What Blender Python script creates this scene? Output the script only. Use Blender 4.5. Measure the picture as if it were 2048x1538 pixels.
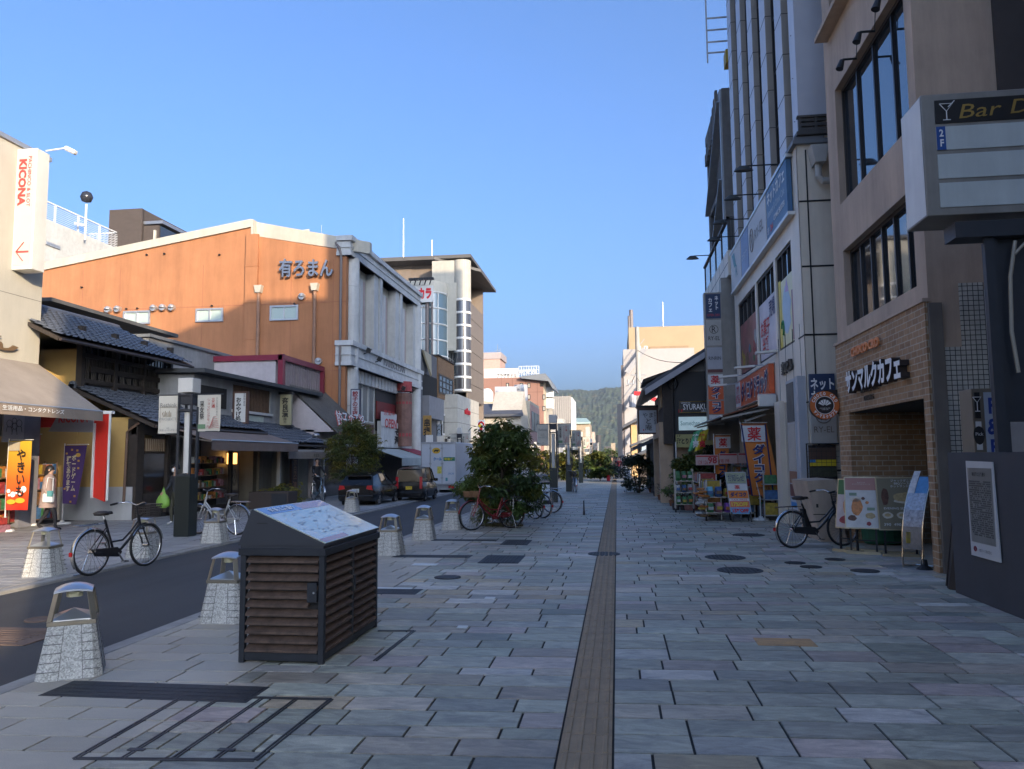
# Shopping street at a low winter sun: setting, buildings, street furniture, goods, vehicles, people. (whitespace trimmed to fit the size limit)
import bpy,bmesh,math,random
from mathutils import Vector,Matrix,noise
random.seed(7)
R_=math.radians
for o in list(bpy.data.objects):bpy.data.objects.remove(o)
C=bpy.context.scene.collection
SC=bpy.context.scene
FPX,PW,PH,EYE=1550.0,2048.0,1538.0,1.68
YAW,PIT,ROL=R_(7.6357),R_(5.4113),R_(0.5)
FW=Vector((-math.sin(YAW)*math.cos(PIT),math.cos(YAW)*math.cos(PIT),math.sin(PIT)))
_r=Vector((math.cos(YAW),math.sin(YAW),0));_u=_r.cross(FW)
RT=_r*math.cos(ROL)-_u*math.sin(ROL)
UP=_r*math.sin(ROL)+_u*math.cos(ROL)
CAM=Vector((0,0,EYE))
cam=bpy.data.cameras.new('camera');co=bpy.data.objects.new('camera',cam);C.objects.link(co)
m4=Matrix.Identity(4)
for i in range(3):
 m4[i][0]=RT[i];m4[i][1]=UP[i];m4[i][2]=-FW[i];m4[i][3]=CAM[i]
co.matrix_world=m4
cam.sensor_width=36;cam.lens=36*FPX/PW;cam.clip_end=9000;cam.clip_start=0.05
SC.camera=co
SUN_EL,SUN_AZ=13.4,143.0
w=bpy.data.worlds.new('World');SC.world=w;w.use_nodes=True
nt=w.node_tree;bg=nt.nodes['Background']
sky=nt.nodes.new('ShaderNodeTexSky');sky.sky_type='NISHITA';sky.sun_disc=False
sky.sun_elevation=R_(SUN_EL);sky.sun_rotation=R_(SUN_AZ)
sky.altitude=0;sky.air_density=0.75;sky.dust_density=6.5;sky.ozone_density=5.4
nt.links.new(sky.outputs[0],bg.inputs[0]);bg.inputs[1].default_value=0.15
sl=bpy.data.lights.new('sun','SUN');sl.energy=2.0;sl.angle=R_(0.5);sl.color=(1.0,0.80,0.56)
so=bpy.data.objects.new('sun',sl);C.objects.link(so)
sd=Vector((math.sin(R_(SUN_AZ))*math.cos(R_(SUN_EL)),math.cos(R_(SUN_AZ))*math.cos(R_(SUN_EL)),math.sin(R_(SUN_EL))))
so.rotation_euler=sd.to_track_quat('Z','Y').to_euler();so.location=(20,-30,40)
SC.view_settings.view_transform='Standard';SC.view_settings.look='None'
SC.view_settings.exposure=1.65;SC.view_settings.gamma=1
SC.cycles.max_bounces=6;SC.cycles.diffuse_bounces=4;SC.cycles.glossy_bounces=3
SC.cycles.transmission_bounces=3;SC.cycles.volume_bounces=0
SC.cycles.sample_clamp_indirect=6;SC.cycles.caustics_reflective=False;SC.cycles.caustics_refractive=False
SC.cycles.use_denoising=True
def ray(x,y):return FW+RT*((x-PW/2)/FPX)-UP*((y-PH/2)/FPX)
def GP(x,y,z=0.0):
 d=ray(x,y);return CAM+d*((z-EYE)/d.z)
def AY(x,y,Y):
 d=ray(x,y);return CAM+d*(Y/d.y)
def AX(x,y,X):
 d=ray(x,y);return CAM+d*(X/d.x)
def RX(X,x0,y0,x1,y1):
 a,b=AX(x0,y0,X),AX(x1,y1,X)
 return min(a.y,b.y),min(a.z,b.z),max(a.y,b.y),max(a.z,b.z)
def RY(Y,x0,y0,x1,y1):
 a,b=AY(x0,y0,Y),AY(x1,y1,Y)
 return min(a.x,b.x),min(a.z,b.z),max(a.x,b.x),max(a.z,b.z)
MATS={}
def nodes(name):
 m=bpy.data.materials.new(name);m.use_nodes=True
 t=m.node_tree;b=t.nodes['Principled BSDF']
 return m,t,b
def N(t,typ,**kw):
 n=t.nodes.new(typ)
 for k,v in kw.items():
  if k.startswith('i_'):n.inputs[k[2:].replace('_',' ')].default_value=v
  else:setattr(n,k,v)
 return n
def mix(t,a,b,fac,mode='MIX'):
 n=t.nodes.new('ShaderNodeMix');n.data_type='RGBA';n.blend_type=mode
 for s,v in((0,fac),(6,a),(7,b)):
  if hasattr(v,'is_output'):t.links.new(v,n.inputs[s])
  else:n.inputs[s].default_value=(v if s==0 else(*v[:3],1))
 return n.outputs[2]
def ramp(t,src,p0,p1,c0=(0,0,0),c1=(1,1,1)):
 r=t.nodes.new('ShaderNodeValToRGB');t.links.new(src,r.inputs[0])
 e=r.color_ramp.elements;e[0].position=p0;e[1].position=p1
 e[0].color=(*c0,1);e[1].color=(*c1,1);return r.outputs[0]
def objco(t,scale=(1,1,1)):
 tc=t.nodes.new('ShaderNodeTexCoord');mp=t.nodes.new('ShaderNodeMapping')
 mp.inputs['Scale'].default_value=scale;t.links.new(tc.outputs['Object'],mp.inputs[0]);return mp.outputs[0]
def nz(t,co_,scale,detail=4,rough=.6):
 n=N(t,'ShaderNodeTexNoise');n.inputs['Scale'].default_value=scale
 n.inputs['Detail'].default_value=detail;n.inputs['Roughness'].default_value=rough
 t.links.new(co_,n.inputs['Vector']);return n.outputs['Fac']
def bumpit(t,b,src,strength,dist=.01):
 n=N(t,'ShaderNodeBump');n.inputs['Strength'].default_value=strength;n.inputs['Distance'].default_value=dist
 t.links.new(src,n.inputs['Height']);t.links.new(n.outputs[0],b.inputs['Normal'])
def mat(name,c,rough=.7,metal=0.,var=.12,scale=3.,bump=0.,bscale=60.,stain=0.,emit=0.,spec=.5,coat=0.,attr=None,bdist=.01):
 if name in MATS:return MATS[name]
 if c==(1,1,1):print('UNDEFINED',name)
 m,t,b=nodes(name);co_=objco(t)
 base=(*c,1)
 src=None
 if attr:
  a=N(t,'ShaderNodeAttribute',attribute_name=attr);src=a.outputs['Color']
 if var:
  f=nz(t,co_,scale);k=ramp(t,f,.25,.75,(1-var,)*3,(1+var,)*3)
  src=mix(t,src if src else c,k,1.0,'MULTIPLY')
 if stain:
  f2=nz(t,objco(t,(1.0,1.0,.10)),1.3,8,.75)
  src=mix(t,src if src else c,ramp(t,f2,.36,.62,(1-stain,)*3,(1.02,)*3),1.0,'MULTIPLY')
  f3=nz(t,co_,.9,6,.65)
  src=mix(t,src,ramp(t,f3,.35,.65,(1-stain*.5,)*3,(1.03,)*3),1.0,'MULTIPLY')
 if src is not None:t.links.new(src,b.inputs['Base Color'])
 else:b.inputs['Base Color'].default_value=base
 b.inputs['Roughness'].default_value=rough;b.inputs['Metallic'].default_value=metal
 b.inputs['Specular IOR Level'].default_value=spec;b.inputs['Coat Weight'].default_value=coat
 if bump:bumpit(t,b,nz(t,co_,bscale,3),bump,bdist)
 if emit:
  b.inputs['Emission Color'].default_value=base;b.inputs['Emission Strength'].default_value=emit
 MATS[name]=m;return m
def uvw(t,plane):
 tc=t.nodes.new('ShaderNodeTexCoord');s=t.nodes.new('ShaderNodeSeparateXYZ');c=t.nodes.new('ShaderNodeCombineXYZ')
 t.links.new(tc.outputs['Object'],s.inputs[0])
 if plane=='any':
  ad=N(t,'ShaderNodeMath',operation='ADD');t.links.new(s.outputs[0],ad.inputs[0]);t.links.new(s.outputs[1],ad.inputs[1])
  t.links.new(ad.outputs[0],c.inputs[0]);t.links.new(s.outputs[2],c.inputs[1])
 else:
  a,b={'x':(1,2),'y':(0,2),'z':(0,1)}[plane]
  t.links.new(s.outputs[a],c.inputs[0]);t.links.new(s.outputs[b],c.inputs[1])
 return c.outputs[0]
def brick(name,plane,bw,bh,c1,c2,mortar,msize=.01,off=.5,rough=.75,bump=.6,var=.15,stain=0.,wob=0.):
 if name in MATS:return MATS[name]
 m,t,b=nodes(name);u=uvw(t,plane)
 if wob:
  nn=N(t,'ShaderNodeTexNoise');nn.inputs['Scale'].default_value=7;t.links.new(u,nn.inputs['Vector'])
  u=mix(t,u,nn.outputs['Color'],wob,'LINEAR_LIGHT')
 k=N(t,'ShaderNodeTexBrick',offset=off,squash=1)
 t.links.new(u,k.inputs['Vector'])
 k.inputs['Color1'].default_value=(*c1,1);k.inputs['Color2'].default_value=(*c2,1);k.inputs['Mortar'].default_value=(*mortar,1)
 k.inputs['Scale'].default_value=1;k.inputs['Mortar Size'].default_value=msize;k.inputs['Mortar Smooth'].default_value=.2
 k.inputs['Brick Width'].default_value=bw;k.inputs['Row Height'].default_value=bh;k.inputs['Bias'].default_value=0
 co_=objco(t)
 src=mix(t,k.outputs['Color'],ramp(t,nz(t,co_,9,6),.25,.75,(1-var,)*3,(1+var,)*3),1.,'MULTIPLY')
 if stain:
  f2=nz(t,objco(t,(2.2,2.2,.2)),1.4,6,.7)
  src=mix(t,src,ramp(t,f2,.38,.68,(1-stain,)*3,(1.03,)*3),1.,'MULTIPLY')
 t.links.new(src,b.inputs['Base Color']);b.inputs['Roughness'].default_value=rough
 inv=N(t,'ShaderNodeMath',operation='SUBTRACT');inv.inputs[0].default_value=1;t.links.new(k.outputs['Fac'],inv.inputs[1])
 bumpit(t,b,inv.outputs[0],bump,.012)
 MATS[name]=m;return m
def glass(name,c=(.02,.025,.03),rough=.04,spec=1.0):
 if name in MATS:return MATS[name]
 m,t,b=nodes(name)
 b.inputs['Base Color'].default_value=(*c,1);b.inputs['Roughness'].default_value=rough
 b.inputs['Specular IOR Level'].default_value=spec;b.inputs['IOR'].default_value=1.6
 bumpit(t,b,nz(t,objco(t),.55,1),.05,.05)
 MATS[name]=m;return m
INV={}
class MB:
 def __init__(s):s.v=[];s.f=[];s.mi=[];s.c=[];s.col=None;s.cols=[]
 def face(s,pts,mi=0):
  b=len(s.v);s.v+=[tuple(p) for p in pts];s.f.append(tuple(range(b,b+len(pts))));s.mi.append(mi);s.cols.append(s.col)
  return s
 def grid(s,rows,mi=0,close=False):
  b=len(s.v);n=len(rows[0])
  for r in rows:s.v+=[tuple(p) for p in r]
  for i in range(len(rows)-1):
   for j in range(n if close else n-1):
    k=(j+1)%n
    s.f.append((b+i*n+j,b+i*n+k,b+(i+1)*n+k,b+(i+1)*n+j));s.mi.append(mi);s.cols.append(s.col)
  return s
 def box(s,x0,y0,z0,x1,y1,z1,mi=0):
  if x0>x1:x0,x1=x1,x0
  if y0>y1:y0,y1=y1,y0
  if z0>z1:z0,z1=z1,z0
  b=len(s.v)
  s.v+=[(x0,y0,z0),(x1,y0,z0),(x1,y1,z0),(x0,y1,z0),(x0,y0,z1),(x1,y0,z1),(x1,y1,z1),(x0,y1,z1)]
  for q in((0,3,2,1),(4,5,6,7),(0,1,5,4),(1,2,6,5),(2,3,7,6),(3,0,4,7)):
   s.f.append(tuple(b+i for i in q));s.mi.append(mi);s.cols.append(s.col)
  return s
 def obox(s,M,sx,sy,sz,mi=0):
  t=MB();t.box(-sx/2,-sy/2,-sz/2,sx/2,sy/2,sz/2,mi);t.col=s.col
  return s.add(t,M)
 def bar(s,a,b,wd,hh=None,mi=0,up=(0,0,1)):
  a,b=Vector(a),Vector(b);d=b-a;L=d.length
  if L<1e-6:return s
  z=d/L;up=Vector(up)
  if abs(z.dot(up))>.98:up=Vector((1,0,0))
  x=up.cross(z).normalized();y=z.cross(x)
  M=Matrix(((x.x,y.x,z.x,0),(x.y,y.y,z.y,0),(x.z,y.z,z.z,0),(0,0,0,1)))
  M.translation=(a+b)/2
  return s.obox(M,wd,hh or wd,L,mi)
 def add(s,o,M=None):
  b=len(s.v)
  s.v+=[tuple(M@Vector(p)) for p in o.v] if M is not None else o.v
  s.f+=[tuple(b+i for i in q) for q in o.f];s.mi+=o.mi;s.cols+=[c or s.col for c in o.cols]
  return s
 def tube(s,pts,r,n=6,close=False,mi=0,caps=True):
  pts=[Vector(p) for p in pts];rows=[];prev=None;L=len(pts)
  for i,p in enumerate(pts):
   if close:d=pts[(i+1)%L]-pts[i-1]
   else:d=pts[min(i+1,L-1)]-pts[max(i-1,0)]
   d.normalize()
   if prev is None:
    a=Vector((0,0,1)) if abs(d.z)<.9 else Vector((1,0,0));prev=a.cross(d).normalized()
   x=(prev-d*prev.dot(d)).normalized();y=d.cross(x);prev=x
   rr=r[i] if isinstance(r,(list,tuple)) else r
   rows.append([p+(x*math.cos(2*math.pi*k/n)+y*math.sin(2*math.pi*k/n))*rr for k in range(n)])
  if close:rows.append(rows[0])
  s.grid(rows,mi,True)
  if caps and not close:s.face(rows[0][::-1],mi);s.face(rows[-1],mi)
  return s
 def cyl(s,a,b,r,r2=None,n=12,mi=0):return s.tube([a,b],[r,r if r2 is None else r2],n,False,mi)
 def lathe(s,prof,n=16,c=(0,0,0),mi=0,sx=1,sy=1):
  return s.grid([[(c[0]+r*sx*math.cos(2*math.pi*k/n),c[1]+r*sy*math.sin(2*math.pi*k/n),c[2]+z) for k in range(n)] for r,z in prof],mi,True)
 def prism(s,pts,d,mi=0):
  pts=[Vector(p) for p in pts];d=Vector(d);q=[p+d for p in pts];n=len(pts)
  nrm=(pts[1]-pts[0]).cross(pts[2]-pts[0])
  if nrm.dot(d)>0:pts,q=pts[::-1],q[::-1]
  s.face(pts,mi);s.face(q[::-1],mi)
  for i in range(n):
   j=(i+1)%n;s.face([pts[j],pts[i],q[i],q[j]],mi)
  return s
 def build(s,name,mats,parent=None,world=False,smooth=False,bevel=0.,merge=False,seg=1):
  me=bpy.data.meshes.new(name);v=s.v;off=None
  if parent is not None:
   if world:
    M=INV[parent.name];v=[tuple(M@Vector(p)) for p in v]
  elif v:
   xs=[p[0] for p in v];ys=[p[1] for p in v];z0=min(p[2] for p in v)
   off=Vector(((min(xs)+max(xs))/2,(min(ys)+max(ys))/2,z0));v=[(p[0]-off.x,p[1]-off.y,p[2]-off.z) for p in v]
  me.from_pydata(v,[],s.f)
  if not isinstance(mats,(list,tuple)):mats=[mats]
  for m in mats:me.materials.append(m)
  me.polygons.foreach_set('material_index',s.mi)
  if any(c is not None for c in s.cols):
   a=me.color_attributes.new('tint','FLOAT_COLOR','CORNER')
   for p,c in zip(me.polygons,s.cols):
    for li in p.loop_indices:a.data[li].color=(*(c or(1,1,1)),1)
  if merge:
   bm=bmesh.new();bm.from_mesh(me);bmesh.ops.remove_doubles(bm,verts=bm.verts,dist=1e-4);bm.to_mesh(me);bm.free()
  if smooth:me.polygons.foreach_set('use_smooth',[True]*len(me.polygons))
  me.update()
  o=bpy.data.objects.new(name,me);C.objects.link(o)
  if parent is not None:o.parent=parent;INV[o.name]=INV[parent.name]
  else:
   if off is not None:o.location=off
   INV[o.name]=Matrix.Translation(-off) if off is not None else Matrix.Identity(4)
  if bevel:
   b=o.modifiers.new('bevel','BEVEL');b.width=bevel;b.segments=seg;b.limit_method='ANGLE';b.angle_limit=R_(40)
  return o
def tag(o,label=None,cat=None,group=None,kind=None):
 if label:o['label']=label
 if cat:o['category']=cat
 if group:o['group']=group
 if kind:o['kind']=kind
 return o
def thing(name,label,cat,loc,rz=0.,group=None,sc=1.):
 o=bpy.data.objects.new(name,None);C.objects.link(o);o.empty_display_size=.2
 o.location=loc;o.rotation_euler=(0,0,rz);o.scale=(sc,sc,sc)
 M=Matrix.Translation(Vector(loc))@Matrix.Rotation(rz,4,'Z')@Matrix.Scale(sc,4)
 INV[o.name]=M.inverted()
 return tag(o,label,cat,group)
def copy_tree(o,parent=None,loc=None,rz=None,label=None):
 c=o.copy();C.objects.link(c)
 if parent is not None:c.parent=parent
 for ch in list(o.children):copy_tree(ch,c)
 if loc is not None:c.location=loc
 if rz is not None:c.rotation_euler=(0,0,rz)
 if label:c['label']=label
 return c
def struct(mb,name,m,**k):
 return tag(mb.build(name,m,**k),kind='structure')
def text(s,parent,c,r,u,wd,ht,m,ext=.004,bold=0.,vert=False,name='lettering',keep=False,world=True,align='CENTER'):
 """lettering as mesh, fitted into wd x ht round c; r and u are its right and up directions"""
 if vert:s='\n'.join(s)
 cu=bpy.data.curves.new('t','FONT');cu.body=s;cu.align_x=align;cu.space_line=.95 if vert else 1.0
 cu.offset=bold;cu.resolution_u=2;cu.size=1
 o=bpy.data.objects.new('t',cu);C.objects.link(o)
 dg=bpy.context.evaluated_depsgraph_get();me=bpy.data.meshes.new_from_object(o.evaluated_get(dg))
 bpy.data.objects.remove(o);bpy.data.curves.remove(cu)
 vs=[v.co.copy() for v in me.vertices];fs=[tuple(p.vertices) for p in me.polygons];bpy.data.meshes.remove(me)
 if not vs:return None
 x0,x1=min(v.x for v in vs),max(v.x for v in vs);y0,y1=min(v.y for v in vs),max(v.y for v in vs)
 kx,ky=wd/max(x1-x0,1e-6),ht/max(y1-y0,1e-6)
 if keep:kx=ky=min(kx,ky)
 c,r,u=Vector(c),Vector(r).normalized(),Vector(u).normalized();n=r.cross(u)
 mb=MB();mb.v=[tuple(c+r*((v.x-(x0+x1)/2)*kx)+u*((v.y-(y0+y1)/2)*ky)+n*ext) for v in vs];mb.f=fs
 mb.mi=[0]*len(fs);mb.cols=[None]*len(fs)
 if ext>.012:
  from collections import Counter
  ec=Counter()
  for f in fs:
   for i in range(len(f)):ec[frozenset((f[i],f[(i+1)%len(f)]))]+=1
  for f in fs:
   for i in range(len(f)):
    a,b=f[i],f[(i+1)%len(f)]
    if ec[frozenset((a,b))]==1:
     pa,pb=Vector(mb.v[a]),Vector(mb.v[b]);mb.face([pb,pa,pa-n*ext,pb-n*ext],1 if isinstance(m,(list,tuple)) else 0)
 return mb.build(name,m,parent,world=world)
XP,XM,YP,YM,ZP=(1,0,0),(-1,0,0),(0,1,0),(0,-1,0),(0,0,1)
def textY(s,parent,Y,x0,y0,x1,y1,m,**k):
 a=RY(Y,x0,y0,x1,y1);return text(s,parent,((a[0]+a[2])/2,Y,(a[1]+a[3])/2),XP,ZP,a[2]-a[0],a[3]-a[1],m,**k)
def textX(s,parent,X,x0,y0,x1,y1,m,face=1,**k):
 a=RX(X,x0,y0,x1,y1);return text(s,parent,(X,(a[0]+a[2])/2,(a[1]+a[3])/2),YP if face>0 else YM,ZP,a[2]-a[0],a[3]-a[1],m,**k)
def front(mb,ax,pos,sg,u0,v0,u1,v1,holes=(),dep=.15,mi=0,mr=None):
 """wall skin facing sg along axis ax, with reveals round its holes"""
 mr=mi if mr is None else mr
 us=sorted({u0,u1,*[h[0] for h in holes],*[h[2] for h in holes]});vs=sorted({v0,v1,*[h[1] for h in holes],*[h[3] for h in holes]})
 us=[u for u in us if u0<=u<=u1];vs=[v for v in vs if v0<=v<=v1]
 P=(lambda u,v,d=0:(pos-sg*d,u,v)) if ax=='x' else(lambda u,v,d=0:(u,pos-sg*d,v))
 for i in range(len(us)-1):
  for j in range(len(vs)-1):
   cu,cv=(us[i]+us[i+1])/2,(vs[j]+vs[j+1])/2
   if any(h[0]<cu<h[2] and h[1]<cv<h[3] for h in holes):continue
   mb.face([P(us[i],vs[j]),P(us[i+1],vs[j]),P(us[i+1],vs[j+1]),P(us[i],vs[j+1])],mi)
 for a,b,c,d in holes:
  q=[(a,b),(c,b),(c,d),(a,d)]
  for i in range(4):
   k=(i+1)%4;mb.face([P(*q[i]),P(*q[k]),P(*q[k],dep),P(*q[i],dep)],mr)
 return mb
def window(parent,ax,pos,sg,u0,v0,u1,v1,nu=2,nv=1,fm=None,gm=None,fw=.06,th=.06,pane=True):
 """framed window proud of plane pos: frame part, pane sub-part"""
 mb=MB()
 def B(a,b,c,d,t0,t1):
  if ax=='x':mb.box(pos+sg*t0,a,b,pos+sg*t1,c,d)
  else:mb.box(a,pos+sg*t0,b,c,pos+sg*t1,d)
 B(u0,v0,u0+fw,v1,0,th);B(u1-fw,v0,u1,v1,0,th);B(u0+fw,v0,u1-fw,v0+fw,0,th);B(u0+fw,v1-fw,u1-fw,v1,0,th)
 for i in range(1,nu):
  u=u0+(u1-u0)*i/nu;B(u-fw*.4,v0+fw,u+fw*.4,v1-fw,0,th*.9)
 for j in range(1,nv):
  v=v0+(v1-v0)*j/nv;B(u0+fw,v-fw*.35,u1-fw,v+fw*.35,0,th*.8)
 o=mb.build('window',fm,parent,world=True)
 if pane:
  g=MB()
  q=[(u0+fw,v0+fw),(u1-fw,v0+fw),(u1-fw,v1-fw),(u0+fw,v1-fw)]
  if(sg>0)==(ax=='x'):pass
  else:q=q[::-1]
  g.face([((pos+sg*.02,a,b) if ax=='x' else(a,pos+sg*.02,b)) for a,b in q])
  g.build('pane',gm,o,world=True)
 return o
M=mat
white=M('white_paint',(.72,.71,.68),.55,var=.06,stain=.12)
black=M('black_metal',(.012,.012,.013),.45,var=.1)
dark_steel=M('dark_steel',(.035,.038,.045),.5,.3,var=.12)
steel=M('steel',(.42,.42,.42),.38,.8,var=.08)
alu=M('aluminium',(.55,.55,.54),.4,.7,var=.06)
pane=glass('window_glass')
pane_pale=glass('frosted_glass',(.42,.5,.45),.2,.6)
ink=M('black_ink',(.015,.014,.014),.6,var=0)
white_ink=M('white_ink',(.8,.8,.78),.6,var=0)
red_ink=M('red_ink',(.55,.02,.025),.55,var=0)
navy=M('navy_ink',(.015,.025,.12),.55,var=0)
rubber=M('black_rubber',(.012,.012,.012),.7,var=0)
KN,KF=-4.65,-8.06
SK=.052
def attr_stone(name,rough,bstr,streak):
 m,t,b=nodes(name);a=N(t,'ShaderNodeAttribute',attribute_name='tint')
 tc=t.nodes.new('ShaderNodeTexCoord')
 mp=N(t,'ShaderNodeMapping');mp.inputs['Scale'].default_value=(1.2,3.2,1);mp.inputs['Rotation'].default_value=(0,0,.5)
 t.links.new(tc.outputs['Object'],mp.inputs[0])
 ad=N(t,'ShaderNodeVectorMath',operation='MULTIPLY_ADD');t.links.new(a.outputs['Color'],ad.inputs[0])
 ad.inputs[1].default_value=(61,83,47);t.links.new(mp.outputs[0],ad.inputs[2])
 n1=N(t,'ShaderNodeTexNoise');n1.inputs['Scale'].default_value=3.2;n1.inputs['Detail'].default_value=7;n1.inputs['Roughness'].default_value=.62
 n1.inputs['Distortion'].default_value=1.1
 t.links.new(ad.outputs[0],n1.inputs['Vector'])
 n2=nz(t,tc.outputs['Object'],130,3);n3=nz(t,tc.outputs['Object'],.5,4)
 c=mix(t,a.outputs['Color'],ramp(t,n1.outputs['Fac'],.28,.74,(1-streak,)*3,(1+streak,1+streak,1+streak*.95)),1.,'MULTIPLY')
 c=mix(t,c,ramp(t,n3,.3,.7,(.82,.82,.83),(1.1,1.09,1.06)),1.,'MULTIPLY')
 c=mix(t,c,ramp(t,n2,.3,.7,(.88,)*3,(1.1,)*3),1.,'MULTIPLY')
 t.links.new(c,b.inputs['Base Color'])
 r=ramp(t,n1.outputs['Fac'],.3,.7,(rough-.1,)*3,(rough+.12,)*3);t.links.new(r,b.inputs['Roughness'])
 hh=mix(t,n1.outputs['Fac'],n2,.25);bumpit(t,b,hh,bstr,.012)
 return m
slate=attr_stone('slate_paving',.55,.8,.45)
granite_slab=attr_stone('granite_paving',.6,.25,.10)
asphalt=None
def make_asphalt():
 m,t,b=nodes('asphalt');co_=objco(t)
 c=mix(t,(.05,.05,.051),ramp(t,nz(t,co_,90,4,.8),.35,.7,(.6,)*3,(1.6,)*3),1.,'MULTIPLY')
 c=mix(t,c,ramp(t,nz(t,objco(t,(1.5,.12,1)),1.2,4),.3,.7,(.85,)*3,(1.15,)*3),1.,'MULTIPLY')
 t.links.new(c,b.inputs['Base Color']);b.inputs['Roughness'].default_value=.75
 bumpit(t,b,nz(t,co_,110,3,.8),.6,.01);return m
asphalt=make_asphalt()
earth=M('earth',(.12,.115,.10),.9,var=.3,scale=.05)
joint=M('paving_joint',(.022,.022,.023),.9,var=.3,scale=8)
kerb_m=M('kerb_granite',(.30,.29,.27),.8,var=.22,scale=5,bump=.3,bscale=150)
struct(MB().face([(-6000,-800,-.12),(6000,-800,-.12),(6000,7000,-.12),(-6000,7000,-.12)]),'ground',earth)
struct(MB().face([(KF+.02,-30,-.055),(KN-.02,-30,-.055),(KN-.02,420,-.055),(KF+.02,420,-.055)]),'road',asphalt)
b=MB()
b.box(KN-.02,-30,-.2,KN+.16,420,-.004);b.box(KF-.16,-30,-.2,KF+.02,420,-.004)
struct(b,'kerb',kerb_m,bevel=.015)
for nm,x0,x1 in(('sidewalk_base_near',KN+.16,60),('sidewalk_base_far',-70,KF-.16)):
 struct(MB().face([(x0,-40,-.012),(x1,-40,-.012),(x1,420,-.012),(x0,420,-.012)]),nm,joint)
rnd=random.Random(3)
def slate_tint():
 k=rnd.random();g=rnd.uniform(.27,.43)
 if k<.44:c=(g*1.0,g*1.0,g*.83)
 elif k<.72:c=(g*1.12,g,g*.82)
 elif k<.80:c=(g*1.2,g*1.03,g*.93)
 elif k<.86:c=(g*.72,g*.72,g*.64)
 elif k<.95:c=(g*1.25,g*1.2,g*1.1)
 else:c=(g*1.2,g*1.0,g*.68)
 return tuple(v+rnd.uniform(-.006,.006) for v in c)
def granite_tint():
 g=rnd.uniform(.36,.45);return(g*1.07,g*.98,g*.82)
def pave(x0,x1,y0,y1,tint,L,rows,skip=(),gap=.009,top=0.0,zj=.0015):
 mb=MB();y=y0;i=0
 while y<y1:
  hgt=rnd.choice(rows);x=x0-(rnd.random()*L)
  while x<x1:
   a,e=max(x,x0),min(x+L,x1);x+=L
   if x1-e<.12:e=x1
   if e==x1:x=x1
   if a==x0 and e-a<.12 and e<x1:x=x0-L*.2;a=x0;e=x+L;x+=L
   cx,cy=(a+e)/2,y+hgt/2
   if any(p[0]<cx<p[2] and p[1]<cy<p[3] for p in skip):continue
   t=tint();z=top+rnd.uniform(-zj,zj)
   g2=gap*(1 if y<25 else.6)
   q=[(a+g2,y+g2),(e-g2,y+g2),(e-g2,y+hgt-g2),(a+g2,y+hgt-g2)]
   q=[(p[0],p[1]+SK*p[0],z) for p in q]
   mb.col=t;mb.face(q)
   if y<16:
    for k in range(4):
     j=(k+1)%4;mb.face([q[k][:2]+(z-.02,),q[j][:2]+(z-.02,),q[j],q[k]])
  y+=hgt;i+=1
 return mb
TX0,TX1=-.365,-.065
b=pave(-2.95,TX0-.005,2.2,78,slate_tint,.58,(.30,.30,.20,.28,.36))
b.add(pave(TX1+.005,4.7,2.2,78,slate_tint,.58,(.30,.30,.20,.28,.36)))
b.add(pave(4.7,9,2.2,14,slate_tint,.58,(.30,.2)))
b.col=(.42,.25,.11)
o1=GP(1500,1277);o2=GP(1640,1297)
b.box(o1.x+.03,o1.y-.26,-.01,o2.x,o1.y+.02,.0045)
struct(b,'pavement',slate)
b=pave(KN+.17,-2.95,2.2,78,granite_tint,.62,(.31,.31,.24))
struct(b,'kerbside_pavement',granite_slab)
b=pave(-15.5,KF-.17,5,70,lambda:(lambda g:(g*1.02,g,g*.97))(rnd.uniform(.30,.42)),.62,(.31,.31,.24))
struct(b,'far_pavement',granite_slab)
b=MB()
b.face([(KN+.17,78,.0),(9,78,.0),(9,420,.0),(KN+.17,420,.0)]);b.face([(-15.5,70,0),(KF-.17,70,0),(KF-.17,420,0),(-15.5,420,0)])
struct(b,'distant_pavement',M('distant_pavement',(.27,.27,.27),.7,var=.2,scale=1.5))
b=MB();tact=M('tactile_block',(.27,.20,.125),.75,var=.18,scale=6,bump=.4,bscale=180)
y=2.2
while y<95:
 g=.004
 b.box(TX0,y+g,-.01,TX1,y+.3-g,.003)
 for k in range(4):
  x=TX0+.0375+k*.075
  if y<55:b.prism([(x-.017,y+.015,.003),(x+.017,y+.015,.003),(x+.011,y+.02,.009),(x-.011,y+.02,.009)],(0,.27,0))
 y+=.3
struct(b,'tactile_paving',tact)
iron=M('cast_iron',(.045,.047,.05),.6,.4,var=.3,scale=10,bump=.5,bscale=90)
def plate(x0,y0,x1,y1,label,grp=None,z=.006):
 mb=MB();mb.box(x0,y0,-.02,x1,y1,z)
 for i in range(1,4):
  yy=y0+(y1-y0)*i/4;mb.box(x0+.02,yy-.008,z,x1-.02,yy+.008,z+.003)
 mb.box(x0-.03,y0-.03,-.015,x1+.03,y1+.03,z-.003)
 return tag(mb.build('drain_cover',iron,bevel=.002),label,'drain cover',grp)
P0,P1=GP(215,1372),GP(525,1340)
plate(-4.15,5.30,-2.62,5.62,'dark drain cover crossing the slabs beside the nearest bollard')
plate(-3.5,9.6,-2.55,9.95,'dark drain cover running out from behind the map cabinet')
plate(-3.85,13.15,-2.55,13.45,'dark drain cover beside the bollard right behind the map cabinet')
plate(-3.8,15.8,-2.5,16.05,'dark drain cover beside the fourth bollard along the kerb')
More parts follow.
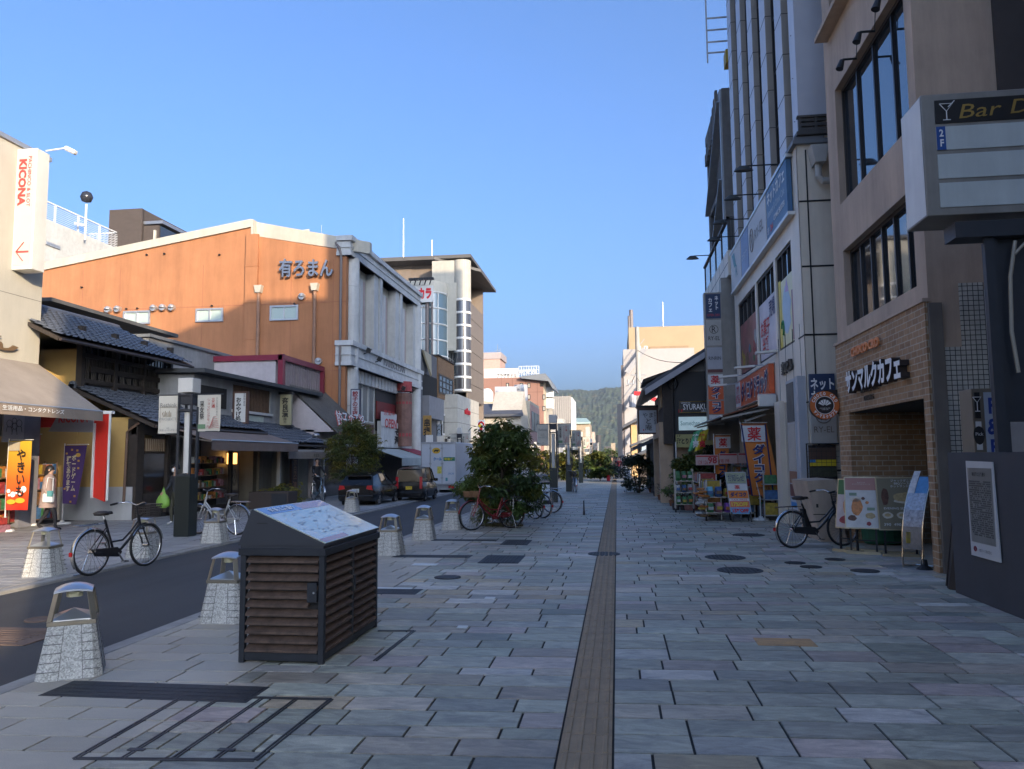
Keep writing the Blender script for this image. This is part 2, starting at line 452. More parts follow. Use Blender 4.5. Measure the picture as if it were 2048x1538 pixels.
def hatch(px,py,rx,name,label,ry=None):
 p=GP(px,py);mb=MB();n=36;ry=ry or rx
 mb.lathe([(0,.007),(rx*.9,.007),(rx*.9,.0045),(rx*.94,.0045),(rx*.94,.008),(rx,.008),(rx,-.02)],n,(p.x,p.y,0))
 for i in range(-4,5):
  for j in range(-4,5):
   x,y_=i*rx*.19,j*rx*.19
   if x*x+y_*y_<(rx*.84)**2:mb.box(p.x+x-.018,p.y+y_-.018,.005,p.x+x+.018,p.y+y_+.018,.0105)
 return tag(mb.build(name,iron),label,'manhole cover')
hatch(1450,1115,.33,'manhole_cover','round dark manhole cover, the farther of the two large ones right of the tactile strip')
hatch(1480,1141,.33,'manhole_cover','round dark manhole cover, the nearer of the two large ones right of the tactile strip')
hatch(1497,1070,.33,'manhole_cover','round dark manhole cover in front of the pharmacy racks')
hatch(1590,1126,.16,'manhole_cover','small dark cover below the front of the black bicycle')
hatch(1622,1134,.16,'manhole_cover','small dark cover between the black bicycle and the large manholes')
hatch(1670,1119,.16,'manhole_cover','small dark cover in front of the menu boards')
hatch(1730,1142,.2,'manhole_cover','flat dark cover in front of the brochure stand')
hatch(1208,1108,.28,'manhole_cover','worn manhole cover set into the tactile strip')
hatch(895,1155,.19,'manhole_cover','small round patterned cover left of the tactile strip')
def sqhatch(x0,y0,x1,y1,label):
 mb=MB();mb.box(x0,y0,-.02,x1,y1,.006);mb.box(x0+.05,y0+.05,.006,x1-.05,y1-.05,.009)
 n=9
 for i in range(n):
  for j in range(n):
   x=x0+.09+(x1-x0-.18)*i/(n-1);yy=y0+.09+(y1-y0-.18)*j/(n-1);mb.box(x-.02,yy-.02,.009,x+.02,yy+.02,.012)
 return tag(mb.build('access_cover',iron,bevel=.001),label,'access cover')
q=GP(1000,1126);sqhatch(q.x-.36,q.y-.05,q.x+.3,q.y+.95,'square dark iron access cover in the paving left of the tactile strip')
q=GP(1030,1090);sqhatch(q.x-.3,q.y,q.x+.24,q.y+.9,'square dark access cover nearest the red bicycle')
fr=M('hatch_frame',(.06,.06,.062),.5,.5,var=.3,scale=20)
h0,h1,h2,h3=GP(150,1518),GP(510,1521),GP(662,1399),GP(368,1393)
mb=MB()
for a,e in((h0,h1),(h1,h2),(h2,h3),(h3,h0)):
 for off in(-.012,.012):
  d=(e-a).normalized();n_=Vector((-d.y,d.x,0))*off;mb.bar(a+n_+Vector((0,0,-.002)),e+n_+Vector((0,0,-.002)),.012,.016)
for f in(.26,.54,.77):
 a,e=h0.lerp(h1,f),h3.lerp(h2,f)
 for off in(-.011,.011):
  d=(e-a).normalized();n_=Vector((-d.y,d.x,0))*off;mb.bar(a+n_+Vector((0,0,-.002)),e+n_+Vector((0,0,-.002)),.010,.016)
for f,s in((.26,.12),(.77,.13)):
 p=h0.lerp(h1,f).lerp(h3.lerp(h2,f),s);mb.box(p.x-.05,p.y-.015,-.004,p.x+.05,p.y+.02,.007)
tag(mb.build('hatch_frame',fr),'steel framed paved access hatch in the near paving at lower left','access hatch')
h0,h1,h2,h3=GP(640,1338),GP(750,1322),GP(828,1262),GP(756,1262)
mb=MB()
for a,e in((h1,h2),(h2,h3)):
 for off in(-.012,.012):
  d=(e-a).normalized();n_=Vector((-d.y,d.x,0))*off;mb.bar(a+n_,e+n_,.012,.014)
tag(mb.build('hatch_frame',fr),'thin steel hatch edging in the paving at the foot of the map cabinet','access hatch')
wp=M('pale_marker',(.6,.62,.6),.5,var=.1)
for i,(px,py,a,e,lb) in enumerate(((850,1129,.4,.22,'pale square marker stone among the grey slabs behind the map cabinet'),(785,1178,.5,.2,'pale marker plate close behind the map cabinet'),(925,1254,.1,.1,'small pale survey plate in the slate paving'),(952,1066,.3,.1,'pale marker stone below the front wheel of the red bicycle'),(980,1196,.12,.1,'tiny pale plate in the paving further from the kerb'))):
 p=GP(px,py);tag(MB().box(p.x-a/2,p.y-e/2,-.01,p.x+a/2,p.y+e/2,.005).build('marker_plate',wp),lb,'marker plate')
p=GP(25,1262);mb=MB();mb.box(p.x-.5,p.y-.35,-.07,p.x+.42,p.y+.35,-.045)
for i in range(6):mb.box(p.x-.3,p.y-.25+i*.09,-.045,p.x+.25,p.y-.22+i*.09,-.04)
tag(mb.build('road_grate',M('rusty_grate',(.16,.11,.085),.8,.3,var=.3)),'rust brown framed grate in the asphalt at the left edge','grate')
p=GP(80,1230);mb=MB().lathe([(0,.008),(.12,.008),(.12,.012),(.15,.012),(.15,-.01)],24,(p.x,p.y,-.052))
tag(mb.build('valve_cover',M('rusty_grate',(1,1,1))),'small round valve cover in the asphalt by the nearest bollard','manhole cover')
def hill_m():
 m,t,b=nodes('forest_hill');co_=objco(t)
 v=N(t,'ShaderNodeTexVoronoi');v.inputs['Scale'].default_value=.11;t.links.new(co_,v.inputs['Vector'])
 c=mix(t,(.035,.06,.03),(.075,.09,.035),ramp(t,nz(t,co_,.02,4),.3,.7))
 c=mix(t,c,(.13,.11,.04),ramp(t,v.outputs['Color'],.72,.9))
 c=mix(t,c,ramp(t,v.outputs['Distance'],0,7,(1.3,)*3,(.45,)*3),1.,'MULTIPLY')
 t.links.new(c,b.inputs['Base Color']);b.inputs['Roughness'].default_value=.95
 return m
def ridge(px):
 pts=((600,800),(900,790),(1050,787),(1108,785),(1150,783),(1190,787),(1215,780),(1250,778),(1330,772),(1500,775),(1900,800))
 for(a,ya),(b_,yb) in zip(pts,pts[1:]):
  if a<=px<=b_:return ya+(yb-ya)*(px-a)/(b_-a)
 return 800
rows=[]
for j in range(60):
 Y=1150+j*20;row=[]
 for i in range(170):
  px=960+i*2.4;top=AY(px,ridge(px),1900)
  base=AY(px,914,Y)
  tt=min(1,j/38);hgt=(top.z)*(math.sin(tt*math.pi/2)**1.25)
  if j>38:hgt=top.z-(j-38)*3
  hgt*=1+.16*(noise.noise(Vector((base.x*.006,Y*.006,0))))*(1-tt*.9)
  hgt+=5*noise.noise(Vector((base.x*.05,Y*.05,3)))+3.5*noise.noise(Vector((base.x*.17,Y*.17,5)))
  row.append((base.x,Y,max(-1,hgt)))
 rows.append(row)
b=MB().grid(rows);struct(b,'hills',hill_m())
cream=M('cream_render',(.50,.465,.385),.8,var=.05,scale=.6,stain=.10,bump=.1)
grey_wall=M('grey_render',(.30,.30,.30),.85,var=.15,scale=2,stain=.22,bump=.2)
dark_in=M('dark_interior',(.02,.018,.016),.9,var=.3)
awn_m=M('beige_awning',(.36,.30,.24),.85,var=.08,scale=1.2,stain=.12)
brown_awn=M('brown_awning',(.25,.185,.15),.85,var=.08,stain=.15)
ochre=M('ochre_plaster',(.52,.34,.115),.9,var=.10,scale=1.5,bump=.15)
timber=M('dark_timber',(.035,.026,.02),.7,var=.35,scale=7)
lite_timber=M('worn_timber',(.19,.115,.065),.7,var=.25,scale=8)
tile_m=M('roof_tile',(.085,.095,.115),.38,var=.35,scale=5,spec=.6)
red_board=M('red_board',(.62,.03,.018),.5,var=.05)
WX=-15.5
t=thing('white_building','cream white arcade hall with big plain wall and sign box at the left edge','building',(WX,12,0))
wy=18.98
b=MB();front(b,'x',WX,1,-4,3.35,wy,10.0);b.box(WX-.3,-4,3.35,WX-14,wy,10);b.face([(WX-.3,wy,3.35),(WX,wy,3.35),(WX,wy,10),(WX-.3,wy,10)])
b.box(WX-9,-4,0,WX-14,wy,3.4);b.face([(WX,-4,3.35),(WX-9,-4,3.35),(WX-9,wy,3.35),(WX,wy,3.35)])
b.build('wall',cream,t,True)
b=MB();b.box(WX-14.1,-4.1,10,WX+.06,wy+.06,10.12);b.build('parapet_cap',alu,t,True)
b=MB();b.box(WX-.01,-4,6.03,WX+.004,wy,6.045);b.build('wall_joint',M('joint_line',(.2,.19,.17),.9),t,True)
textX('ん',t,WX+.05,-52,660,34,706,M('bronze_letter',(.16,.10,.05),.5),ext=.05,bold=.03)
b=MB();q=RX(WX+.1,48,820,72,1035);b.box(WX-.3,q[0],0,WX+.1,q[2],3.4);b.box(WX-.3,q[0]-1.6,2.35,WX+.06,q[0],3.4);b.build('pier',M('pier_grey',(.22,.22,.25),.7,stain=.1),t,True)
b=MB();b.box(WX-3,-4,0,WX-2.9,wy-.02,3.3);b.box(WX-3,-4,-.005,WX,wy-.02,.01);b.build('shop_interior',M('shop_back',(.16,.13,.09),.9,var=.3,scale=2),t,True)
fx=-13.2;ae=AX(205,826,fx).y
b=MB();b.face([(WX,-2,4.32),(WX,wy,4.32),(fx,ae,2.97),(fx,-2,2.97)]);b.face([(WX,wy,4.32),(WX,wy,4.27),(fx,ae,2.92),(fx,ae,2.97)])
b.face([(WX,-2,4.27),(fx,-2,2.92),(fx,ae,2.92),(WX,wy,4.27)])
aw=b.build('awning',awn_m,t,True)
b=MB();nw=90;rows=[]
for i in range(nw+1):
 y=-2+(ae+2)*i/nw;rows.append([(fx+.012,y,2.96),(fx+.03+.015*math.sin(y*7),y,2.72)])
b.grid(rows);va=b.build('valance',M('valance_brown',(.24,.19,.15),.85,var=.1),aw,True)
b=MB();b.tube([(fx,-2,2.975),(fx,ae,2.975)],.022);b.build('front_bar',alu,aw,True)
textX('生活用品・コンタクトレンズ',va,fx+.055,5,809,128,829,white_ink,ext=.004,bold=.012)
sb=AX(22,540,WX);sy=sb.y;x1=-14.92
b=MB();b.box(WX,sy,6.66,x1,sy+.46,9.9);sg_=tag(b.build('projecting_sign',M('sign_white',(.66,.64,.58),.5,var=.04,stain=.08),bevel=.012),'tall white box sign with red vertical lettering and an arrow on the arcade wall','sign')
b=MB();b.box(WX+.04,sy-.012,6.76,x1-.05,sy,9.82);b.build('sign_panel',M('sign_panel_pale',(.50,.47,.42),.5,var=.03),sg_,True)
rd=M('faded_red',(.55,.06,.05),.6,var=.05);rcy=sy-.016
cx=(WX+.04+x1-.05)/2
text('KICONA',sg_,(cx-.08,rcy,8.98),(0,0,-1),(1,0,0),1.26,.23,rd,bold=.05)
text('PACHINCO & SLOT',sg_,(cx+.12,rcy,9.0),(0,0,-1),(1,0,0),1.36,.10,rd,bold=.01)
b=MB();zc=7.12
b.box(cx-.13,rcy-.002,zc-.025,cx+.2,rcy+.002,zc+.025)
for s in(1,-1):b.bar((cx-.15,rcy,zc),(cx+.06,rcy,zc+s*.25),.05,.006)
b.build('arrow',rd,sg_,True)
for i in range(3):pass
b=MB();p0,p1=AY(92,302,sy+.3),AY(131,296,sy+.3);b.tube([p0,p1],.022)
fl=tag(b.build('floodlight',white),'white floodlight on a thin arm over the box sign','floodlight')
p2=AY(152,306,sy+.3);b=MB();b.bar(p1,p2,.16,.12);b.build('lamp_head',white,fl,True,bevel=.03)
t=thing('entrance_portal','red and white entrance portal with grey lettered header beside the arcade awning','portal',(-14.6,19.3,0))
py_=19.15
q=RY(py_,187,826,213,1000);xr=q[2]
b=MB();b.prism([(q[0]+.06,py_,.75),(q[0]+.40,py_,.62),(q[2],py_,2.95),(q[0]+.10,py_,2.95)],(0,.08,0));b.build('side_board',red_board,t,True)
b=MB();b.bar((q[0]+.06,py_-.01,.72),(q[0]+.06,py_-.01,2.7),.05,.06);b.bar((q[2]+.01,py_,.65),(q[2]+.01,py_,3.02),.035,.05);b.box(q[0]-.1,py_-.05,2.95,q[2]+.07,py_+.1,3.03);b.build('frame',white,t,True)
h=RY(py_,72,806,190,838);b=MB();b.box(h[0],py_,2.62,q[0]+.1,py_+.25,2.95);b.build('header',red_board,t,True)
s=RY(py_-.02,100,806,187,852);b=MB();b.prism([(s[0],py_-.03,2.5),(s[2],py_-.03,2.46),(s[2],py_-.03,2.93),(s[0]+.25,py_-.03,2.93)],(0,.03,0));hs=b.build('header_sign',M('header_grey',(.33,.33,.35),.5),t,True)
textY('KICONA',hs,py_-.035,118,825,176,845,rd,bold=.03)
q=RX(WX+.14,9,812,47,885)
b=MB();b.box(WX+.1,q[0],q[1],WX+.14,q[2],q[3]);po=tag(b.build('poster_board',M('poster_grey',(.30,.30,.31),.6,var=.06)),'grey poster with line drawn family under the arcade awning','poster')
b=MB();yc=(q[0]+q[2])/2;zc=(q[1]+q[3])/2
for dy,dz,r in((-.16,.02,.09),(.02,-.04,.08),(.17,.04,.09),(0,.1,.07)):
 b.tube([(WX+.144,yc+dy+r*math.cos(a*.35),zc+dz+r*math.sin(a*.35)) for a in range(18)],.006,4,True)
 b.tube([(WX+.144,yc+dy-r*1.1,zc+dz-.22),(WX+.144,yc+dy-r*.8,zc+dz-r),(WX+.144,yc+dy+r*.8,zc+dz-r),(WX+.144,yc+dy+r*1.1,zc+dz-.22)],.006,4)
b.build('drawing',ink,po,True)
goods=[M('goods_%s'%n,tuple(x*.6 for x in c),.5,var=.5,scale=11) for n,c in(('red',(.5,.06,.05)),('white',(.6,.6,.58)),('blue',(.08,.2,.42)),('green',(.08,.27,.10)),('yellow',(.6,.42,.05)),('brown',(.25,.14,.07)),('pink',(.55,.25,.3)),('orange',(.6,.22,.04)))]
def shelf(name,label,x0,y0,x1,y1,h,levels,seed,fm=lite_timber,grp=None,open_dir='x'):
 rr=random.Random(seed);s=thing(name,label,'shelf',((x0+x1)/2,(y0+y1)/2,0),0,grp)
 b=MB()
 for z in levels:b.box(x0,y0,z-.025,x1,y1,z)
 for x in(x0,x1-.03):
  for y in(y0,y1-.03):b.box(x,y,0,x+.03,y+.03,h)
 b.build('rack',fm,s,True)
 for k,z in enumerate(levels):
  b=MB();top=(levels[k+1] if k+1<len(levels) else z+.35)-z-.06;y=y0+.03
  while y<y1-.1:
   wd=rr.uniform(.07,.2);hh=rr.uniform(.55,.98)*top
   b.box(x0+.04,y,z+.002,x1-rr.uniform(.0,.05),min(y+wd,y1-.02),z+hh,rr.randrange(8));y+=wd+.015
  g=b.build('goods',goods,s,True);g['kind']='stuff'
 return s
shelf('goods_shelf','crowded shelf of packaged goods behind the sweet potato banner',-15.75,16.2,-15.3,18.0,1.6,(.12,.5,.9,1.3),4)
shelf('goods_shelf','shelf of bottles and green packs in the shop mouth behind the coated woman',-15.9,18.1,-15.5,19.9,1.7,(.15,.55,.95,1.35),5)
b=MB();b.box(-15.2,16.8,0,-14.7,17.35,.17,6);b.box(-15.2,16.8,.175,-14.75,17.3,.34,0);tag(b.build('carton',goods,bevel=.01),'pink and red cartons stacked low by the banner base','carton')
def kawara(mb,a,along,L,up,S,cw=.27,rh=.27,amp=.035):
 a,along,up=Vector(a),Vector(along).normalized(),Vector(up).normalized();n=along.cross(up)
 if n.z<0:n=-n
 nc=int(L/cw*5);nr=int(S/rh);rows=[]
 for r in range(nr):
  for e in(0,1):
   row=[]
   for i in range(nc+1):
    x=L*i/nc;ph=(x/cw)%1.0
    hh=amp*(1.5*max(0,math.cos((ph-.5)*2*math.pi*.9))**.8 if abs(ph-.5)<.28 else-.25*math.cos((ph-.5)*2*math.pi))
    row.append(a+along*x+up*(S*(r+e*.985)/nr)+n*(hh+(.045 if e==0 else.0)+.02))
   rows.append(row)
 mb.grid(rows);return mb
def tiled(parent,a,along,L,up,S,name='roof'):
 b=MB();kawara(b,a,along,L,up,S)
 r=b.build(name,tile_m,parent,True,smooth=False)
 A,al,u=Vector(a),Vector(along).normalized(),Vector(up).normalized()
 b=MB();n=al.cross(u);n=n if n.z>0 else-n
 q=[A,A+al*L,A+al*L+u*S,A+u*S];b.prism([p-n*.02 for p in q],-n*.10);b.build('roof_board',timber,r,True)
 b=MB();p0,p1=A+u*S+n*.06,A+al*L+u*S+n*.06;b.tube([p0,p1],.1,8);b.bar(p0-Vector((0,0,.06)),p1-Vector((0,0,.06)),.22,.12);b.build('ridge',tile_m,r,True)
 b=MB();e=-u*.06+n*-.06;b.tube([A+e,A+al*L+e],.045,8);b.build('gutter',M('copper_gutter',(.06,.045,.04),.5,.3),r,True)
 return r
HY=20.75
t=thing('townhouse','old ochre and dark timber townhouse with blue grey tiled roofs','building',(-14,26,0))
ux=-15.6
e0=AX(130,668,-14.55);e1=AX(385,735,-14.55)
ez=(e0.z+e1.z)/2;y0,y1=e0.y-.2,e1.y
b=MB();b.box(-22,HY,0,ux,y1-.6,ez+.35)
b.prism([(ux,HY,ez),(ux,HY,ez+.3),(-17.5,HY,ez+1.2),(-22,HY,ez+.2),(-22,HY,ez)],(0,y1-HY-.6,0))
b.build('wall',ochre,t,True)
up1=Vector((-.9,0,.42)).normalized()
tiled(t,(-14.55,y0,ez),YP,y1-y0,up1,3.2)
lx=-13.75
b=MB();b.box(ux,HY+.02,.92,lx-.02,HY+.2,2.95);b.build('side_wall',ochre,t,True)
b=MB();b.box(-18,HY-.02,0,lx-.03,HY+.02,.95);b.build('dado',M('white_dado',(.42,.43,.44),.7,var=.08,stain=.15),t,True)
l0=AX(262,842,-13.05);l1=AX(560,868,-13.05)
ly0,lz=HY-.25,2.86;ly1=27.6
tiled(t,(-13.0,ly0,lz-.12),YP,ly1-ly0,Vector((-.92,0,.39)),2.9,'lower_roof')
b=MB()
b.box(ux+.02,HY+.25,3.95,ux+.12,ly1,4.1);b.box(ux+.02,HY+.25,4.35,ux+.16,ly1,4.5)
q=RX(ux+.1,155,690,333,790)
zt,zb=5.35,4.05
wy0,wy1=AX(155,740,ux).y,AX(333,780,ux).y
for z in(zb,(zb+zt)/2+.1,zt):b.box(ux,wy0,z-.06,ux+.16,wy1,z+.06)
n=3
for i in range(n+1):
 y=wy0+(wy1-wy0)*i/n;b.box(ux,y-.07,zb-.2,ux+.18,y+.07,zt+.3)
b.build('timber_frame',timber,t,True)
b=MB();b.box(ux,wy0,zb,ux+.03,wy1,zt);lw=b.build('window',dark_in,t,True)
b=MB();b.face([(ux+.035,wy0,zb),(ux+.035,wy1,zb),(ux+.035,wy1,zt),(ux+.035,wy0,zt)]);b.build('pane',pane,lw,True)
b=MB();k=0;y=wy0+.07
while y<wy1-.05:
 b.box(ux+.07,y,zb,ux+.1,y+.028,zb+(.78 if k%1==0 else 1.2));
 if k%4==0:b.box(ux+.06,y,zb,ux+.1,y+.03,zt)
 y+=.085;k+=1
b.build('lattice',M('grey_lattice',(.07,.06,.052),.75,var=.25),lw,True)
b=MB();b.box(lx-.25,HY,0,lx+.06,HY+.34,2.9)
for y in(22.4,24.2,26.4):b.box(lx-.12,y,0,lx,y+.14,2.7)
b.box(lx-.15,HY,2.45,lx+.02,ly1,2.75);b.build('timber_post',timber,t,True)
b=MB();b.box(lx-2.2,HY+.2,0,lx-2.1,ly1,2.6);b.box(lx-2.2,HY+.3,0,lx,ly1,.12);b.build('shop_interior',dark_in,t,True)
b=MB();q=(HY+.5,22.3);b.box(lx-.06,q[0],.55,lx-.02,q[1],.72);b.box(lx-.06,q[0],1.9,lx-.02,q[1],1.97);b.box(lx-.08,q[0],0,lx-.05,q[1],.55);sw=b.build('display_window',timber,t,True)
b=MB();b.face([(lx-.05,q[0],.72),(lx-.05,q[1],.72),(lx-.05,q[1],1.9),(lx-.05,q[0],1.9)]);b.build('pane',glass('shop_glass',(.03,.022,.016),.08),sw,True)
b=MB();y=q[0]
while y<q[1]:b.box(lx-.05,y,1.97,lx-.02,y+.03,2.35);y+=.1
b.build('transom_lattice',lite_timber,sw,True)
b=MB();b.face([(lx-.04,q[0],1.98),(lx-.04,q[1],1.98),(lx-.04,q[1],2.34),(lx-.04,q[0],2.34)]);b.build('paper_pane',M('shoji',(.5,.45,.36),.9),sw,True)
b=MB();px_=-13.95;b.tube([(lx+.12,HY-.02,2.78),(lx-.05,HY-.06,2.66),(lx-.22,HY-.07,2.52),(lx-.25,HY-.07,.5)],.04,8);b.build('downpipe',M('brown_pipe',(.14,.08,.05),.55),t,True)
t2=thing('shop_awning','brown fabric awning with pale front bar over the dark souvenir shop','awning',(-12.5,25,0))
a0,a1=AX(385,882,-11.9),AX(549,900,-11.9)
za=2.28;ya,yb=21.6,27.9
b=MB();b.prism([(-13.6,ya,2.82),(-11.9,ya,za),(-11.9,yb,za),(-13.6,yb,2.82)],(0,0,-.02));b.build('canopy',brown_awn,t2,True)
rows=[]
for i in range(60):
 y=ya+(yb-ya)*i/59;rows.append([(-11.88,y,za),(-11.86+.02*math.sin(y*6),y,za-.3)])
b=MB().grid(rows);b.build('valance',M('valance_dark',(.17,.125,.105),.85,var=.1),t2,True)
b=MB();b.tube([(-11.88,ya,za+.01),(-11.88,yb,za+.01)],.025);b.build('front_bar',alu,t2,True)
b=MB();b.bar((-13.6,ya+.4,2.5),(-11.95,ya+.4,za-.05),.04);b.bar((-13.6,yb-.4,2.5),(-11.95,yb-.4,za-.05),.04);b.build('arm',steel,t2,True)
lamp_m=M('lantern_glow',(1.0,.50,.12),.6,var=0,emit=1.2)
p=AX(464,917,-13.9);b=MB();b.box(p.x-.13,p.y-.13,p.z-.2,p.x+.13,p.y+.13,p.z+.2);o=tag(b.build('lantern',lamp_m),'glowing amber paper lantern hanging under the brown awning','lantern')
b=MB();b.box(p.x-.15,p.y-.15,p.z+.2,p.x+.15,p.y+.15,p.z+.25);b.box(p.x-.15,p.y-.15,p.z-.24,p.x+.15,p.y+.15,p.z-.2);b.bar((p.x,p.y,p.z+.25),(p.x,p.y,p.z+.7),.02);b.build('frame',timber,o,True)
p=AX(465,955,-13.9);b=MB();b.box(p.x-.02,p.y-.35,p.z-.45,p.x+.02,p.y+.35,p.z+.45);o=tag(b.build('hanging_scroll',M('scroll_paper',(.42,.36,.27),.9)),'pale hanging picture under the amber lantern','scroll')
b=MB()
for i in range(5):b.tube([(p.x+.022,p.y-.2+.1*i+.05*math.sin(k*1.3+i),p.z-.3+.12*k) for k in range(6)],.008,4)
b.build('brushwork',ink,o,True)
for i,(px,top,bot) in enumerate(((395,935,1030),(428,925,1025),(500,930,1010))):
 rr=random.Random(i);p=GP(px,bot);p=AX(px,bot,-13.7-.15*i);b=MB();y=p.y;s=None
 s=thing('display_rack',('dark rack of small souvenirs left of the lantern post','tall dark rack of souvenirs behind the lamp column','low dark rack of souvenirs at the right end of the brown awning')[i],'rack',(p.x,y,.12))
 b.box(p.x-.25,y-.5,.12,p.x-.2,y+.5,1.8);b.build('back_panel',timber,s,True)
 for z in(.4,.8,1.2,1.6):
  b=MB();b.box(p.x-.2,y-.5,z-.03,p.x+.12,y+.5,z);b.build('tray',lite_timber,s,True)
 b=MB()
 for z in(.4,.8,1.2,1.6):
  for k in range(7):b.box(p.x-.15,y-.46+k*.14,z,p.x+.08,y-.36+k*.14,z+rr.uniform(.08,.25),rr.randrange(8))
 g=b.build('goods',goods,s,True);g['kind']='stuff'
GX=-14.2
g0=AX(388,760,GX).y;g1=AX(620,800,GX).y
t=thing('grey_shop_building','grey rendered shop building with slatted window and thin flat roof','building',(GX,29,0))
gy0,gy1=g0,AX(617,800,GX).y
zt=AX(440,757,GX).z
b=MB();w0=RX(GX,466,768,540,828);front(b,'x',GX,1,gy0,0,gy1,zt,[w0],.2);b.box(GX-6,gy0,0,GX-.22,gy1,zt)
for y in(gy0,gy1):b.face([(GX-.22,y,0),(GX,y,0),(GX,y,zt),(GX-.22,y,zt)])
b.build('wall',grey_wall,t,True)
b=MB();y=w0[0]
while y<w0[2]-.05:b.box(GX-.14,y,w0[1],GX-.05,y+.07,w0[3]);y+=.13
b.build('window_slats',M('cedar_slat',(.11,.062,.032),.8,var=.3,scale=9),t,True)
b=MB();b.box(GX-.04,w0[0]-.1,w0[1]-.1,GX+.1,w0[2]+.1,w0[1]);b.build('window_sill',alu,t,True)
b=MB();b.prism([(GX-6,gy0-.3,zt+.1),(GX+.55,gy0-.3,zt),(GX+.55,gy1+.4,zt),(GX-6,gy1+.4,zt+.1)],(0,0,.14));b.build('roof',M('felt_roof',(.07,.072,.075),.8,var=.2,stain=.2),t,True)
q=RX(GX+.03,493,830,527,853);b=MB();b.box(GX,q[0],q[1],GX+.03,q[2],q[3]);b.build('name_board',M('pale_board',(.42,.46,.38),.6),t,True)
b=MB();b.box(GX+.0,gy0+.1,3.55,GX+.03,gy0+2.2,zt-.35);b.build('dark_opening',dark_in,t,True)
tr=thing('pickle_shop','low tiled pickle shop front with pale grey blind','building',(-13.2,31,0))
ly0,ly1=27.9,32.6
tiled(tr,(-12.55,ly0,2.32),YP,ly1-ly0,Vector((-.9,0,.44)),2.0)
b=MB();front(b,'x',-13.4,1,ly0,0,ly1,2.6,[(ly0+.3,0,ly0+1.6,2.1),(ly0+2.2,.35,ly0+3.6,2.0)],.25);b.box(-17,ly0,0,-13.65,ly1,2.7);b.build('wall',M('pale_shopfront',(.2,.19,.16),.85,stain=.2),tr,True)
b=MB();b.box(-12.75,ly1-.2,0,-12.62,ly1-.08,2.3);b.box(-12.75,ly0+.1,0,-12.62,ly0+.22,2.3);b.build('post',M('grey_post',(.3,.31,.31),.6),tr,True)
b=MB();b.prism([(-13.3,ly0-.1,2.25),(-12.2,ly0-.1,1.98),(-12.2,ly1-.3,1.98),(-13.3,ly1-.3,2.25)],(0,0,.02));b.box(-12.22,ly0-.1,1.72,-12.2,ly1-.3,1.98)
sa=b.build('awning',M('grey_awning',(.3,.26,.23),.85,stain=.15),tr,True)
text('奈良漬',sa,(-12.19,ly0+2.6,1.85),YP,ZP,.6,.13,ink);text('新吉商店',sa,(-12.19,ly0+3.8,1.85),YP,ZP,.6,.09,ink)
b=MB();b.box(-13.4,ly0+2.75,.3,-13.3,ly0+3.35,2.05);bb=b.build('sign_board',M('carved_board',(.05,.025,.018),.6,var=.3),tr,True)
text('奈良漬',bb,(-13.29,ly0+3.05,1.2),YP,ZP,.4,1.5,M('gilt',(.22,.10,.045),.5),vert=True,bold=.02)
def blade(px0,py0,px1,py1,X,side,mats,label,thick=.16,name='projecting_sign',cat='sign'):
 """flat sign facing the viewer (-Y), hung between two photo corners at X"""
 Y=AX(px0,(py0+py1)/2,X).y;q=RY(Y,px0,py0,px1,py1)
 b=MB();b.box(q[0],Y,q[1],q[2],Y+thick,q[3])
 o=tag(b.build(name,mats,bevel=.008),label,cat);return o,Y,q
o,Y,q=blade(466,783,494,847,-13.9,1,M('brown_frame',(.10,.05,.035),.6),'white vertical souvenir sign in a brown box frame on the grey shop')
b=MB();b.box(q[0]+.08,Y-.006,q[1]+.05,q[2]-.07,Y+.01,q[3]-.07);pn=b.build('sign_face',M('sign_face_white',(.62,.62,.6),.6,var=.03),o,True)
text('おみやげ処',pn,((q[0]+q[2])/2-.05,Y-.012,(q[1]+q[3])/2-.06),XP,ZP,.22,(q[3]-q[1])*.72,ink,vert=True,bold=.03)
text('奈良特産品',pn,((q[0]+q[2])/2+.17,Y-.012,(q[1]+q[3])/2+.3),XP,ZP,.08,.5,ink,vert=True)
o,Y,q=blade(560,789,581,850,-14.1,1,M('sign_olive',(.34,.31,.19),.6,var=.05),'olive vertical pickle shop sign with black brush lettering')
b=MB();b.box(q[0]-.05,Y-.03,q[3],q[2]+.05,Y+.2,q[3]+.1);b.box(q[0]-.05,Y-.03,q[1]-.1,q[2]+.05,Y+.2,q[1]);b.build('cap',black,o,True)
text('奈良漬',o,((q[0]+q[2])/2,Y-.006,q[3]-.55),XP,ZP,.3,.85,ink,vert=True,bold=.03);text('柳本藤吉',o,((q[0]+q[2])/2,Y-.006,q[1]+.32),XP,ZP,.15,.5,ink,vert=True)
t=thing('grey_flat_block','plain grey flat roofed block rising behind the tiled townhouse','building',(-18.5,31,0))
z1=AX(360,690,-17.5).z
a=AX(298,688,-17.5).y;c_=AX(497,728,-17.5).y
b=MB();b.box(-24,a,0,-17.5,c_,z1);b.build('wall',grey_wall,t,True)
b=MB();b.box(-24.1,a-.1,z1,-17.4,c_+.1,z1+.12);b.build('roof_edge',M('grey_trim',(.16,.17,.18),.6),t,True)
t=thing('rear_house','dark gabled house roof peeping above the townhouse ridge','building',(-21,27.5,0))
p0,p1,p2=AY(140,612,27),AY(330,668,30),AY(85,612,27)
b=MB();b.prism([(p0.x-6,26,p0.z+.1),(p0.x,26,p0.z),(p1.x,31,p1.z),(p1.x-6,31,p1.z+.1)],(0,0,.14));b.build('roof',M('felt_roof',(1,1,1)),t,True)
b=MB();b.box(p0.x-5,27,0,p0.x-.6,32,p1.z-.1);b.build('wall',M('brown_render',(.11,.095,.085),.9,stain=.2),t,True)
MX=-14.3
ya,yb=AX(566,710,MX).y,AX(648,735,MX).y;zt=AX(566,709,MX).z;zb_=AX(648,838,MX).z
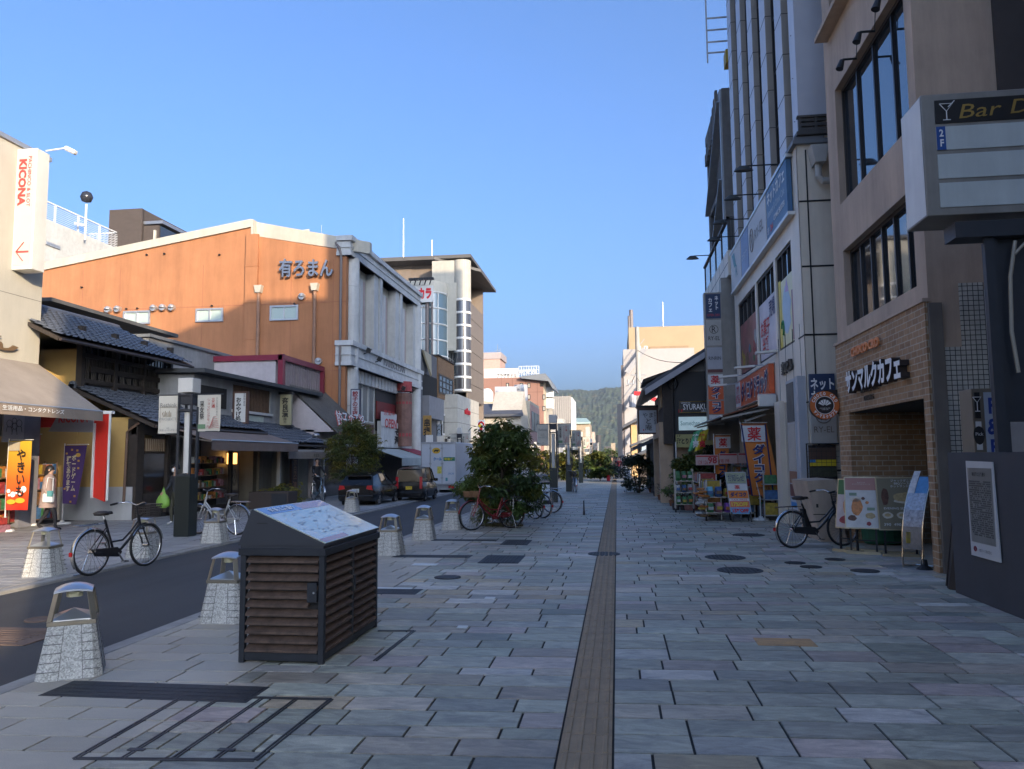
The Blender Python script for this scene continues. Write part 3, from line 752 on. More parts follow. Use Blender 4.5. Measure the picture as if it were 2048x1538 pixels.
cr=M('crimson_steel',(.22,.022,.045),.45,var=.06)
t=thing('louvred_block','pale block with crimson frame and vertical louvre screen','building',(MX,ya+3,0))
b=MB();b.box(MX-9,ya+.05,0,MX-.35,yb,zt-.05);b.build('wall',M('pale_pinkgrey',(.5,.45,.46),.8,stain=.08),t,True)
b=MB();f=.22
b.box(MX-9,ya-.05,zt-.24,MX-.01,ya+.16,zt);b.box(MX-.2,ya-.05,zb_,MX+.03,ya+.18,zt+.02)
b.box(MX-.2,ya+.18,zt-.24,MX+.03,yb,zt);b.box(MX-.2,yb-.2,zb_-.5,MX+.05,yb,zt-.24);b.box(MX-.2,ya+.18,zb_,MX+.02,yb-.2,zb_+.2);b.build('frame',cr,t,True)
b=MB();y=ya+.3
while y<yb-.3:b.box(MX-.26,y,zb_+.15,MX-.08,y+.12,zt-.2);y+=.27
b.build('louvre',M('louvre_grey',(.30,.25,.26),.6,.1,stain=.1),t,True)
t=thing('dumpling_shop','low shop with grey ribbed lean-to roof carrying loose white letters','building',(-13,34.5,0))
b=MB();sl0=Vector((-12.1,0,2.9));sl1=Vector((-14.4,0,5.0));y0,y1=32.7,36.95
b.prism([(sl0.x,y0,sl0.z),(sl0.x,y1,sl0.z),(sl1.x,y1,sl1.z),(sl1.x,y0,sl1.z)],(0,0,-.08))
for i in range(22):
 y=y0+.1+i*.2;b.bar((sl0.x,y,sl0.z+.02),(sl1.x,y,sl1.z+.02),.05)
b.build('roof',M('ribbed_grey',(.13,.125,.12),.6,.1,stain=.2),t,True)
b=MB();b.box(-16,y0,0,-13.2,y1,3.0);b.prism([(-12.3,y0,2.9),(-14.4,y0,4.85),(-14.4,y0,2.9)],(0,.1,0));b.build('wall',M('pale_pinkgrey',(1,1,1)),t,True)
b=MB();b.box(-13.25,y0+.3,0,-13.15,y1-.2,2.3);b.build('shopfront',glass('shop_glass',(0,0,0)),t,True)
b=MB();b.prism([(-13.1,y0+.6,2.55),(-11.9,y0+.6,2.25),(-11.9,y1,2.25),(-13.1,y1,2.55)],(0,0,.03));b.build('awning',M('pale_awning',(.45,.48,.46),.7,stain=.1),t,True)
b=MB();b.box(-12.05,y0,2.6,-11.95,y1,2.9);b.build('fascia',M('brown_frame',(1,1,1)),t,True)
text('餃子の王将',t,(-12.35,35.0,3.5),YP,(-.25,0,1),3.9,.72,[white_ink,M('letter_edge_red',(.4,.1,.08),.6)],ext=.06,bold=.005)
b=MB();p=AX(632,872,-12.2);b.tube([(p.x-.6,p.y-.8,p.z-.5),(p.x-.3,p.y-.4,p.z-.2),p],.025);b.lathe([(0,.12),(.12,.1),(.18,-.02),(0,-.02)],12,p);tag(b.build('floodlight',steel,smooth=True),'steel floodlight on a bent arm below the loose white letters','floodlight')
OY,OX=37.0,-13.34
terra=M('terracotta_render',(.44,.19,.085),.85,var=.06,scale=.5,stain=.2,bump=.08)
trim=M('pale_trim',(.50,.47,.39),.7,var=.06,stain=.12)
t=thing('terracotta_hall','large terracotta hall with white columned street front','building',(-20,44,0))
zr=12.25;pk=AY(500,455,OY);lf=AY(88,541,OY);pkx=pk.x
b=MB()
xl=-34
zl=lf.z+(pk.z-lf.z)*(xl-lf.x)/(pk.x-lf.x)
zc0=AY(498,471,OY).z;zc1=AY(694,496,OY).z
ww=RY(OY,541,612,597,640);w2=RY(OY,393,618,447,643);w3=RY(OY,248,623,301,648)
b.prism([(xl,OY,0),(OX-.7,OY,0),(OX-.7,OY,zc1),(pkx+.1,OY,zc0),(pkx+.1,OY,pk.z),(pkx,OY,pk.z),(xl,OY,zl)],(0,13.4,0))
b.box(OX-.7,OY,0,OX-.02,OY+.34,zc1)
b.build('wall',terra,t,True)
b=MB();d=.18
b.prism([(xl,OY-.12,zl),(pkx+.1,OY-.12,pk.z),(pkx+.1,OY-.12,pk.z+.42),(xl,OY-.12,zl+.42)],(0,13.6,0))
b.build('roof_edge',trim,t,True)
e=AY(690,490,OY);p5=AY(540,470,OY+2)
b=MB();b.prism([(pkx+.1,OY+.3,pk.z+.4),(e.x+1.2,OY+.3,zc1+.35),(e.x+1.2,OY+.3,zc1-.25),(pkx+.1,OY+.3,pk.z-.35)],(0,.35,0));b.prism([(pkx+.1,OY-.1,pk.z+.4),(pkx+.1,OY+3,pk.z+.4),(pkx+.1,OY+3,pk.z-.9),(pkx+.1,OY-.1,pk.z-.9)],(.12,0,0))
b.bar((pkx+.3,OY+.6,zc0),(pkx+2.6,OY+1.5,zc0+.55),.4,.1);b.build('gable_brace',trim,t,True)
b=MB();q=RY(OY,495,490,512,720);b.box(q[0],OY-.18,4,q[2]+.05,OY,zc0+.02)
for z in(11.6,9.7,7.8,5.9):b.box(q[0]-.02,OY-.2,z-.03,q[2]+.07,OY,z+.03)
b.build('duct_casing',terra,t,True)
pipe=M('rust_pipe',(.28,.15,.09),.6,var=.15)
for px,y0_,y1_ in((520,582,730),(632,578,760)):
 b=MB();p=AY(px,y0_,OY);p2=AY(px,y1_,OY);b.cyl((p.x,OY-.14,p.z),(p.x,OY-.14,3),.09,n=10);pp=b.build('downpipe',pipe,t,True)
 b=MB();b.prism([(p.x-.2,OY-.3,p.z+.25),(p.x+.2,OY-.3,p.z+.25),(p.x+.13,OY-.3,p.z-.12),(p.x-.13,OY-.3,p.z-.12)],(0,.3,0));b.build('hopper',trim,pp,True)
b=MB();p=AY(690,560,OY);b.tube([(OX-.25,OY-.13,1.5),(OX-.25,OY-.13,12),(OX-.35,OY-.2,12.35),(OX-.6,OY+.05,12.65)],.07,8);b.build('corner_pipe',M('grey_pipe',(.16,.13,.12),.5),t,True)
for px,py in((219,620),(238,619),(310,617),(328,616),(346,616),(606,594),(639,723)):
 p=AY(px,py,OY);b=MB()
 b.tube([(p.x,OY,p.z),(p.x,OY-.22,p.z)],.17,12);b.lathe([(.17,0),(.17,.02),(.12,.1),(0,.14)],12,(p.x,OY-.2,p.z));b.build('vent_hood',alu,t,True)
for q in(ww,w2,w3):
 window(t,'y',OY,-1,*q,nu=2,fm=alu,gm=pane_pale,fw=.09,th=.09)
for px,py in((165,575),(295,510),(330,508),(440,510),(425,612),(590,608),(276,617),(254,618)):
 p=AY(px,py,OY);MB().cyl((p.x,OY,p.z),(p.x,OY-.12,p.z),.045,n=6).build('wall_spout',black,t,True)
b=MB()
for z in(9.6,6.1):b.box(xl,OY-.008,z-.015,OX,OY,z+.015)
for px in(160,235,402,580,665):p=AY(px,700,OY);b.box(p.x-.012,OY-.008,3,p.x+.012,OY,min(11.8,zc0-.2))
b.build('panel_joint',M('terra_joint',(.33,.13,.07),.9),t,True)
lm=M('brushed_letter',(.35,.36,.38),.3,.85,var=.1)
text('有ろまん',t,AY(616,538,OY)+Vector((0,-.16,0)),(1,0,-.04),ZP,2.85,.95,lm,ext=.14,bold=.02,name='metal_lettering')
for px,yt,Y in((643,450,42),(807,437,75),(864,480,75)):
 p=AY(px,yt,Y);b=MB();b.tube([(p.x,Y,p.z-(3.5 if Y<50 else 6)),(p.x,Y,p.z)],[.05,.015] if Y<50 else[.08,.03],6)
 tag(b.build('antenna_mast',steel),{643:'thin mast above the white columned hall',807:'tall thin mast on the brown apartment roof',864:'short thin mast on the brown apartment roof'}[px],'antenna')
fy0,fy1=OY+.35,50.9;FXX=OX
wt=M('stained_white',(.60,.60,.58),.6,var=.08,stain=.22)
b=MB();b.box(OX-.6,fy0,0,OX-.35,fy1,12.3);b.build('front_wall',M('cream_panel',(.48,.44,.36),.8,stain=.15),t,True)
zcor0=AX(715,545,OX).z
def frieze(z0,z1,nm,x):
 b=MB();b.box(OX-.5,OY-.1,z0,x,fy1+.15,z1);b.box(OX-.5,OY-.22,z1-.25,x+.14,fy1+.28,z1);b.box(OX-.5,OY-.16,z0,x+.07,fy1+.2,z0+.18);b.box(OX-.5,OY-.16,(z0+z1)/2-.1,x+.05,fy1+.2,(z0+z1)/2-.03);return b.build(nm,wt,t,True)
frieze(11.95,12.95,'cornice',OX+.22)
mid=frieze(6.35,7.6,'mid_cornice',OX+.3)
text('MANSOLEIAN',mid,(OX+.31,44.6,7.2),YP,ZP,4.4,.42,M('grey_letter',(.25,.25,.26),.5),ext=.03)
for y in(OY+.75,fy1-.45):
 b=MB();b.cyl((OX+.02,y,0),(OX+.02,y,11.95),.38,n=18)
 for z in(2.2,4.4,9.0,10.5):b.lathe([(.385,-.02),(.4,0),(.385,.02)],18,(OX+.02,y,z))
 b.build('column',wt,t,True,smooth=False)
pk_m=M('pink_panel',(.46,.36,.33),.8,stain=.12)
b1,b2=MB(),MB();yw=fy1-OY-2.2
for i in range(3):
 y=OY+1.6+i*4.2
 b1.box(OX-.35,y+2.55,7.6,OX+.12,y+3.3,11.95);b1.box(OX-.35,y+3.38,7.6,OX+.2,y+3.85,11.95)
 for k in range(2):b2.box(OX-.35,y+.55+k*1.05,7.6,OX-.28,y+1.1+k*1.05,11.4)
 b1.box(OX-.35,y+.05,7.6,OX-.2,y+.5,11.4);b1.box(OX-.35,y+1.12,7.6,OX-.2,y+1.55,11.4)
b1.build('pilaster',wt,t,True);b2.build('pink_band',pk_m,t,True)
gy0,gy1=OY+1.3,OY+5.6
for i in range(4):
 y=gy0+i*(gy1-gy0)/4;window(t,'x',OX-.34,1,y+.05,3.7,y+(gy1-gy0)/4-.05,6.1,nu=1,fm=wt,gm=glass('mirror_glass',(.25,.25,.22),.06),fw=.07)
b=MB();b.box(OX-.34,gy1+.3,3.3,OX-.3,fy1-2.6,6.1);b.build('dark_bay',M('dark_clad',(.03,.028,.028),.7,var=.2),t,True)
b=MB();b.box(OX-.3,gy1+.3,4.0,OX-.22,fy1-3,5.0);b.build('red_bay_panel',M('deep_red',(.18,.02,.02),.6),t,True)
b=MB()
for i in range(20):
 y=OY+1.3+i*.62;b.box(OX-.3,y,5.7,OX-.05,y+.5,6.35)
b.build('soffit_panel',wt,t,True)
b=MB();b.box(OX-.2,gy1+.3,2.35,OX+.02,fy1-1.3,3.85)
for i in range(24):
 y=gy1+.35+i*.28;b.box(OX+.02,y,2.35,OX+.035,y+.22,3.85)
fz=b.build('shop_fascia',wt,t,True)
text('そもの\n海鮮館',fz,(OX+.05,gy1+4.6,3.05),YP,ZP,3.4,1.0,ink,ext=.02,bold=.03)
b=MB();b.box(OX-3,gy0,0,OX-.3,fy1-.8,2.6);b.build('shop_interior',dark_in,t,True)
b=MB();b.box(OX-.3,gy0+.3,2.45,OX-.22,gy0+4.0,3.6);rb=b.build('red_poster',M('dark_red_poster',(.07,.008,.008),.5),t,True)
b=MB();b.lathe([(0,-.5),(.3,-.35),(.34,.1),(.2,.45),(0,.5)],14,(OX-.18,gy0+2.6,3.05),0,.12,1);b.build('poster_face',M('flesh_poster',(.3,.14,.09),.6,var=.3),rb,True,smooth=True)
for lb,y0_,y1_,m_,z_,nm_ in(('grey white awning with a lettered edge below the hall fascia',gy1-1.2,fy1-4.2,M('greywhite_awning',(.42,.45,.43),.8,stain=.15),2.25,''),('crimson awning next to the white delivery truck',fy1-4.1,fy1-.6,M('crimson_awning',(.30,.035,.06),.8,stain=.1),2.3,'')):
 s=thing('shop_awning',lb,'awning',(OX+.8,(y0_+y1_)/2,0))
 b=MB();b.prism([(OX+.05,y0_,z_),(OX+1.7,y0_,z_-.55),(OX+1.7,y1_,z_-.55),(OX+.05,y1_,z_)],(0,0,.03));b.build('canopy',m_,s,True)
 b=MB();b.box(OX+1.68,y0_,z_-.95,OX+1.7,y1_,z_-.55);b.build('valance',m_,s,True)
o,Y,q=blade(701,778,720,838,OX+.4,1,M('navy_frame',(.02,.03,.06),.5),'vertical pale sign with dark red dumpling lettering on the hall corner column')
b=MB();b.box(q[0]+.05,Y-.008,q[1]+.05,q[2]-.05,Y+.01,q[3]-.05);pn=b.build('sign_face',M('sign_face_pale',(.45,.47,.5),.6),o,True)
text('餃子の王将',pn,((q[0]+q[2])/2,Y-.014,(q[1]+q[3])/2),XP,ZP,.3,(q[3]-q[1])*.86,M('dark_red',(.25,.012,.02),.6),vert=True,bold=.03)
q=RX(OX+.1,763,823,794,856);b=MB();b.box(OX+.06,q[0],q[1],OX+.08,q[2],q[3]);o=tag(b.build('banner',M('banner_white',(.6,.58,.55),.8,var=.05)),'white banner with red lettering on the hall balcony','banner')
text('OPEN',o,(OX+.09,(q[0]+q[2])/2+.3,(q[1]+q[3])/2-.2),YP,ZP,2.4,.55,red_ink,bold=.02);text('営業中',o,(OX+.09,(q[0]+q[2])/2,(q[1]+q[3])/2+.4),YP,ZP,2.2,.3,M('faded_red',(1,1,1)))
q=RX(OX+.42,806,785,818,893);b=MB();b.tube([(OX+.28,(q[0]+q[2])/2,q[1]),(OX+.28,(q[0]+q[2])/2,q[3])],.5,14);o=tag(b.build('poster_column',M('brown_poster',(.20,.10,.075),.6,var=.5,scale=1.4)),'tall brownish poster wrapped round the hall far column','poster')
b=MB();z=q[1];b.lathe([(.505,.6),(.505,.8)],14,(OX+.28,(q[0]+q[2])/2,z));b.lathe([(.505,2.6),(.505,2.75)],14,(OX+.28,(q[0]+q[2])/2,z));b.lathe([(.505,3.4),(.505,4.0)],14,(OX+.28,(q[0]+q[2])/2,z));b.build('printed_band',M('poster_red',(.35,.05,.05),.6,var=.3),o,True)
for i,(px,py) in enumerate(((735,705),(757,722),(805,780),(822,785))):
 p=AX(px,py,OX+.5);b=MB();b.bar(p,p+Vector((.12,0,.22)),.2,.2);b.bar((OX+.2,p.y,p.z-.1),p,.05);tag(b.build('spotlight',black),('small black spotlight under the first white fin','small black spotlight on the lettered ledge','black spotlight at the top of the brownish poster','black spotlight right of the brownish poster top')[i],'spotlight')
t=thing('white_roof_block','white block with railed roof terrace behind the terracotta hall','building',(-34,60,0))
X_=-36;a=AX(60,428,X_);e=AX(235,495,X_);zt=e.z-.05
b=MB();b.box(X_-12,a.y-2,0,X_,e.y,zt);b.build('wall',M('white_cladding',(.50,.49,.45),.7,stain=.10),t,True)
q=RX(X_,90,482,118,499);window(t,'x',X_,1,q[0],q[1],q[2],q[3],nu=2,fm=alu,gm=pane,fw=.1,th=.1)
b=MB();zr_=zt+1.15
y=a.y
while y<e.y+.1:
 b.box(X_-.1,y-.04,zt,X_,y+.04,zr_);y+=2.2
for k in range(9):b.box(X_-.06,a.y-2,zt+.1+k*.125,X_-.04,e.y,zt+.125+k*.125)
b.box(X_-.1,a.y-2,zr_-.05,X_,e.y,zr_+.03)
for k in range(9):b.box(X_-8,e.y-.06,zt+.1+k*.125,X_,e.y-.04,zt+.125+k*.125)
b.box(X_-8,e.y-.1,zr_-.05,X_,e.y,zr_+.03);b.build('railing',white,t,True)
p=AX(170,470,X_+.3);b=MB();b.tube([(p.x,p.y,zt-.5),(p.x,p.y,zt+2.0)],.07);b.bar((p.x,p.y,zt+.5),(p.x,p.y-1.0,zt+.35),.14);m_=tag(b.build('camera_mast',white),'roof terrace mast with a glass dome camera','camera mast')
b=MB();b.lathe([(0,.65),(.3,.5),(.42,.2),(.3,-.1),(0,-.2)],12,(p.x,p.y,zt+2.3));b.build('camera_dome',M('smoke_dome',(.03,.03,.035),.15),m_,True,smooth=True)
t=thing('brick_penthouse','dark brown brick rooftop block behind the railed terrace','building',(-38,80,0))
Y_=78;q=RY(Y_,219,420,281,498);bz=AY(281,420,Y_).z
b=MB();b.box(q[0],Y_,0,q[2],Y_+.4,q[3]);b.box(q[0],Y_+.3,0,q[2],Y_+14,q[3]-.02)
b.build('wall',brick('dark_brick','any',.35,.12,(.055,.04,.032),(.075,.055,.045),(.10,.08,.065),.015),t,True)
xe=AY(317,500,Y_+.5).x
b=MB();z0=AY(300,500,Y_).z-1;b.box(q[2],Y_+.4,0,xe,Y_+14,AY(317,448,Y_).z);b.build('low_wall',brick('dark_brick','any',1,1,(1,)*3,(1,)*3,(1,)*3),t,True)
b=MB();zz=AY(318,445,Y_).z;b.box(xe-.1,Y_+.6,zz-3.2,xe+.1,Y_+13.6,zz-.2);b.build('window_band',pane,t,True)
b=MB();b.box(q[2],Y_+.35,zz,xe+.5,Y_+14.3,zz+.35);b.build('roof_edge',steel,t,True)
p=AY(306,480,Y_);b=MB();b.box(p.x-.12,Y_+.2,p.z-3,p.x+.12,Y_+.42,p.z+1.2);b.build('roof_pipe',trim,t,True)
taupe=M('taupe_render',(.54,.405,.30),.85,var=.08,scale=1.0,stain=.22,bump=.12)
tbrick=brick('tan_brick','x',.235,.098,(.44,.26,.13),(.31,.175,.085),(.50,.41,.30),.009,wob=.006,stain=.2)
tbrick_y=brick('tan_brick_side','any',.235,.098,(.44,.26,.13),(.31,.175,.085),(.50,.41,.30),.009,wob=.006,stain=.2)
BX,BY0,BY1=4.55,11.86,16.55
t=thing('cafe_building','taupe building with tan brick ground floor and dark framed windows','building',(BX+3,14,0))
zb=3.92
wA=[12.27,4.24,15.95,5.86];wB=[12.15,6.68,16.0,8.28]
def lift(px,py):return AX(px,py,BX)
pA=RX(BX,1686,495,1838,570)
b=MB()
wA=[12.25,lift(1838,570).z,lift(1686,500).y,lift(1828,373).z]
wB=[lift(1838,232).y+.35,lift(1838,232).z,lift(1670,345).y-.25,lift(1670,345).z+1.62]
wC=[12.2,10.6,16.0,12.0]
front(b,'x',BX,-1,BY0,zb,BY1,26,[tuple(wA),tuple(wB),tuple(wC),(12.2,13.3,16,14.9)],.22)
b.face([(BX,BY0,2.2),(BX,BY0,26),(BX+1.15,BY0,26),(BX+1.15,BY0,2.2)]);b.face([(BX,BY1,0),(BX,BY1,26),(BX+12,BY1,26),(BX+12,BY1,0)])
b.box(BX+.3,BY0+.02,zb,BX+12,BY1-.02,26);b.box(BX+1.3,BY0+.02,0,BX+12,BY1-.02,zb+.05)
b.build('wall',taupe,t,True)
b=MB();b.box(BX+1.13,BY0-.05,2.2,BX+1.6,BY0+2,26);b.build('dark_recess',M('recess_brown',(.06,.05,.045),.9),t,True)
for w_,nu in((wA,6),(wB,4),(wC,5)):
 window(t,'x',BX+.2,-1,w_[0],w_[1],w_[2],w_[3],nu=nu,fm=M('bronze_frame',(.035,.03,.028),.45,.3),gm=pane,fw=.07,th=.07)
zl=lift(1672,40).z-.1;b=MB();b.box(BX-.2,BY0+.2,zl+.1,BX,BY1-.3,zl+.2);b.box(BX-.14,BY0+.2,zl+.2,BX,BY1-.3,zl+.32);b.box(BX-.26,BY0+.2,zl,BX,BY1-.3,zl+.1);b.build('ledge',taupe,t,True)
dY0,dY1=AX(1848,810,BX-.06).y,AX(1702,900,BX-.06).y;dz=2.50
b=MB();front(b,'x',BX-.06,-1,BY0,0,BY1-.02,zb,[(dY0,0,dY1,dz)],1.6)
b.build('brick_front',tbrick,t,True)
b=MB();b.box(BX+1.3,dY0,0,BX+1.4,dY1,dz);b.face([(BX-.06,dY1-.002,0),(BX-.06,dY1-.002,dz),(BX+1.3,dY1-.002,dz),(BX+1.3,dY1-.002,0)]);b.face([(BX-.06,BY0,0),(BX+.0,BY0,0),(BX+.0,BY0,zb),(BX-.06,BY0,zb)]);b.build('doorway_brick',tbrick_y,t,True)
b=MB();b.box(BX+.2,dY0+.05,0,BX+.28,dY0+.5,dz);b.build('door',M('door_dark',(.02,.015,.012),.3),t,True)
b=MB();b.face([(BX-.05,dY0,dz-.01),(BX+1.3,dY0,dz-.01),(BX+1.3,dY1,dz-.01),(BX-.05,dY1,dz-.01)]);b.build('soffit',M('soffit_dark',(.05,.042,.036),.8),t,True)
b=MB();b.box(BX-.09,BY0-.02,zb-.02,BX+.02,BY1,zb+.03);b.build('band',taupe,t,True)
b=MB();b.box(BX-.02,BY0-.06,0,BX+.16,BY0,zb-.05);b.build('corner_strip',M('zinc_strip',(.21,.18,.15),.7,.1,stain=.3),t,True)
l0,l1=AX(1690,760,BX-.1),AX(1808,720,BX-.1)
ly=(l0.y+l1.y)/2
text('CHOCO CRO',t,(BX-.1,(AX(1715,700,BX).y+AX(1772,690,BX).y)/2,3.60),YM,ZP,AX(1715,700,BX).y-AX(1772,690,BX).y,.17,M('orange_letter',(.75,.25,.08),.5),ext=.03,bold=.035)
fx_=BX-.2;text('サンマルクカフェ',t,(fx_+.14,(AX(1691,760,fx_).y+AX(1800,730,fx_).y)/2,(AX(1745,748,fx_).z)),YM,ZP,(AX(1691,760,fx_).y-AX(1800,730,fx_).y),AX(1798,705,fx_).z-AX(1798,762,fx_).z,[white_ink,M('letter_side',(.03,.022,.02),.5)],ext=.14,bold=.05,name='cafe_lettering')
text('ST.MARC CAFE',t,(BX-.08,(AX(1728,790,BX).y+AX(1772,775,BX).y)/2,2.86),YM,ZP,.95,.11,M('dull_metal_letter',(.10,.085,.07),.4,.6),ext=.02)
text('DINING',t,(BX-.08,(AX(1735,800,BX).y+AX(1762,795,BX).y)/2,2.70),YM,ZP,.5,.09,M('dull_metal_letter',(1,1,1)),ext=.02)
for i,(px,py) in enumerate(((1680,132),(1714,78),(1752,12))):
 p=AX(px,py,BX-.3);b=MB();b.tube([(BX,p.y,p.z+.12),(BX-.25,p.y,p.z+.12)],.02)
 s=tag(b.build('facade_spotlight',black),('black spotlight at the far end above the upper cafe window','black spotlight in the middle above the upper cafe window','black spotlight at the near end above the upper cafe window')[i],'spotlight')
 b=MB();b.cyl((BX-.26,p.y,p.z+.10),(BX-.32,p.y-.02,p.z-.07),.045,.068,12);b.build('lamp_head',black,s,True)
 b=MB();b.tube([(BX-.005,p.y,p.z+.12),(BX-.005,p.y-.1,p.z+.5)],.008,4);b.build('cable',black,s,True)
t=thing('side_tile_wall','pale square tiled side wall by the dark steel sign post','wall',(BX+.6,BY0-.1,0))
tl=brick('white_tile','any',.072,.072,(.55,.52,.45),(.5,.47,.41),(.05,.05,.05),.006,off=0,stain=.15)
x2=AY(1990,700,BY0).x
b=MB();b.prism([(BX+.17,BY0-.03,0),(BX+.75,BY0-.03,0),(BX+.75,BY0-.03,4.15),(BX+.42,BY0-.03,4.15),(BX+.42,BY0-.03,3.22),(BX+.17,BY0-.03,3.22)],(0,.03,0));b.build('tiling',tl,t,True)
b=MB();b.box(BX+.75,BY0-.12,0,BX+2.4,BY0+.02,4.05);b.build('grey_panel',M('grey_panel',(.36,.35,.35),.7,stain=.15),t,True)
SY=9.0
t=thing('bar_sign_post','dark steel post carrying the bar light box over the pavement','sign post',(4.2,9.2,0))
b=MB();p=AY(1905,470,SY);b.box(3.76,SY-.05,4.06,5.2,SY+.25,4.24);b.build('cross_arm',dark_steel,t,True)
pz=AY(2000,806,SY+.1).z;xa=AY(1968,600,SY+.1).x
b=MB();b.prism([(xa,SY,1.7),(xa+.10,SY,1.7),(xa+.10,SY,4.06),(xa,SY,4.06)],(0,.05,0));b.box(xa+.16,SY+.1,pz-.2,xa+.5,SY+.3,4.06);b.box(xa+.1,SY+.05,0,xa+.16,SY+.3,4.06);b.build('post',dark_steel,t,True)
b=MB();b.tube([(xa+.3,SY-.03,4.0),(xa+.22,SY-.04,3.6),(xa+.2,SY-.03,3.0),(xa+.24,SY-.03,2.55)],.02,6);b.tube([(xa+.9,SY-.05,4.0),(xa+.4,SY-.05,3.98),(xa+.28,SY-.04,3.85)],.018,6);b.build('cable',M('cable_beige',(.35,.31,.24),.6),t,True)
x0s,x1s=3.5,5.6;zs0,zs1=4.33,5.74
b=MB();b.box(x0s,SY,zs0,x1s,SY+.62,zs1);o=tag(b.build('bar_light_box',M('lightbox_frame',(.30,.28,.25),.45,.4,stain=.2),bevel=.008),'framed light box sign with script bar panel and blank white panels','sign')
b=MB();b.face([(x0s-.004,SY+.02,zs0+.02),(x0s-.004,SY+.60,zs0+.02),(x0s-.004,SY+.60,zs1-.02),(x0s-.004,SY+.02,zs1-.02)][::-1]);b.build('end_panel',white,o,True)
hz=[(5.42,5.64),(5.12,5.37),(4.81,5.06),(4.42,4.75)]
hz=[(5.39,5.66),(5.08,5.35),(4.75,5.03),(4.42,4.70)]
for i,(a,e) in enumerate(hz):
 b=MB();b.box(x0s+.14,SY-.012,a,x1s-.1,SY+.01,e);pn=b.build('panel',M('panel_black',(.012,.011,.011),.3) if i==0 else M('panel_white',(.55,.58,.55),.5,var=.05,stain=.12),o,True)
 if i==0:
  p=(AY(1960,215,SY).x+AY(2046,215,SY).x)/2
  text('Bar D',pn,(x0s+.78,SY-.016,(a+e)/2),(1,0,0.04),(.28,0,1),.74,.17,M('gold_letter',(.45,.30,.09),.3,.8),bold=.0)
  b=MB();gx,gz=x0s+.26,(a+e)/2
  b.tube([(gx-.07,SY-.016,gz+.09),(gx+.07,SY-.016,gz+.09),(gx,SY-.016,gz-.0),(gx-.07,SY-.016,gz+.09)],.006,4);b.tube([(gx,SY-.016,gz),(gx,SY-.016,gz-.1)],.006,4);b.tube([(gx-.04,SY-.016,gz-.1),(gx+.04,SY-.016,gz-.1)],.006,4);b.tube([(gx+.02,SY-.016,gz+.05),(gx+.09,SY-.016,gz+.12)],.005,4);b.build('glass_drawing',white_ink,pn,True)
 if i==1:
  b=MB();b.box(x0s+.14,SY-.018,a,x0s+.235,SY-.012,e);bl=b.build('floor_tag',M('tag_blue',(.01,.07,.28),.5),pn,True)
  text('2\nF',bl,(x0s+.188,SY-.022,(a+e)/2),XP,ZP,.045,.2,white_ink,bold=.03)
q=RY(10.6,1938,778,2012,960)
b=MB();b.box(q[0],10.55,0,q[2],10.9,q[3]);o=tag(b.build('bar_floor_sign',M('sign_bronze',(.20,.17,.13),.45,.4,var=.1),bevel=.006),'narrow bronze framed bar sign with blue brush lettering behind the grey wall','sign')
xs=AY(1962,800,10.55).x
b=MB();b.box(xs+.03,10.535,1.2,q[2]-.04,10.55,q[3]-.05);pn=b.build('pale_panel',M('panel_paleblue',(.36,.40,.46),.5),o,True)
text('F&Fビ',pn,((xs+q[2])/2,10.53,q[3]-.62),XP,ZP,.18,1.0,M('blue_brush',(.01,.035,.22),.6),vert=True,bold=.03)
b=MB();b.box(q[0]+.03,10.535,q[3]-.38,xs-.02,10.55,q[3]-.05);k_=b.build('black_panel',M('panel_black',(1,1,1)),o,True)
gx,gz=(q[0]+xs)/2,q[3]-.18;b=MB();b.tube([(gx-.05,10.53,gz+.07),(gx+.05,10.53,gz+.07),(gx,10.53,gz),(gx-.05,10.53,gz+.07)],.005,4);b.tube([(gx,10.53,gz),(gx,10.53,gz-.11)],.005,4);b.tube([(gx-.03,10.53,gz-.11),(gx+.03,10.53,gz-.11)],.005,4);b.build('glass_drawing',white_ink,k_,True)
b=MB();b.box(q[0]+.03,10.535,q[3]-.78,xs-.02,10.55,q[3]-.42);k_=b.build('white_panel',white,o,True)
b=MB();b.lathe([(0,0),(.075,0)],16,(gx,0,0));pk=[(gx+.068*math.sin(a*.39),10.53,q[3]-.58-.1*math.cos(a*.39)*(1 if math.cos(a*.39)<0 else 1.35)) for a in range(16)]
b=MB().face(pk[::-1]);b.build('plectrum_mark',ink,k_,True);text('Pick',k_,(gx,10.525,q[3]-.58),XP,ZP,.09,.04,white_ink)
t=thing('plaque_wall','dark grey free-standing wall block with a pale steel plaque','wall',(4.4,9.3,0))
b=MB();b.prism([(4.06,10.28,0),(4.06,7.9,0),(4.06,7.9,1.69),(4.06,10.28,1.70)],(1.6,0,0));b.build('block',M('charcoal_render',(.05,.05,.056),.75,var=.12,scale=1.2,bump=.1,stain=.12),t,True,bevel=.01)
q=RX(4.05,1932,925,1985,925);y1p=AX(1934,925,4.05).y;y0p=AX(1987,925,4.05).y
pl=[(4.05,y1p,1.60),(4.05,y0p,1.59),(4.05,y0p-.04,.52),(4.05,y1p-.0,.52)]
b=MB();b.prism(pl,(-.015,0,0));p_=b.build('plaque',M('plaque_white',(.55,.55,.54),.4,.2,var=.04),t,True)
b=MB();b.box(4.03,y0p+.03,.68,4.034,y1p-.04,1.52);b.build('steel_face',M('plaque_steel',(.30,.30,.28),.35,.6,var=.1,stain=.15),p_,True)
b=MB();rr=random.Random(5);y=y0p+.06
while y<y1p-.08:
 z=1.36
 while z>.74:b.box(4.027,y,z,4.0295,y+.012,z+.016*rr.choice((1,1,1,0)));z-=.024
 y+=.021
mt=b.build('text_columns',M('plaque_ink',(.09,.09,.085),.6),p_,True);mt['kind']='stuff'
yc=(y0p+y1p)/2
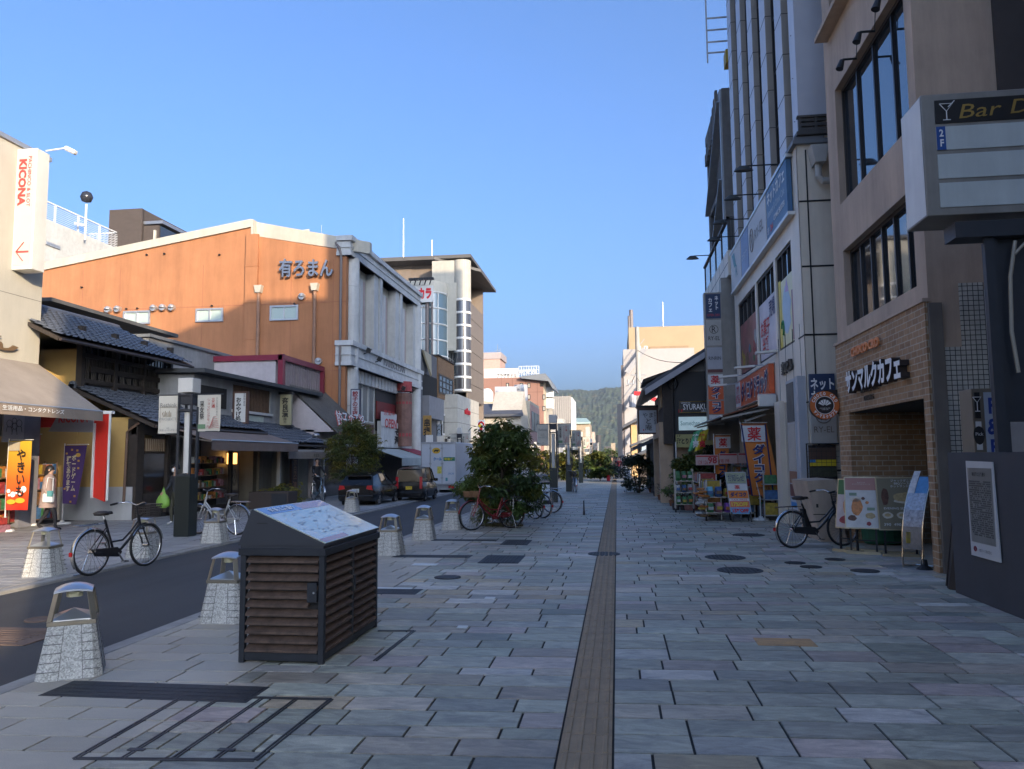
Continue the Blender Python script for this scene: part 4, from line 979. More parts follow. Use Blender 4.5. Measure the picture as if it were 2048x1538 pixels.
text('春日路に三条通り',p_,(4.028,yc,1.45),YM,ZP,.32,.045,ink,bold=.02);text('大都リース株式会社',p_,(4.028,yc-.05,.60),YM,ZP,.3,.035,ink)
b=MB();b.tube([(4.028,yc+.2+.025*math.cos(k*.4),.605+.025*math.sin(k*.4)) for k in range(16)],.007,4,True);b.build('ring_mark',M('plum_ink',(.2,.01,.03),.5),p_,True)
b=MB();b.prism([AY(1897,1178,10.5),AY(1917,1186,10.4),AY(1914,1030,10.4),AY(1908,1032,10.5)],(.03,.12,0));b.bar(AY(1894,1172,10.6),AY(1906,1036,10.6),.02,.03);tag(b.build('folded_sign',M('wood_black',(.03,.022,.018),.6,var=.3)),'dark folded signboard leaning at the far end of the plaque wall','signboard')
PX,PY0,PY1=4.2,17.8,27.6
pnl=M('pale_cladding',(.76,.68,.56),.5,var=.05,scale=.8,stain=.12,spec=.6)
pnl2=M('pale_cladding_side',(.72,.64,.52),.55,var=.05,scale=.8,stain=.15)
seam=M('black_seam',(.015,.015,.015),.8,var=0)
t=thing('pharmacy_building','pale panelled pharmacy building with tall glazed fins above','building',(PX+3,22,0))
up=[(18.78,4.34,20.6,6.8),(20.85,4.34,23.4,6.8),(23.65,4.34,26.9,6.8)]
sh=(20.9,0,26.9,3.1)
dr=(18.9,0,20.2,3.0)
b=MB();front(b,'x',PX,-1,PY0,0,PY1,8.9,[*up,sh,dr],.14);b.box(PX+.2,PY0+.05,3.1,PX+12,PY1,8.9);b.box(PX+4,PY0+.05,0,PX+12,PY1,3.1);b.face([(PX,PY1,0),(PX+.4,PY1,0),(PX+.4,PY1,8.9),(PX,PY1,8.9)]);b.build('wall',pnl,t,True)
b=MB();b.box(PX,PY0,0,PX+12,PY0+.06,8.9);b.build('side_wall',pnl2,t,True)
b=MB()
for z in(1.35,2.85,4.35,5.9,7.4):b.box(PX+.004,PY0-.012,z-.02,PX+2.2,PY0+.01,z+.02);
for z in(1.35,2.85,4.35):b.box(PX-.008,PY0,z-.015,PX+.01,up[0][0]-.4 if z>3.2 else dr[0],z+.015)
b.box(PX+.18,PY0-.014,0,PX+.21,PY0+.01,8.6)
for y in(18.25,19.0,19.8,20.6):b.box(PX-.006,y,3.05,PX+.01,y+.012,4.68)
b.build('panel_seam',seam,t,True)
b=MB();b.box(PX-.1,PY0-.1,8.72,PX+.7,PY0+.9,8.82);b.box(PX-.05,PY0-.05,8.82,PX+.6,PY0+.8,8.9);b.build('coping',M('grey_trim',(1,1,1)),t,True)
film={}
for i,w_ in enumerate(up):
 wo=window(t,'x',PX+.12,-1,w_[0],w_[1],w_[2],w_[3],nu=(3,4,4)[i],nv=2,fm=M('bronze_frame',(1,1,1)),gm=pane,fw=.06,th=.08)
 b=MB();b.box(PX+.045,w_[0]+.08,w_[1]+.08,PX+.055,w_[2]-.08,w_[1]+(1.7 if i else 1.75))
 f_=b.build('window_film',(M('film_yellow',(.62,.58,.30),.35,var=.1),M('film_white',(.5,.45,.5),.35,var=.25,scale=1.5),M('film_red',(.22,.05,.05),.35,var=.7,scale=2.0))[i],wo,True)
 yc,zc=(w_[0]+w_[2])/2,w_[1]+.9
 if i==0:
  b=MB();b.box(PX+.035,w_[2]-.34,w_[1]+.08,PX+.044,w_[2]-.1,w_[1]+1.8);b.build('yellow_strip',M('film_strong_yellow',(.65,.5,.02),.4),f_,True)
  b=MB();pp=[(PX+.042,yc+.45*math.cos(a*.42)*(1+.2*math.sin(3*a)),zc+.05+.62*math.sin(a*.42)) for a in range(15)];b.face(pp);b.build('pale_blue_shape',M('film_blue',(.35,.5,.62),.4),f_,True)
  b=MB();b.tube([(PX+.038,yc+.45+.12*math.cos(a*.5),zc-.35+.18*math.sin(a*.5)) for a in range(10)],.03,4);b.build('green_curl',M('film_green',(.03,.2,.06),.4),f_,True)
  b=MB();b.prism([(PX+.041,yc+.1,zc+.5),(PX+.041,yc-.3,zc+.45),(PX+.041,yc-.1,zc+.82)],(-.002,0,0));b.build('violet_shape',M('film_violet',(.42,.25,.5),.4),f_,True)
  b=MB();b.box(PX+.035,w_[0]+.1,w_[1]+.1,PX+.044,w_[0]+.3,w_[1]+1.3);b.build('maroon_strip',M('film_maroon',(.2,.02,.05),.4),f_,True)
 elif i==1:
  text('お菓子\n半額',f_,(PX+.035,yc+.35,zc-.2),YM,ZP,1.3,1.0,red_ink,bold=.02);text('売場',f_,(PX+.035,yc-.7,zc+.45),YM,ZP,.8,.5,navy,bold=.02)
 else:
  rr=random.Random(9)
  for k in range(9):
   b=MB();y,z=rr.uniform(w_[0]+.3,w_[2]-.3),rr.uniform(w_[1]+.3,w_[1]+1.5);r=rr.uniform(.12,.3)
   b.face([(PX+.042-.0004*k,y+r*math.cos(a*.52)*rr.uniform(.7,1.2),z+r*math.sin(a*.52)) for a in range(12)]);b.build('pictured_goods',rr.choice(goods),f_,True)
zs0,zs1=7.32,8.62
for nm,y0,y1,m_,tx in(('blue',18.3,20.75,M('board_blue',(.045,.13,.25),.5,var=.06),None),('white',20.85,23.6,M('board_white',(.52,.51,.49),.5,var=.04),None),('paleblue',23.7,25.0,M('board_mid_blue',(.17,.25,.42),.5,var=.2,scale=2),None),('white2',25.1,27.2,M('board_white',(1,1,1)),None)):
 b=MB();b.box(PX-.14,y0,zs0,PX-.02,y1,zs1)
 o=tag(b.build('fascia_sign',m_,bevel=.006),{'blue':'blue net cafe fascia board above the yellow poster window','white':'white fascia board with thin salon lettering beside the blue one','paleblue':'mid blue square fascia board between two white ones','white2':'white fascia board with teal stripes at the far end above the pharmacy'}[nm],'sign')
 f=PX-.146;yc=(y0+y1)/2
 if nm=='blue':
  text('ネットカフェ',o,(f,yc,8.33),YM,ZP,2.1,.38,white_ink,bold=.03);text('Internet & Comic Cafe',o,(f,yc,7.95),YM,ZP,2.0,.18,M('pale_letter',(.45,.52,.58),.5));text('COMIC BUSTER',o,(f,yc-.35,7.65),YM,ZP,1.3,.14,white_ink,bold=.02);text('5F',o,(f,yc+1.0,7.52),YM,ZP,.2,.16,white_ink);text('24',o,(f,yc+.6,7.52),YM,ZP,.3,.18,red_ink,bold=.04)
 elif nm=='white':
  text('RY-EL',o,(f,yc-.35,7.98),YM,ZP,1.3,.3,M('bronze_ink',(.18,.14,.11),.5));b=MB();b.tube([(f-.002,yc+.8+.26*math.cos(a*.33),7.98+.34*math.sin(a*.33)) for a in range(19)],.012,4,True);b.build('ring_mark',M('bronze_ink',(1,1,1)),o,True);text('R',o,(f,yc+.8,7.98),YM,ZP,.22,.4,M('bronze_ink',(1,1,1)))
 elif nm=='white2':
  b=MB();b.prism([(f,yc+.7,8.5),(f,yc+.2,8.5),(f,yc-.1,8.0),(f,yc+.3,8.0)],(-.002,0,0));b.build('teal_stripe',M('teal_ink',(.06,.25,.28),.5),o,True);text('R',o,(f,yc-.2,7.8),YM,ZP,.4,.4,M('teal_ink',(1,1,1)))
 else:text('カラオケ',o,(f,yc,7.9),YM,ZP,.9,.22,M('pale_letter',(1,1,1)))
b=MB();b.box(PX-.16,18.2,8.62,PX,27.3,8.7);b.box(PX-.16,18.2,7.24,PX,27.3,7.32);b.build('sign_rail',alu,t,True)
b=MB();b.box(PX-.16,21.2,3.28,PX-.02,27.0,4.12);o=tag(b.build('pharmacy_sign',M('sign_orange',(.62,.11,.03),.35,var=.06)),'long orange pharmacy fascia sign with navy outlined lettering','sign')
f=PX-.165
b=MB();b.box(f,26.0,3.3,f+.004,26.98,4.1);wp_=b.build('white_end',M('sign_face_white',(1,1,1)),o,True);text('くすり\n化粧品',wp_,(f-.005,26.5,3.7),YM,ZP,.75,.6,red_ink,bold=.03)
text('ダイコクドラッグ',o,(f,23.55,3.7),YM,ZP,4.5,.68,white_ink,bold=.10);text('ダイコクドラッグ',o,(f-.008,23.55,3.7),YM,ZP,4.42,.62,navy,bold=.035)
b=MB();b.box(f-.01,21.18,3.25,PX,27.02,3.28);b.box(f-.01,21.18,4.12,PX,27.02,4.15);b.build('trim',alu,o,True)
text('室町ビル',t,(PX-.01,19.55,3.85),YM,ZP,1.2,.32,M('dark_letter',(.06,.055,.05),.4,.5),ext=.05,bold=.02)
t2=thing('pharmacy_awning','rust brown tilted awning over the pharmacy goods','awning',(PX-.6,24,2.5))
xo=2.75
b=MB();b.prism([(PX-.05,21.0,3.12),(xo,21.0,2.72),(xo,28.2,2.72),(PX-.05,28.2,3.12)],(0,0,.03));b.build('canopy',M('rust_awning',(.22,.075,.035),.8,var=.15),t2,True)
b=MB();b.tube([(xo,20.95,2.73),(xo,28.25,2.73)],.03);b.bar((PX-.05,21.3,2.95),(xo+.05,21.3,2.68),.05);b.bar((PX-.05,24.5,2.95),(xo+.05,24.5,2.68),.05);b.bar((PX-.05,27.8,2.95),(xo+.05,27.8,2.68),.05);b.build('arm',steel,t2,True)
b=MB();b.box(PX-.5,20.95,2.95,PX-.02,21.1,3.3);b.build('end_box',alu,t2,True,bevel=.03)
b=MB();b.bar((xo+.7,21.6,2.62),(PX-.2,21.7,2.8),.12,.05);b.build('tube_light',white,t2,True)
b=MB();b.box(PX+2.5,20.9,0,PX+2.6,26.9,3.1);b.box(PX+.35,20.9,0,PX+2.6,20.95,3.1);b.build('shop_interior',M('warm_interior',(.20,.15,.10),.8,var=.4,scale=3),t,True)
b=MB();b.box(PX+.02,23.7,0,PX+.06,25.0,2.9);b.build('glass_door',M('beige_door',(.28,.22,.17),.4),t,True)
text('免税',t,(PX-.0,24.35,1.9),YM,ZP,.55,.26,red_ink,bold=.03);text('Tax Free',t,(PX-.0,24.35,1.68),YM,ZP,.55,.1,red_ink)
b=MB();b.box(PX-.12,20.25,0,PX+.3,20.85,3.05);b.build('pillar',pnl,t,True)
b=MB();b.box(PX+.3,18.9,2.55,PX+.36,20.2,3.0);b.build('door_head',pnl,t,True)
b=MB();b.box(PX+.9,18.9,0,PX+.95,20.2,2.6);b.build('dark_entry',M('entry_dark',(.03,.027,.025),.6),t,True)
TX=PX+.35
fin=M('fin_shade',(.42,.37,.31),.55,var=.06,stain=.1);finw=M('fin_white',(.55,.56,.6),.5,var=.04)
ylist=[19.0,20.9,22.8,24.7,26.6]
b=MB();b.box(TX+.35,PY0+.35,8.9,PX+12,PY1-.4,30);b.build('tower_wall',pnl2,t,True)
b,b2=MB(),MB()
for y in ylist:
 b.box(TX-.3,y-.04,8.9,TX+.35,y-.003,30);b2.box(TX-.3,y,8.9,TX+.35,y+.75,30)  # grey plate on each white fin: its side's shade put into the colour
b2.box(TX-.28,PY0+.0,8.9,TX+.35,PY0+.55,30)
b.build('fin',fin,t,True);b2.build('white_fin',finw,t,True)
b=MB();z=9.4
while z<30:
 b.box(TX-.305,PY0+.3,z,TX+.36,PY0+.31,z+.012)
 for y in ylist:b.box(TX-.306,y-.045,z,TX+.2,y+.753,z+.014)
 z+=1.05
b.build('fin_joint',seam,t,True)
for i in range(len(ylist)-1):
 wo=window(t,'x',TX-.04,-1,ylist[i]+.755,8.9,ylist[i+1]-.045,30,nu=2,nv=14,fm=M('bronze_frame',(1,1,1)),gm=pane,fw=.07,th=.1)
window(t,'x',TX-.04,-1,PY0+.56,8.9,ylist[0]-.045,30,nu=2,nv=14,fm=M('bronze_frame',(1,1,1)),gm=pane,fw=.05,th=.1)
b=MB();b.box(PX+.0,PY0-.12,8.92,PX+1.2,PY0+.5,9.0)
for z in(9.02,9.13,9.24):b.box(PX+.05,PY0-.08,z,PX+1.1,PY0-.02,z+.07)
for x in(PX+.05,PX+.4,PX+.8,PX+1.06):b.box(x,PY0-.1,9.0,x+.06,PY0,9.34)
b.box(PX+.02,PY0-.12,9.32,PX+1.2,PY0,9.37);b.build('louvre_vent',M('louvre_dark',(.09,.085,.08),.6,.2),t,True)
p=AY(1635,305,PY0-.2);b=MB();b.prism([(p.x-.18,PY0-.4,p.z+.12),(p.x+.2,PY0-.4,p.z+.12),(p.x+.12,PY0-.4,p.z-.28),(p.x-.1,PY0-.4,p.z-.28)],(0,.38,0));b.tube([(p.x,PY0-.2,p.z-.2),(p.x,PY0-.2,p.z-.55),(p.x+.08,PY0-.2,p.z-.66),(p.x+.6,PY0-.2,p.z-.68)],.075,10);b.build('rain_hopper',M('pale_pvc',(.42,.41,.38),.5),t,True)
for i,(px,py) in enumerate(((1487,337),(1465,395),(1440,444),(1428,478),(1385,515))):
 yy=(19.2,21.6,24.2,26.2,28.8)[i];hx=AY(px,py,yy)
 b=MB();b.tube([(TX-.25 if i<4 else 3.6,yy,hx.z+.06),(hx.x+.05,yy,hx.z+.06)],.018,6)
 o=tag(b.build('arm_lamp',black),('nearest','second nearest','middle','fourth','farthest')[i]+' of the dark long-armed sign lamps above the fascia boards','lamp','long-armed sign lamps')
 b=MB();b.lathe([(0,.07),(.07,.06),(.15,-.04),(.16,-.06),(0,-.04)],12,(hx.x,yy,hx.z),0,1.5,.7);b.build('lamp_shade',M('lamp_green_grey',(.06,.065,.06),.5,.3),o,True)
for i,(px,py) in enumerate(((1550,703),(1505,733),(1470,752),(1450,770))):
 yy=(20.9,22.8,24.6,26.4)[i];hx=AY(px,py,yy)
 b=MB();b.tube([(PX,yy,hx.z+.05),(hx.x,yy,hx.z)],.02,6);b.bar((hx.x-.5,yy,hx.z-.03),(hx.x+.05,yy,hx.z+.01),.22,.06)
 tag(b.build('sign_lamp',alu),('nearest','second','third','farthest')[i]+' of the slim silver lamps above the orange pharmacy sign','lamp','silver sign lamps')
CY=PY0-.06
def sidesign(px0,py0,px1,py1,m_,nm,label,Y=CY,th=.06):
 q=RY(Y-th,px0,py0,px1,py1);b=MB();b.box(q[0],Y-th,q[1],q[2],Y,q[3]);return tag(b.build(nm,m_),label,'sign'),q
o,q=sidesign(1618,748,1672,812,M('board_navy',(.02,.04,.10),.5),'net_cafe_sign','navy net cafe board on the side wall above the round sign')
text('ネット\nカフェ',o,((q[0]+q[2])/2,CY-.066,(q[1]+q[3])/2),XP,ZP,.5,.52,white_ink,bold=.03)
o,q=sidesign(1621,815,1675,888,M('board_cream',(.42,.40,.36),.5),'salon_sign','cream salon board with thin ring emblem on the side wall')
text('RY-EL',o,((q[0]+q[2])/2,CY-.066,q[1]+.32),XP,ZP,.42,.13,M('bronze_ink',(1,1,1)));b=MB();b.tube([((q[0]+q[2])/2+.16*math.cos(a*.33),CY-.068,q[1]+.62+.16*math.sin(a*.33)) for a in range(19)],.01,4,True);b.build('ring_mark',M('bronze_ink',(1,1,1)),o,True);text('R',o,((q[0]+q[2])/2,CY-.066,q[1]+.62),XP,ZP,.12,.2,M('bronze_ink',(1,1,1)))
q=RY(CY-.1,1618,890,1676,958);b=MB();b.box(q[0],CY-.02,q[1],q[2],CY,q[3]);o=tag(b.build('notice_window',pane),'dark shop window with a blue and yellow card behind wire mesh','window');
b=MB();b.box(q[0],CY-.03,q[1]+.05,q[2],CY-.02,q[1]+.25);b.build('poster_strip',M('moss_print',(.05,.055,.03),.5,var=.6,scale=9),o,True)
b=MB();b.box(q[0]+.02,CY-.034,q[1]+.28,q[2],CY-.024,q[1]+.42);b.build('yellow_card',M('film_strong_yellow',(1,1,1)),o,True);b=MB();b.box(q[0]+.02,CY-.036,q[1]+.36,q[0]+.14,CY-.03,q[1]+.46);b.build('blue_card',M('card_blue',(.03,.22,.5),.5),o,True)
b=MB();b.box(q[0],CY-.04,q[3]-.32,q[2],CY-.02,q[3]-.06);b.build('brown_board',M('board_brown',(.09,.05,.035),.5),o,True)
b=MB();b.tube([(q[0]-.1,CY-.3,q[1]-.08),(q[0]-.1,CY-.3,q[3]+.02),(q[2],CY-.3,q[3]+.02)],.018,4)
for k in range(7):b.tube([(q[0]-.1,CY-.3,q[1]+k*.12),(q[2],CY-.3,q[1]+k*.12)],.004,4);b.tube([(q[0]+k*.1,CY-.3,q[1]-.05),(q[0]+k*.1,CY-.3,q[3])],.004,4)
b.build('mesh_screen',black,o,True)
xa,xb=AY(1590,760,18.3).x,AY(1622,760,18.0).x
t3=thing('directory_sign','tall slim silver directory sign at the pharmacy building entrance','sign',(3.9,18.2,0))
b=MB();b.box(PX-.18,17.9,.35,PX+.1,18.15,3.45);b.build('casing',M('silver_paint',(.45,.48,.53),.4,.4,var=.05),t3,True)
b=MB();b.box(PX-.2,18.15,.35,PX-.02,19.0,3.42);b.build('side_casing',M('silver_paint',(1,1,1)),t3,True)
for z0,z1,m_ in((2.45,3.35,M('panel_slate',(.07,.08,.085),.5,var=.3)),(1.35,2.4,M('board_cream',(1,1,1))),(1.05,1.32,M('copper_card',(.25,.12,.07),.5)),(.75,1.02,M('maroon_card',(.14,.05,.045),.5)),(.4,.72,M('pale_card',(.45,.5,.55),.5))):
 b=MB();b.box(PX-.212,18.22,z0,PX-.2,18.93,z1);b.build('panel',m_,t3,True)
b=MB();b.face([(PX-.215,18.3,.5),(PX-.215,18.3,.62),(PX-.215,18.85,.62),(PX-.215,18.85,.5)]);b.build('blue_card',M('card_blue',(1,1,1)),t3,True)
g0,g1=GP(1640,1085),GP(1680,1090)
t3=thing('stone_plinth','beige sloped stone block standing behind the black bicycle','plinth',(4.3,16.9,0))
Yb=16.0;q0,q1,q2,q3=AY(1640,1086,Yb),AY(1612,962,Yb),AY(1669,960,Yb),AY(1684,1086,Yb)
b=MB();b.prism([(q0.x+.02,Yb,0),(q1.x+.02,Yb,q1.z),(q2.x,Yb,q1.z+.03),(q3.x+.1,Yb,0)],(0,1.4,0));b.build('block',M('beige_stone',(.48,.38,.29),.8,var=.1,stain=.2),t3,True,bevel=.02)
b=MB();b.box(q0.x-.1,Yb-.006,.52,q0.x+.13,Yb,.535);b.build('joint',seam,t3,True)
b=MB();b.box(q0.x-.04,Yb-.008,.66,q0.x,Yb,.73);b.build('socket',ink,t3,True)
t=thing('corner_balcony','pale panelled balcony with glass rail at the far end of the pharmacy building','balcony',(3.7,29,7))
bx0=3.3;y0=AX(1455,500,bx0).y;y1=AX(1404,545,bx0).y
z0,z1=AX(1455,548,bx0).z,AX(1455,502,bx0).z
y0=27.7;x0b=AY(1455,500,y0).x;zt_=AY(1455,500,y0).z;zb_=AY(1455,550,y0).z
b=MB();b.box(x0b,y0,zb_,PX+.5,y0+7.5,zt_);b.build('parapet',pnl,t,True)
b=MB()
for y in(y0+.05,y0+1.8,y0+3.6,y0+5.4,y0+7.3):b.box(x0b+.03,y,zt_,x0b+.09,y+.06,zt_+1.15)
for x in(x0b+.03,(x0b+PX)/2,PX):b.box(x,y0+.03,zt_,x+.06,y0+.09,zt_+1.15)
b.box(x0b+.0,y0,zt_+1.15,x0b+.1,y0+7.5,zt_+1.22);b.box(x0b,y0,zt_+1.15,PX+.4,y0+.1,zt_+1.22);b.build('rail',M('bronze_rail',(.08,.075,.07),.5,.4),t,True)
b=MB();b.face([(x0b+.06,y0+.1,zt_+.05),(x0b+.06,y0+7.4,zt_+.05),(x0b+.06,y0+7.4,zt_+1.1),(x0b+.06,y0+.1,zt_+1.1)]);b.build('glass_panel',pane,t,True)
b=MB();b.box(x0b-.004,y0,(zb_+zt_)/2-.01,x0b+.01,y0+7.5,(zb_+zt_)/2+.012)
for k in range(5):b.box(x0b-.004,y0+1.2*k+1,zb_,x0b+.01,y0+1.2*k+1.015,zt_)
b.build('panel_seam',seam,t,True)
TY=28.0;xt0,xt1=AY(1414,700,TY).x,AY(1444,700,TY).x
t=thing('sign_tower','tall stack of vertical shop signs under the far balcony','sign',(xt0+.3,TY+.3,2.6))
def zt(py):return AY(1428,py,TY).z
b=MB();b.box(xt0-.05,TY,zt(880),xt1+.05,TY+.35,zt(585));b.box(xt1+.05,TY+.1,0,xt1+.6,TY+.6,zb_);b.build('casing',M('lightbox_frame',(1,1,1)),t,True)
def tower(py0,py1,m_):
 b=MB();b.box(xt0,TY-.012,zt(py1),xt1,TY,zt(py0));return b.build('panel',m_,t,True),(zt(py0)+zt(py1))/2,zt(py0)-zt(py1)
cx=(xt0+xt1)/2;wd=xt1-xt0
o,zc,hh=tower(588,637,M('board_navy',(1,1,1)));text('ネット',o,(cx+.12,TY-.016,zc+.12),XP,ZP,.13,.5,white_ink,vert=True,bold=.03);text('カフェ',o,(cx-.1,TY-.016,zc+.05),XP,ZP,.13,.5,white_ink,vert=True,bold=.03);text('OPEN 24H',o,(cx,TY-.016,zc-hh*.36),XP,ZP,.42,.09,M('red_glow_ink',(.5,.05,.06),.5))
o,zc,hh=tower(640,691,M('board_cream',(1,1,1)));text('RY-EL',o,(cx,TY-.016,zc-.2),XP,ZP,.4,.14,ink);text('R',o,(cx,TY-.016,zc+.12),XP,ZP,.14,.22,ink);b=MB();b.tube([(cx+.15*math.cos(a*.42),TY-.016,zc+.12+.15*math.sin(a*.42)) for a in range(15)],.008,4,True);b.build('ring_mark',ink,o,True)
o,zc,hh=tower(695,738,M('board_greywhite',(.40,.40,.42),.5));text('RINRIN',o,(cx,TY-.016,zc),XP,ZP,.42,.12,ink)
b=MB();b.box(xt0,TY-.014,zt(745),xt1,TY,zt(739));b.build('maroon_strip',M('maroon_card',(1,1,1)),t,True)
o,zc,hh=tower(749,770,M('sign_face_white',(1,1,1)));text('薬',o,(cx,TY-.016,zc),XP,ZP,.34,.3,red_ink,bold=.015)
for a,e,s in((772,799,'ダイ'),(802,828,'コク')):
 o,zc,hh=tower(a,e,M('sign_orange',(1,1,1)));text(s,o,(cx,TY-.016,zc),XP,ZP,.36,hh*.88,white_ink,vert=True,bold=.12);text(s,o,(cx,TY-.022,zc),XP,ZP,.33,hh*.82,navy,vert=True,bold=.04)
o,zc,hh=tower(830,850,M('sign_face_white',(1,1,1)));text('2F売場',o,(cx,TY-.016,zc),XP,ZP,.4,.16,navy,bold=.02)
t=thing('steel_tower_frame','tall unfinished dark frame tower with diagonal braces and yellow beams','structure',(5,36,0))
conc=M('dark_concrete',(.19,.175,.16),.85,var=.15,stain=.25);gal=M('braced_steel',(.38,.39,.40),.5,.4,stain=.15)
FX0=4.35;fy0=AX(1447,300,FX0).y;fy1=AX(1413,300,FX0).y;ztop=AX(1440,130,FX0).z
xr=AY(1477,300,fy0).x
b=MB();zt1=AY(1460,175,fy0).z;b.box(FX0,fy0,0,FX0+(xr-FX0)*.96,fy0+.4,zt1)
b.box(FX0+.35,fy0+.4,0,FX0+.5,fy1,ztop-1);b.box(FX0+.0,fy1-.4,0,FX0+.5,fy1,ztop-1.2)
z=3.0
while z<ztop-1.5:b.box(FX0+.02,fy0+.4,z-.12,FX0+.5,fy1-.4,z+.12);z+=3.15
b.build('concrete_frame',conc,t,True)
b=MB();z=3.0;k=0
while z<ztop-3.5:b.bar((FX0-.02,fy1-.2,z),(FX0-.02,fy0+.3,z+3.15),.32,.08);z+=3.15
b.bar((FX0-.03,fy0+.2,0),(FX0-.03,fy0+.2,zt1),.22,.08);b.build('brace',gal,t,True)
b=MB();ty_=AY(1460,112,fy0).z;b.box(FX0+.2,fy0-.1,ty_-.3,xr+2,fy0+.5,ty_+.25)
for z in(ty_-3.4,ty_-6.4,ty_-13,ty_-20):b.box(xr-.15,fy0+.3,z,xr+2,fy0+.7,z+.5)
b.build('yellow_beam',M('beam_yellow',(.45,.30,.02),.6,var=.1,stain=.15),t,True)
b=MB();b.box(FX0-.05,fy0+.5,ztop-1.3,FX0+.5,fy1,ztop-.9)
for k in range(9):b.box(FX0-.12,fy0+1+k*(fy1-fy0-1)/9,ztop-1.9-k*.05,FX0-.02,fy0+1.25+k*(fy1-fy0-1)/9,ztop-.6-k*.15)
b.build('ragged_cladding',conc,t,True)
b=MB()
for z in(0,.45,.95,1.45,3.2,3.8,4.4):
 b.bar((xr-1.0,fy0+.4,ty_+.4+z),(xr+1.5,fy0+.4,ty_+.4+z),.05)
b.bar((xr-1.0,fy0+.4,ty_),(xr-1.0,fy0+.4,ty_+4.8),.06);b.build('top_rail',steel,t,True)
for z in(8,11.5,15,19):
 b=MB();b.box(xr-.1,fy0+.2,z,xr+.6,fy0+.5,z+.5);b.build('cross_beam',conc,t,True)
b=MB();b.bar((FX0+.55,fy0-.05,zt1),(FX0+.5,fy0-.05,zt1+2.6),.25,.1);b.bar((FX0+.9,fy0-.05,zt1),(FX0+.95,fy0-.05,zt1+2.6),.12,.1);b.build('torn_column',gal,t,True)
cb=M('plain_tower',(.34,.31,.27),.85,var=.1,stain=.15)
for lb,y0,y1,h in(('tall plain building beside the viewpoint, outside the frame at right',4.9,7.8,17.9),('taller plain building behind the viewpoint at right, next to the tall one',-2.3,4.85,19.4),('mid height plain building further behind the viewpoint at right',-8.3,-2.35,15.5),('single storey shop row furthest behind the viewpoint at right',-22,-8.35,4.4)):
 b=MB();b.box(5.7,y0,0,17,y1,h);o=tag(b.build('building',cb),lb,'building')
 b=MB();z=1
 while z<h-1.5:b.box(5.66,y0+.5,z,5.7,y1-.5,z+1.4);z+=3.2
 b.build('window',pane,o,True)
def block(name,label,X0,Y0,X1,Y1,z0,z1,m_,cat='building'):
 t=thing(name,label,cat,((X0+X1)/2,(Y0+Y1)/2,z0));b=MB();b.box(X0,Y0,z0,X1,Y1,z1);b.build('wall',m_,t,True);return t
def rowwin(t,ax,pos,sg,rects,**k):
 for r in rects:window(t,ax,pos,sg,*r,**k)
frm=M('bronze_frame',(1,1,1))
fgl=glass('far_glass',(.05,.06,.07),.08)
Xd=-13.4;y0,y1=51.4,AX(876,800,Xd).y
zt=AX(845,700,Xd).z
t=block('grey_bar_building','narrow dark grey building with V shaped light and balcony next to the columned hall',-22,y0,Xd,y1,0,zt,M('slate_render',(.13,.13,.14),.8,var=.1,stain=.15))
b=MB();zb0,zb1=AX(858,838,Xd).z,AX(858,795,Xd).z;b.box(Xd,y0+1.3,zb0,Xd+.5,y1-.2,zb1);b.build('balcony',M('slate_light',(.22,.22,.235),.8),t,True)
b=MB();b.box(Xd-.02,y0+1.4,zb1,Xd+.02,y1-.3,zb1+1.6);b.build('opening',dark_in,t,True)
b=MB();p=AX(859,750,Xd+.3);b.prism([(Xd+.05,p.y-1.3,p.z+1.6),(Xd+.05,p.y+1.1,p.z+1.5),(Xd+.35,p.y,p.z-.1)],(.12,0,.05));b.build('v_light',M('slatted_light',(.35,.30,.2),.6),t,True)
o,Y,q=blade(846,831,862,870,Xd+1.3,1,M('sign_amber',(.40,.23,.06),.6),'amber vertical skewer bar sign above a white box sign')
text('串揚',o,((q[0]+q[2])/2,Y-.01,q[3]-.75),XP,ZP,.42,1.1,ink,vert=True,bold=.03)
b=MB();b.box(q[0]+.2,Y-.05,q[1]-.9,q[2]+.1,Y+.12,q[1]+.0);b.build('white_box',white,o,True)
o,Y,q=blade(873,849,884,871,Xd+1.0,1,M('sign_black',(.03,.028,.025),.6),'small black vertical sign with pale characters by the brown brick house')
text('山内長明',o,((q[0]+q[2])/2,Y-.01,(q[1]+q[3])/2),XP,ZP,.26,.95,M('pale_letter',(1,1,1)),vert=True,bold=.02)
Xb=-13.3;y0,y1=AX(876,800,Xb).y+.05,AX(908,800,Xb).y;z1=AX(876,712,Xb).z
t=thing('brown_brick_house','three storey house with brown tiled upper wall and grid windows','building',(-15,60,0))
zm=AX(890,800,Xb).z
b=MB();b.box(-22,y0,zm,Xb,y1,z1);b.build('upper_wall',brick('brown_tile','any',.4,.14,(.26,.15,.07),(.20,.11,.05),(.16,.10,.06),.012),t,True)
b=MB();b.box(-22,y0,0,Xb-.05,y1,zm-.003);b.build('lower_wall',M('pale_concrete',(.48,.45,.40),.8,stain=.15),t,True)
b=MB();b.box(-22.1,y0-.1,z1,Xb+.1,y1+.1,z1+.12);b.build('roof_edge',timber,t,True)
q=RX(Xb,876,762,905,796);window(t,'x',Xb,1,q[0]+.2,q[1],q[2],q[3]+.6,nu=4,nv=3,fm=frm,gm=fgl,fw=.12)
q=RX(Xb,878,825,900,872);window(t,'x',Xb-.05,1,q[0],q[1],q[2],q[3],nu=3,nv=1,fm=white,gm=fgl,fw=.14)
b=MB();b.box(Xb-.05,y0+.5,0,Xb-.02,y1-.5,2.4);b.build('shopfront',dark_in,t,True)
Yk=AX(885,700,-14.6).y;Xk=-14.6;yk1=AX(909,700,Xk).y
cream2=M('sunny_cream',(.46,.43,.36),.75,var=.05,stain=.15)
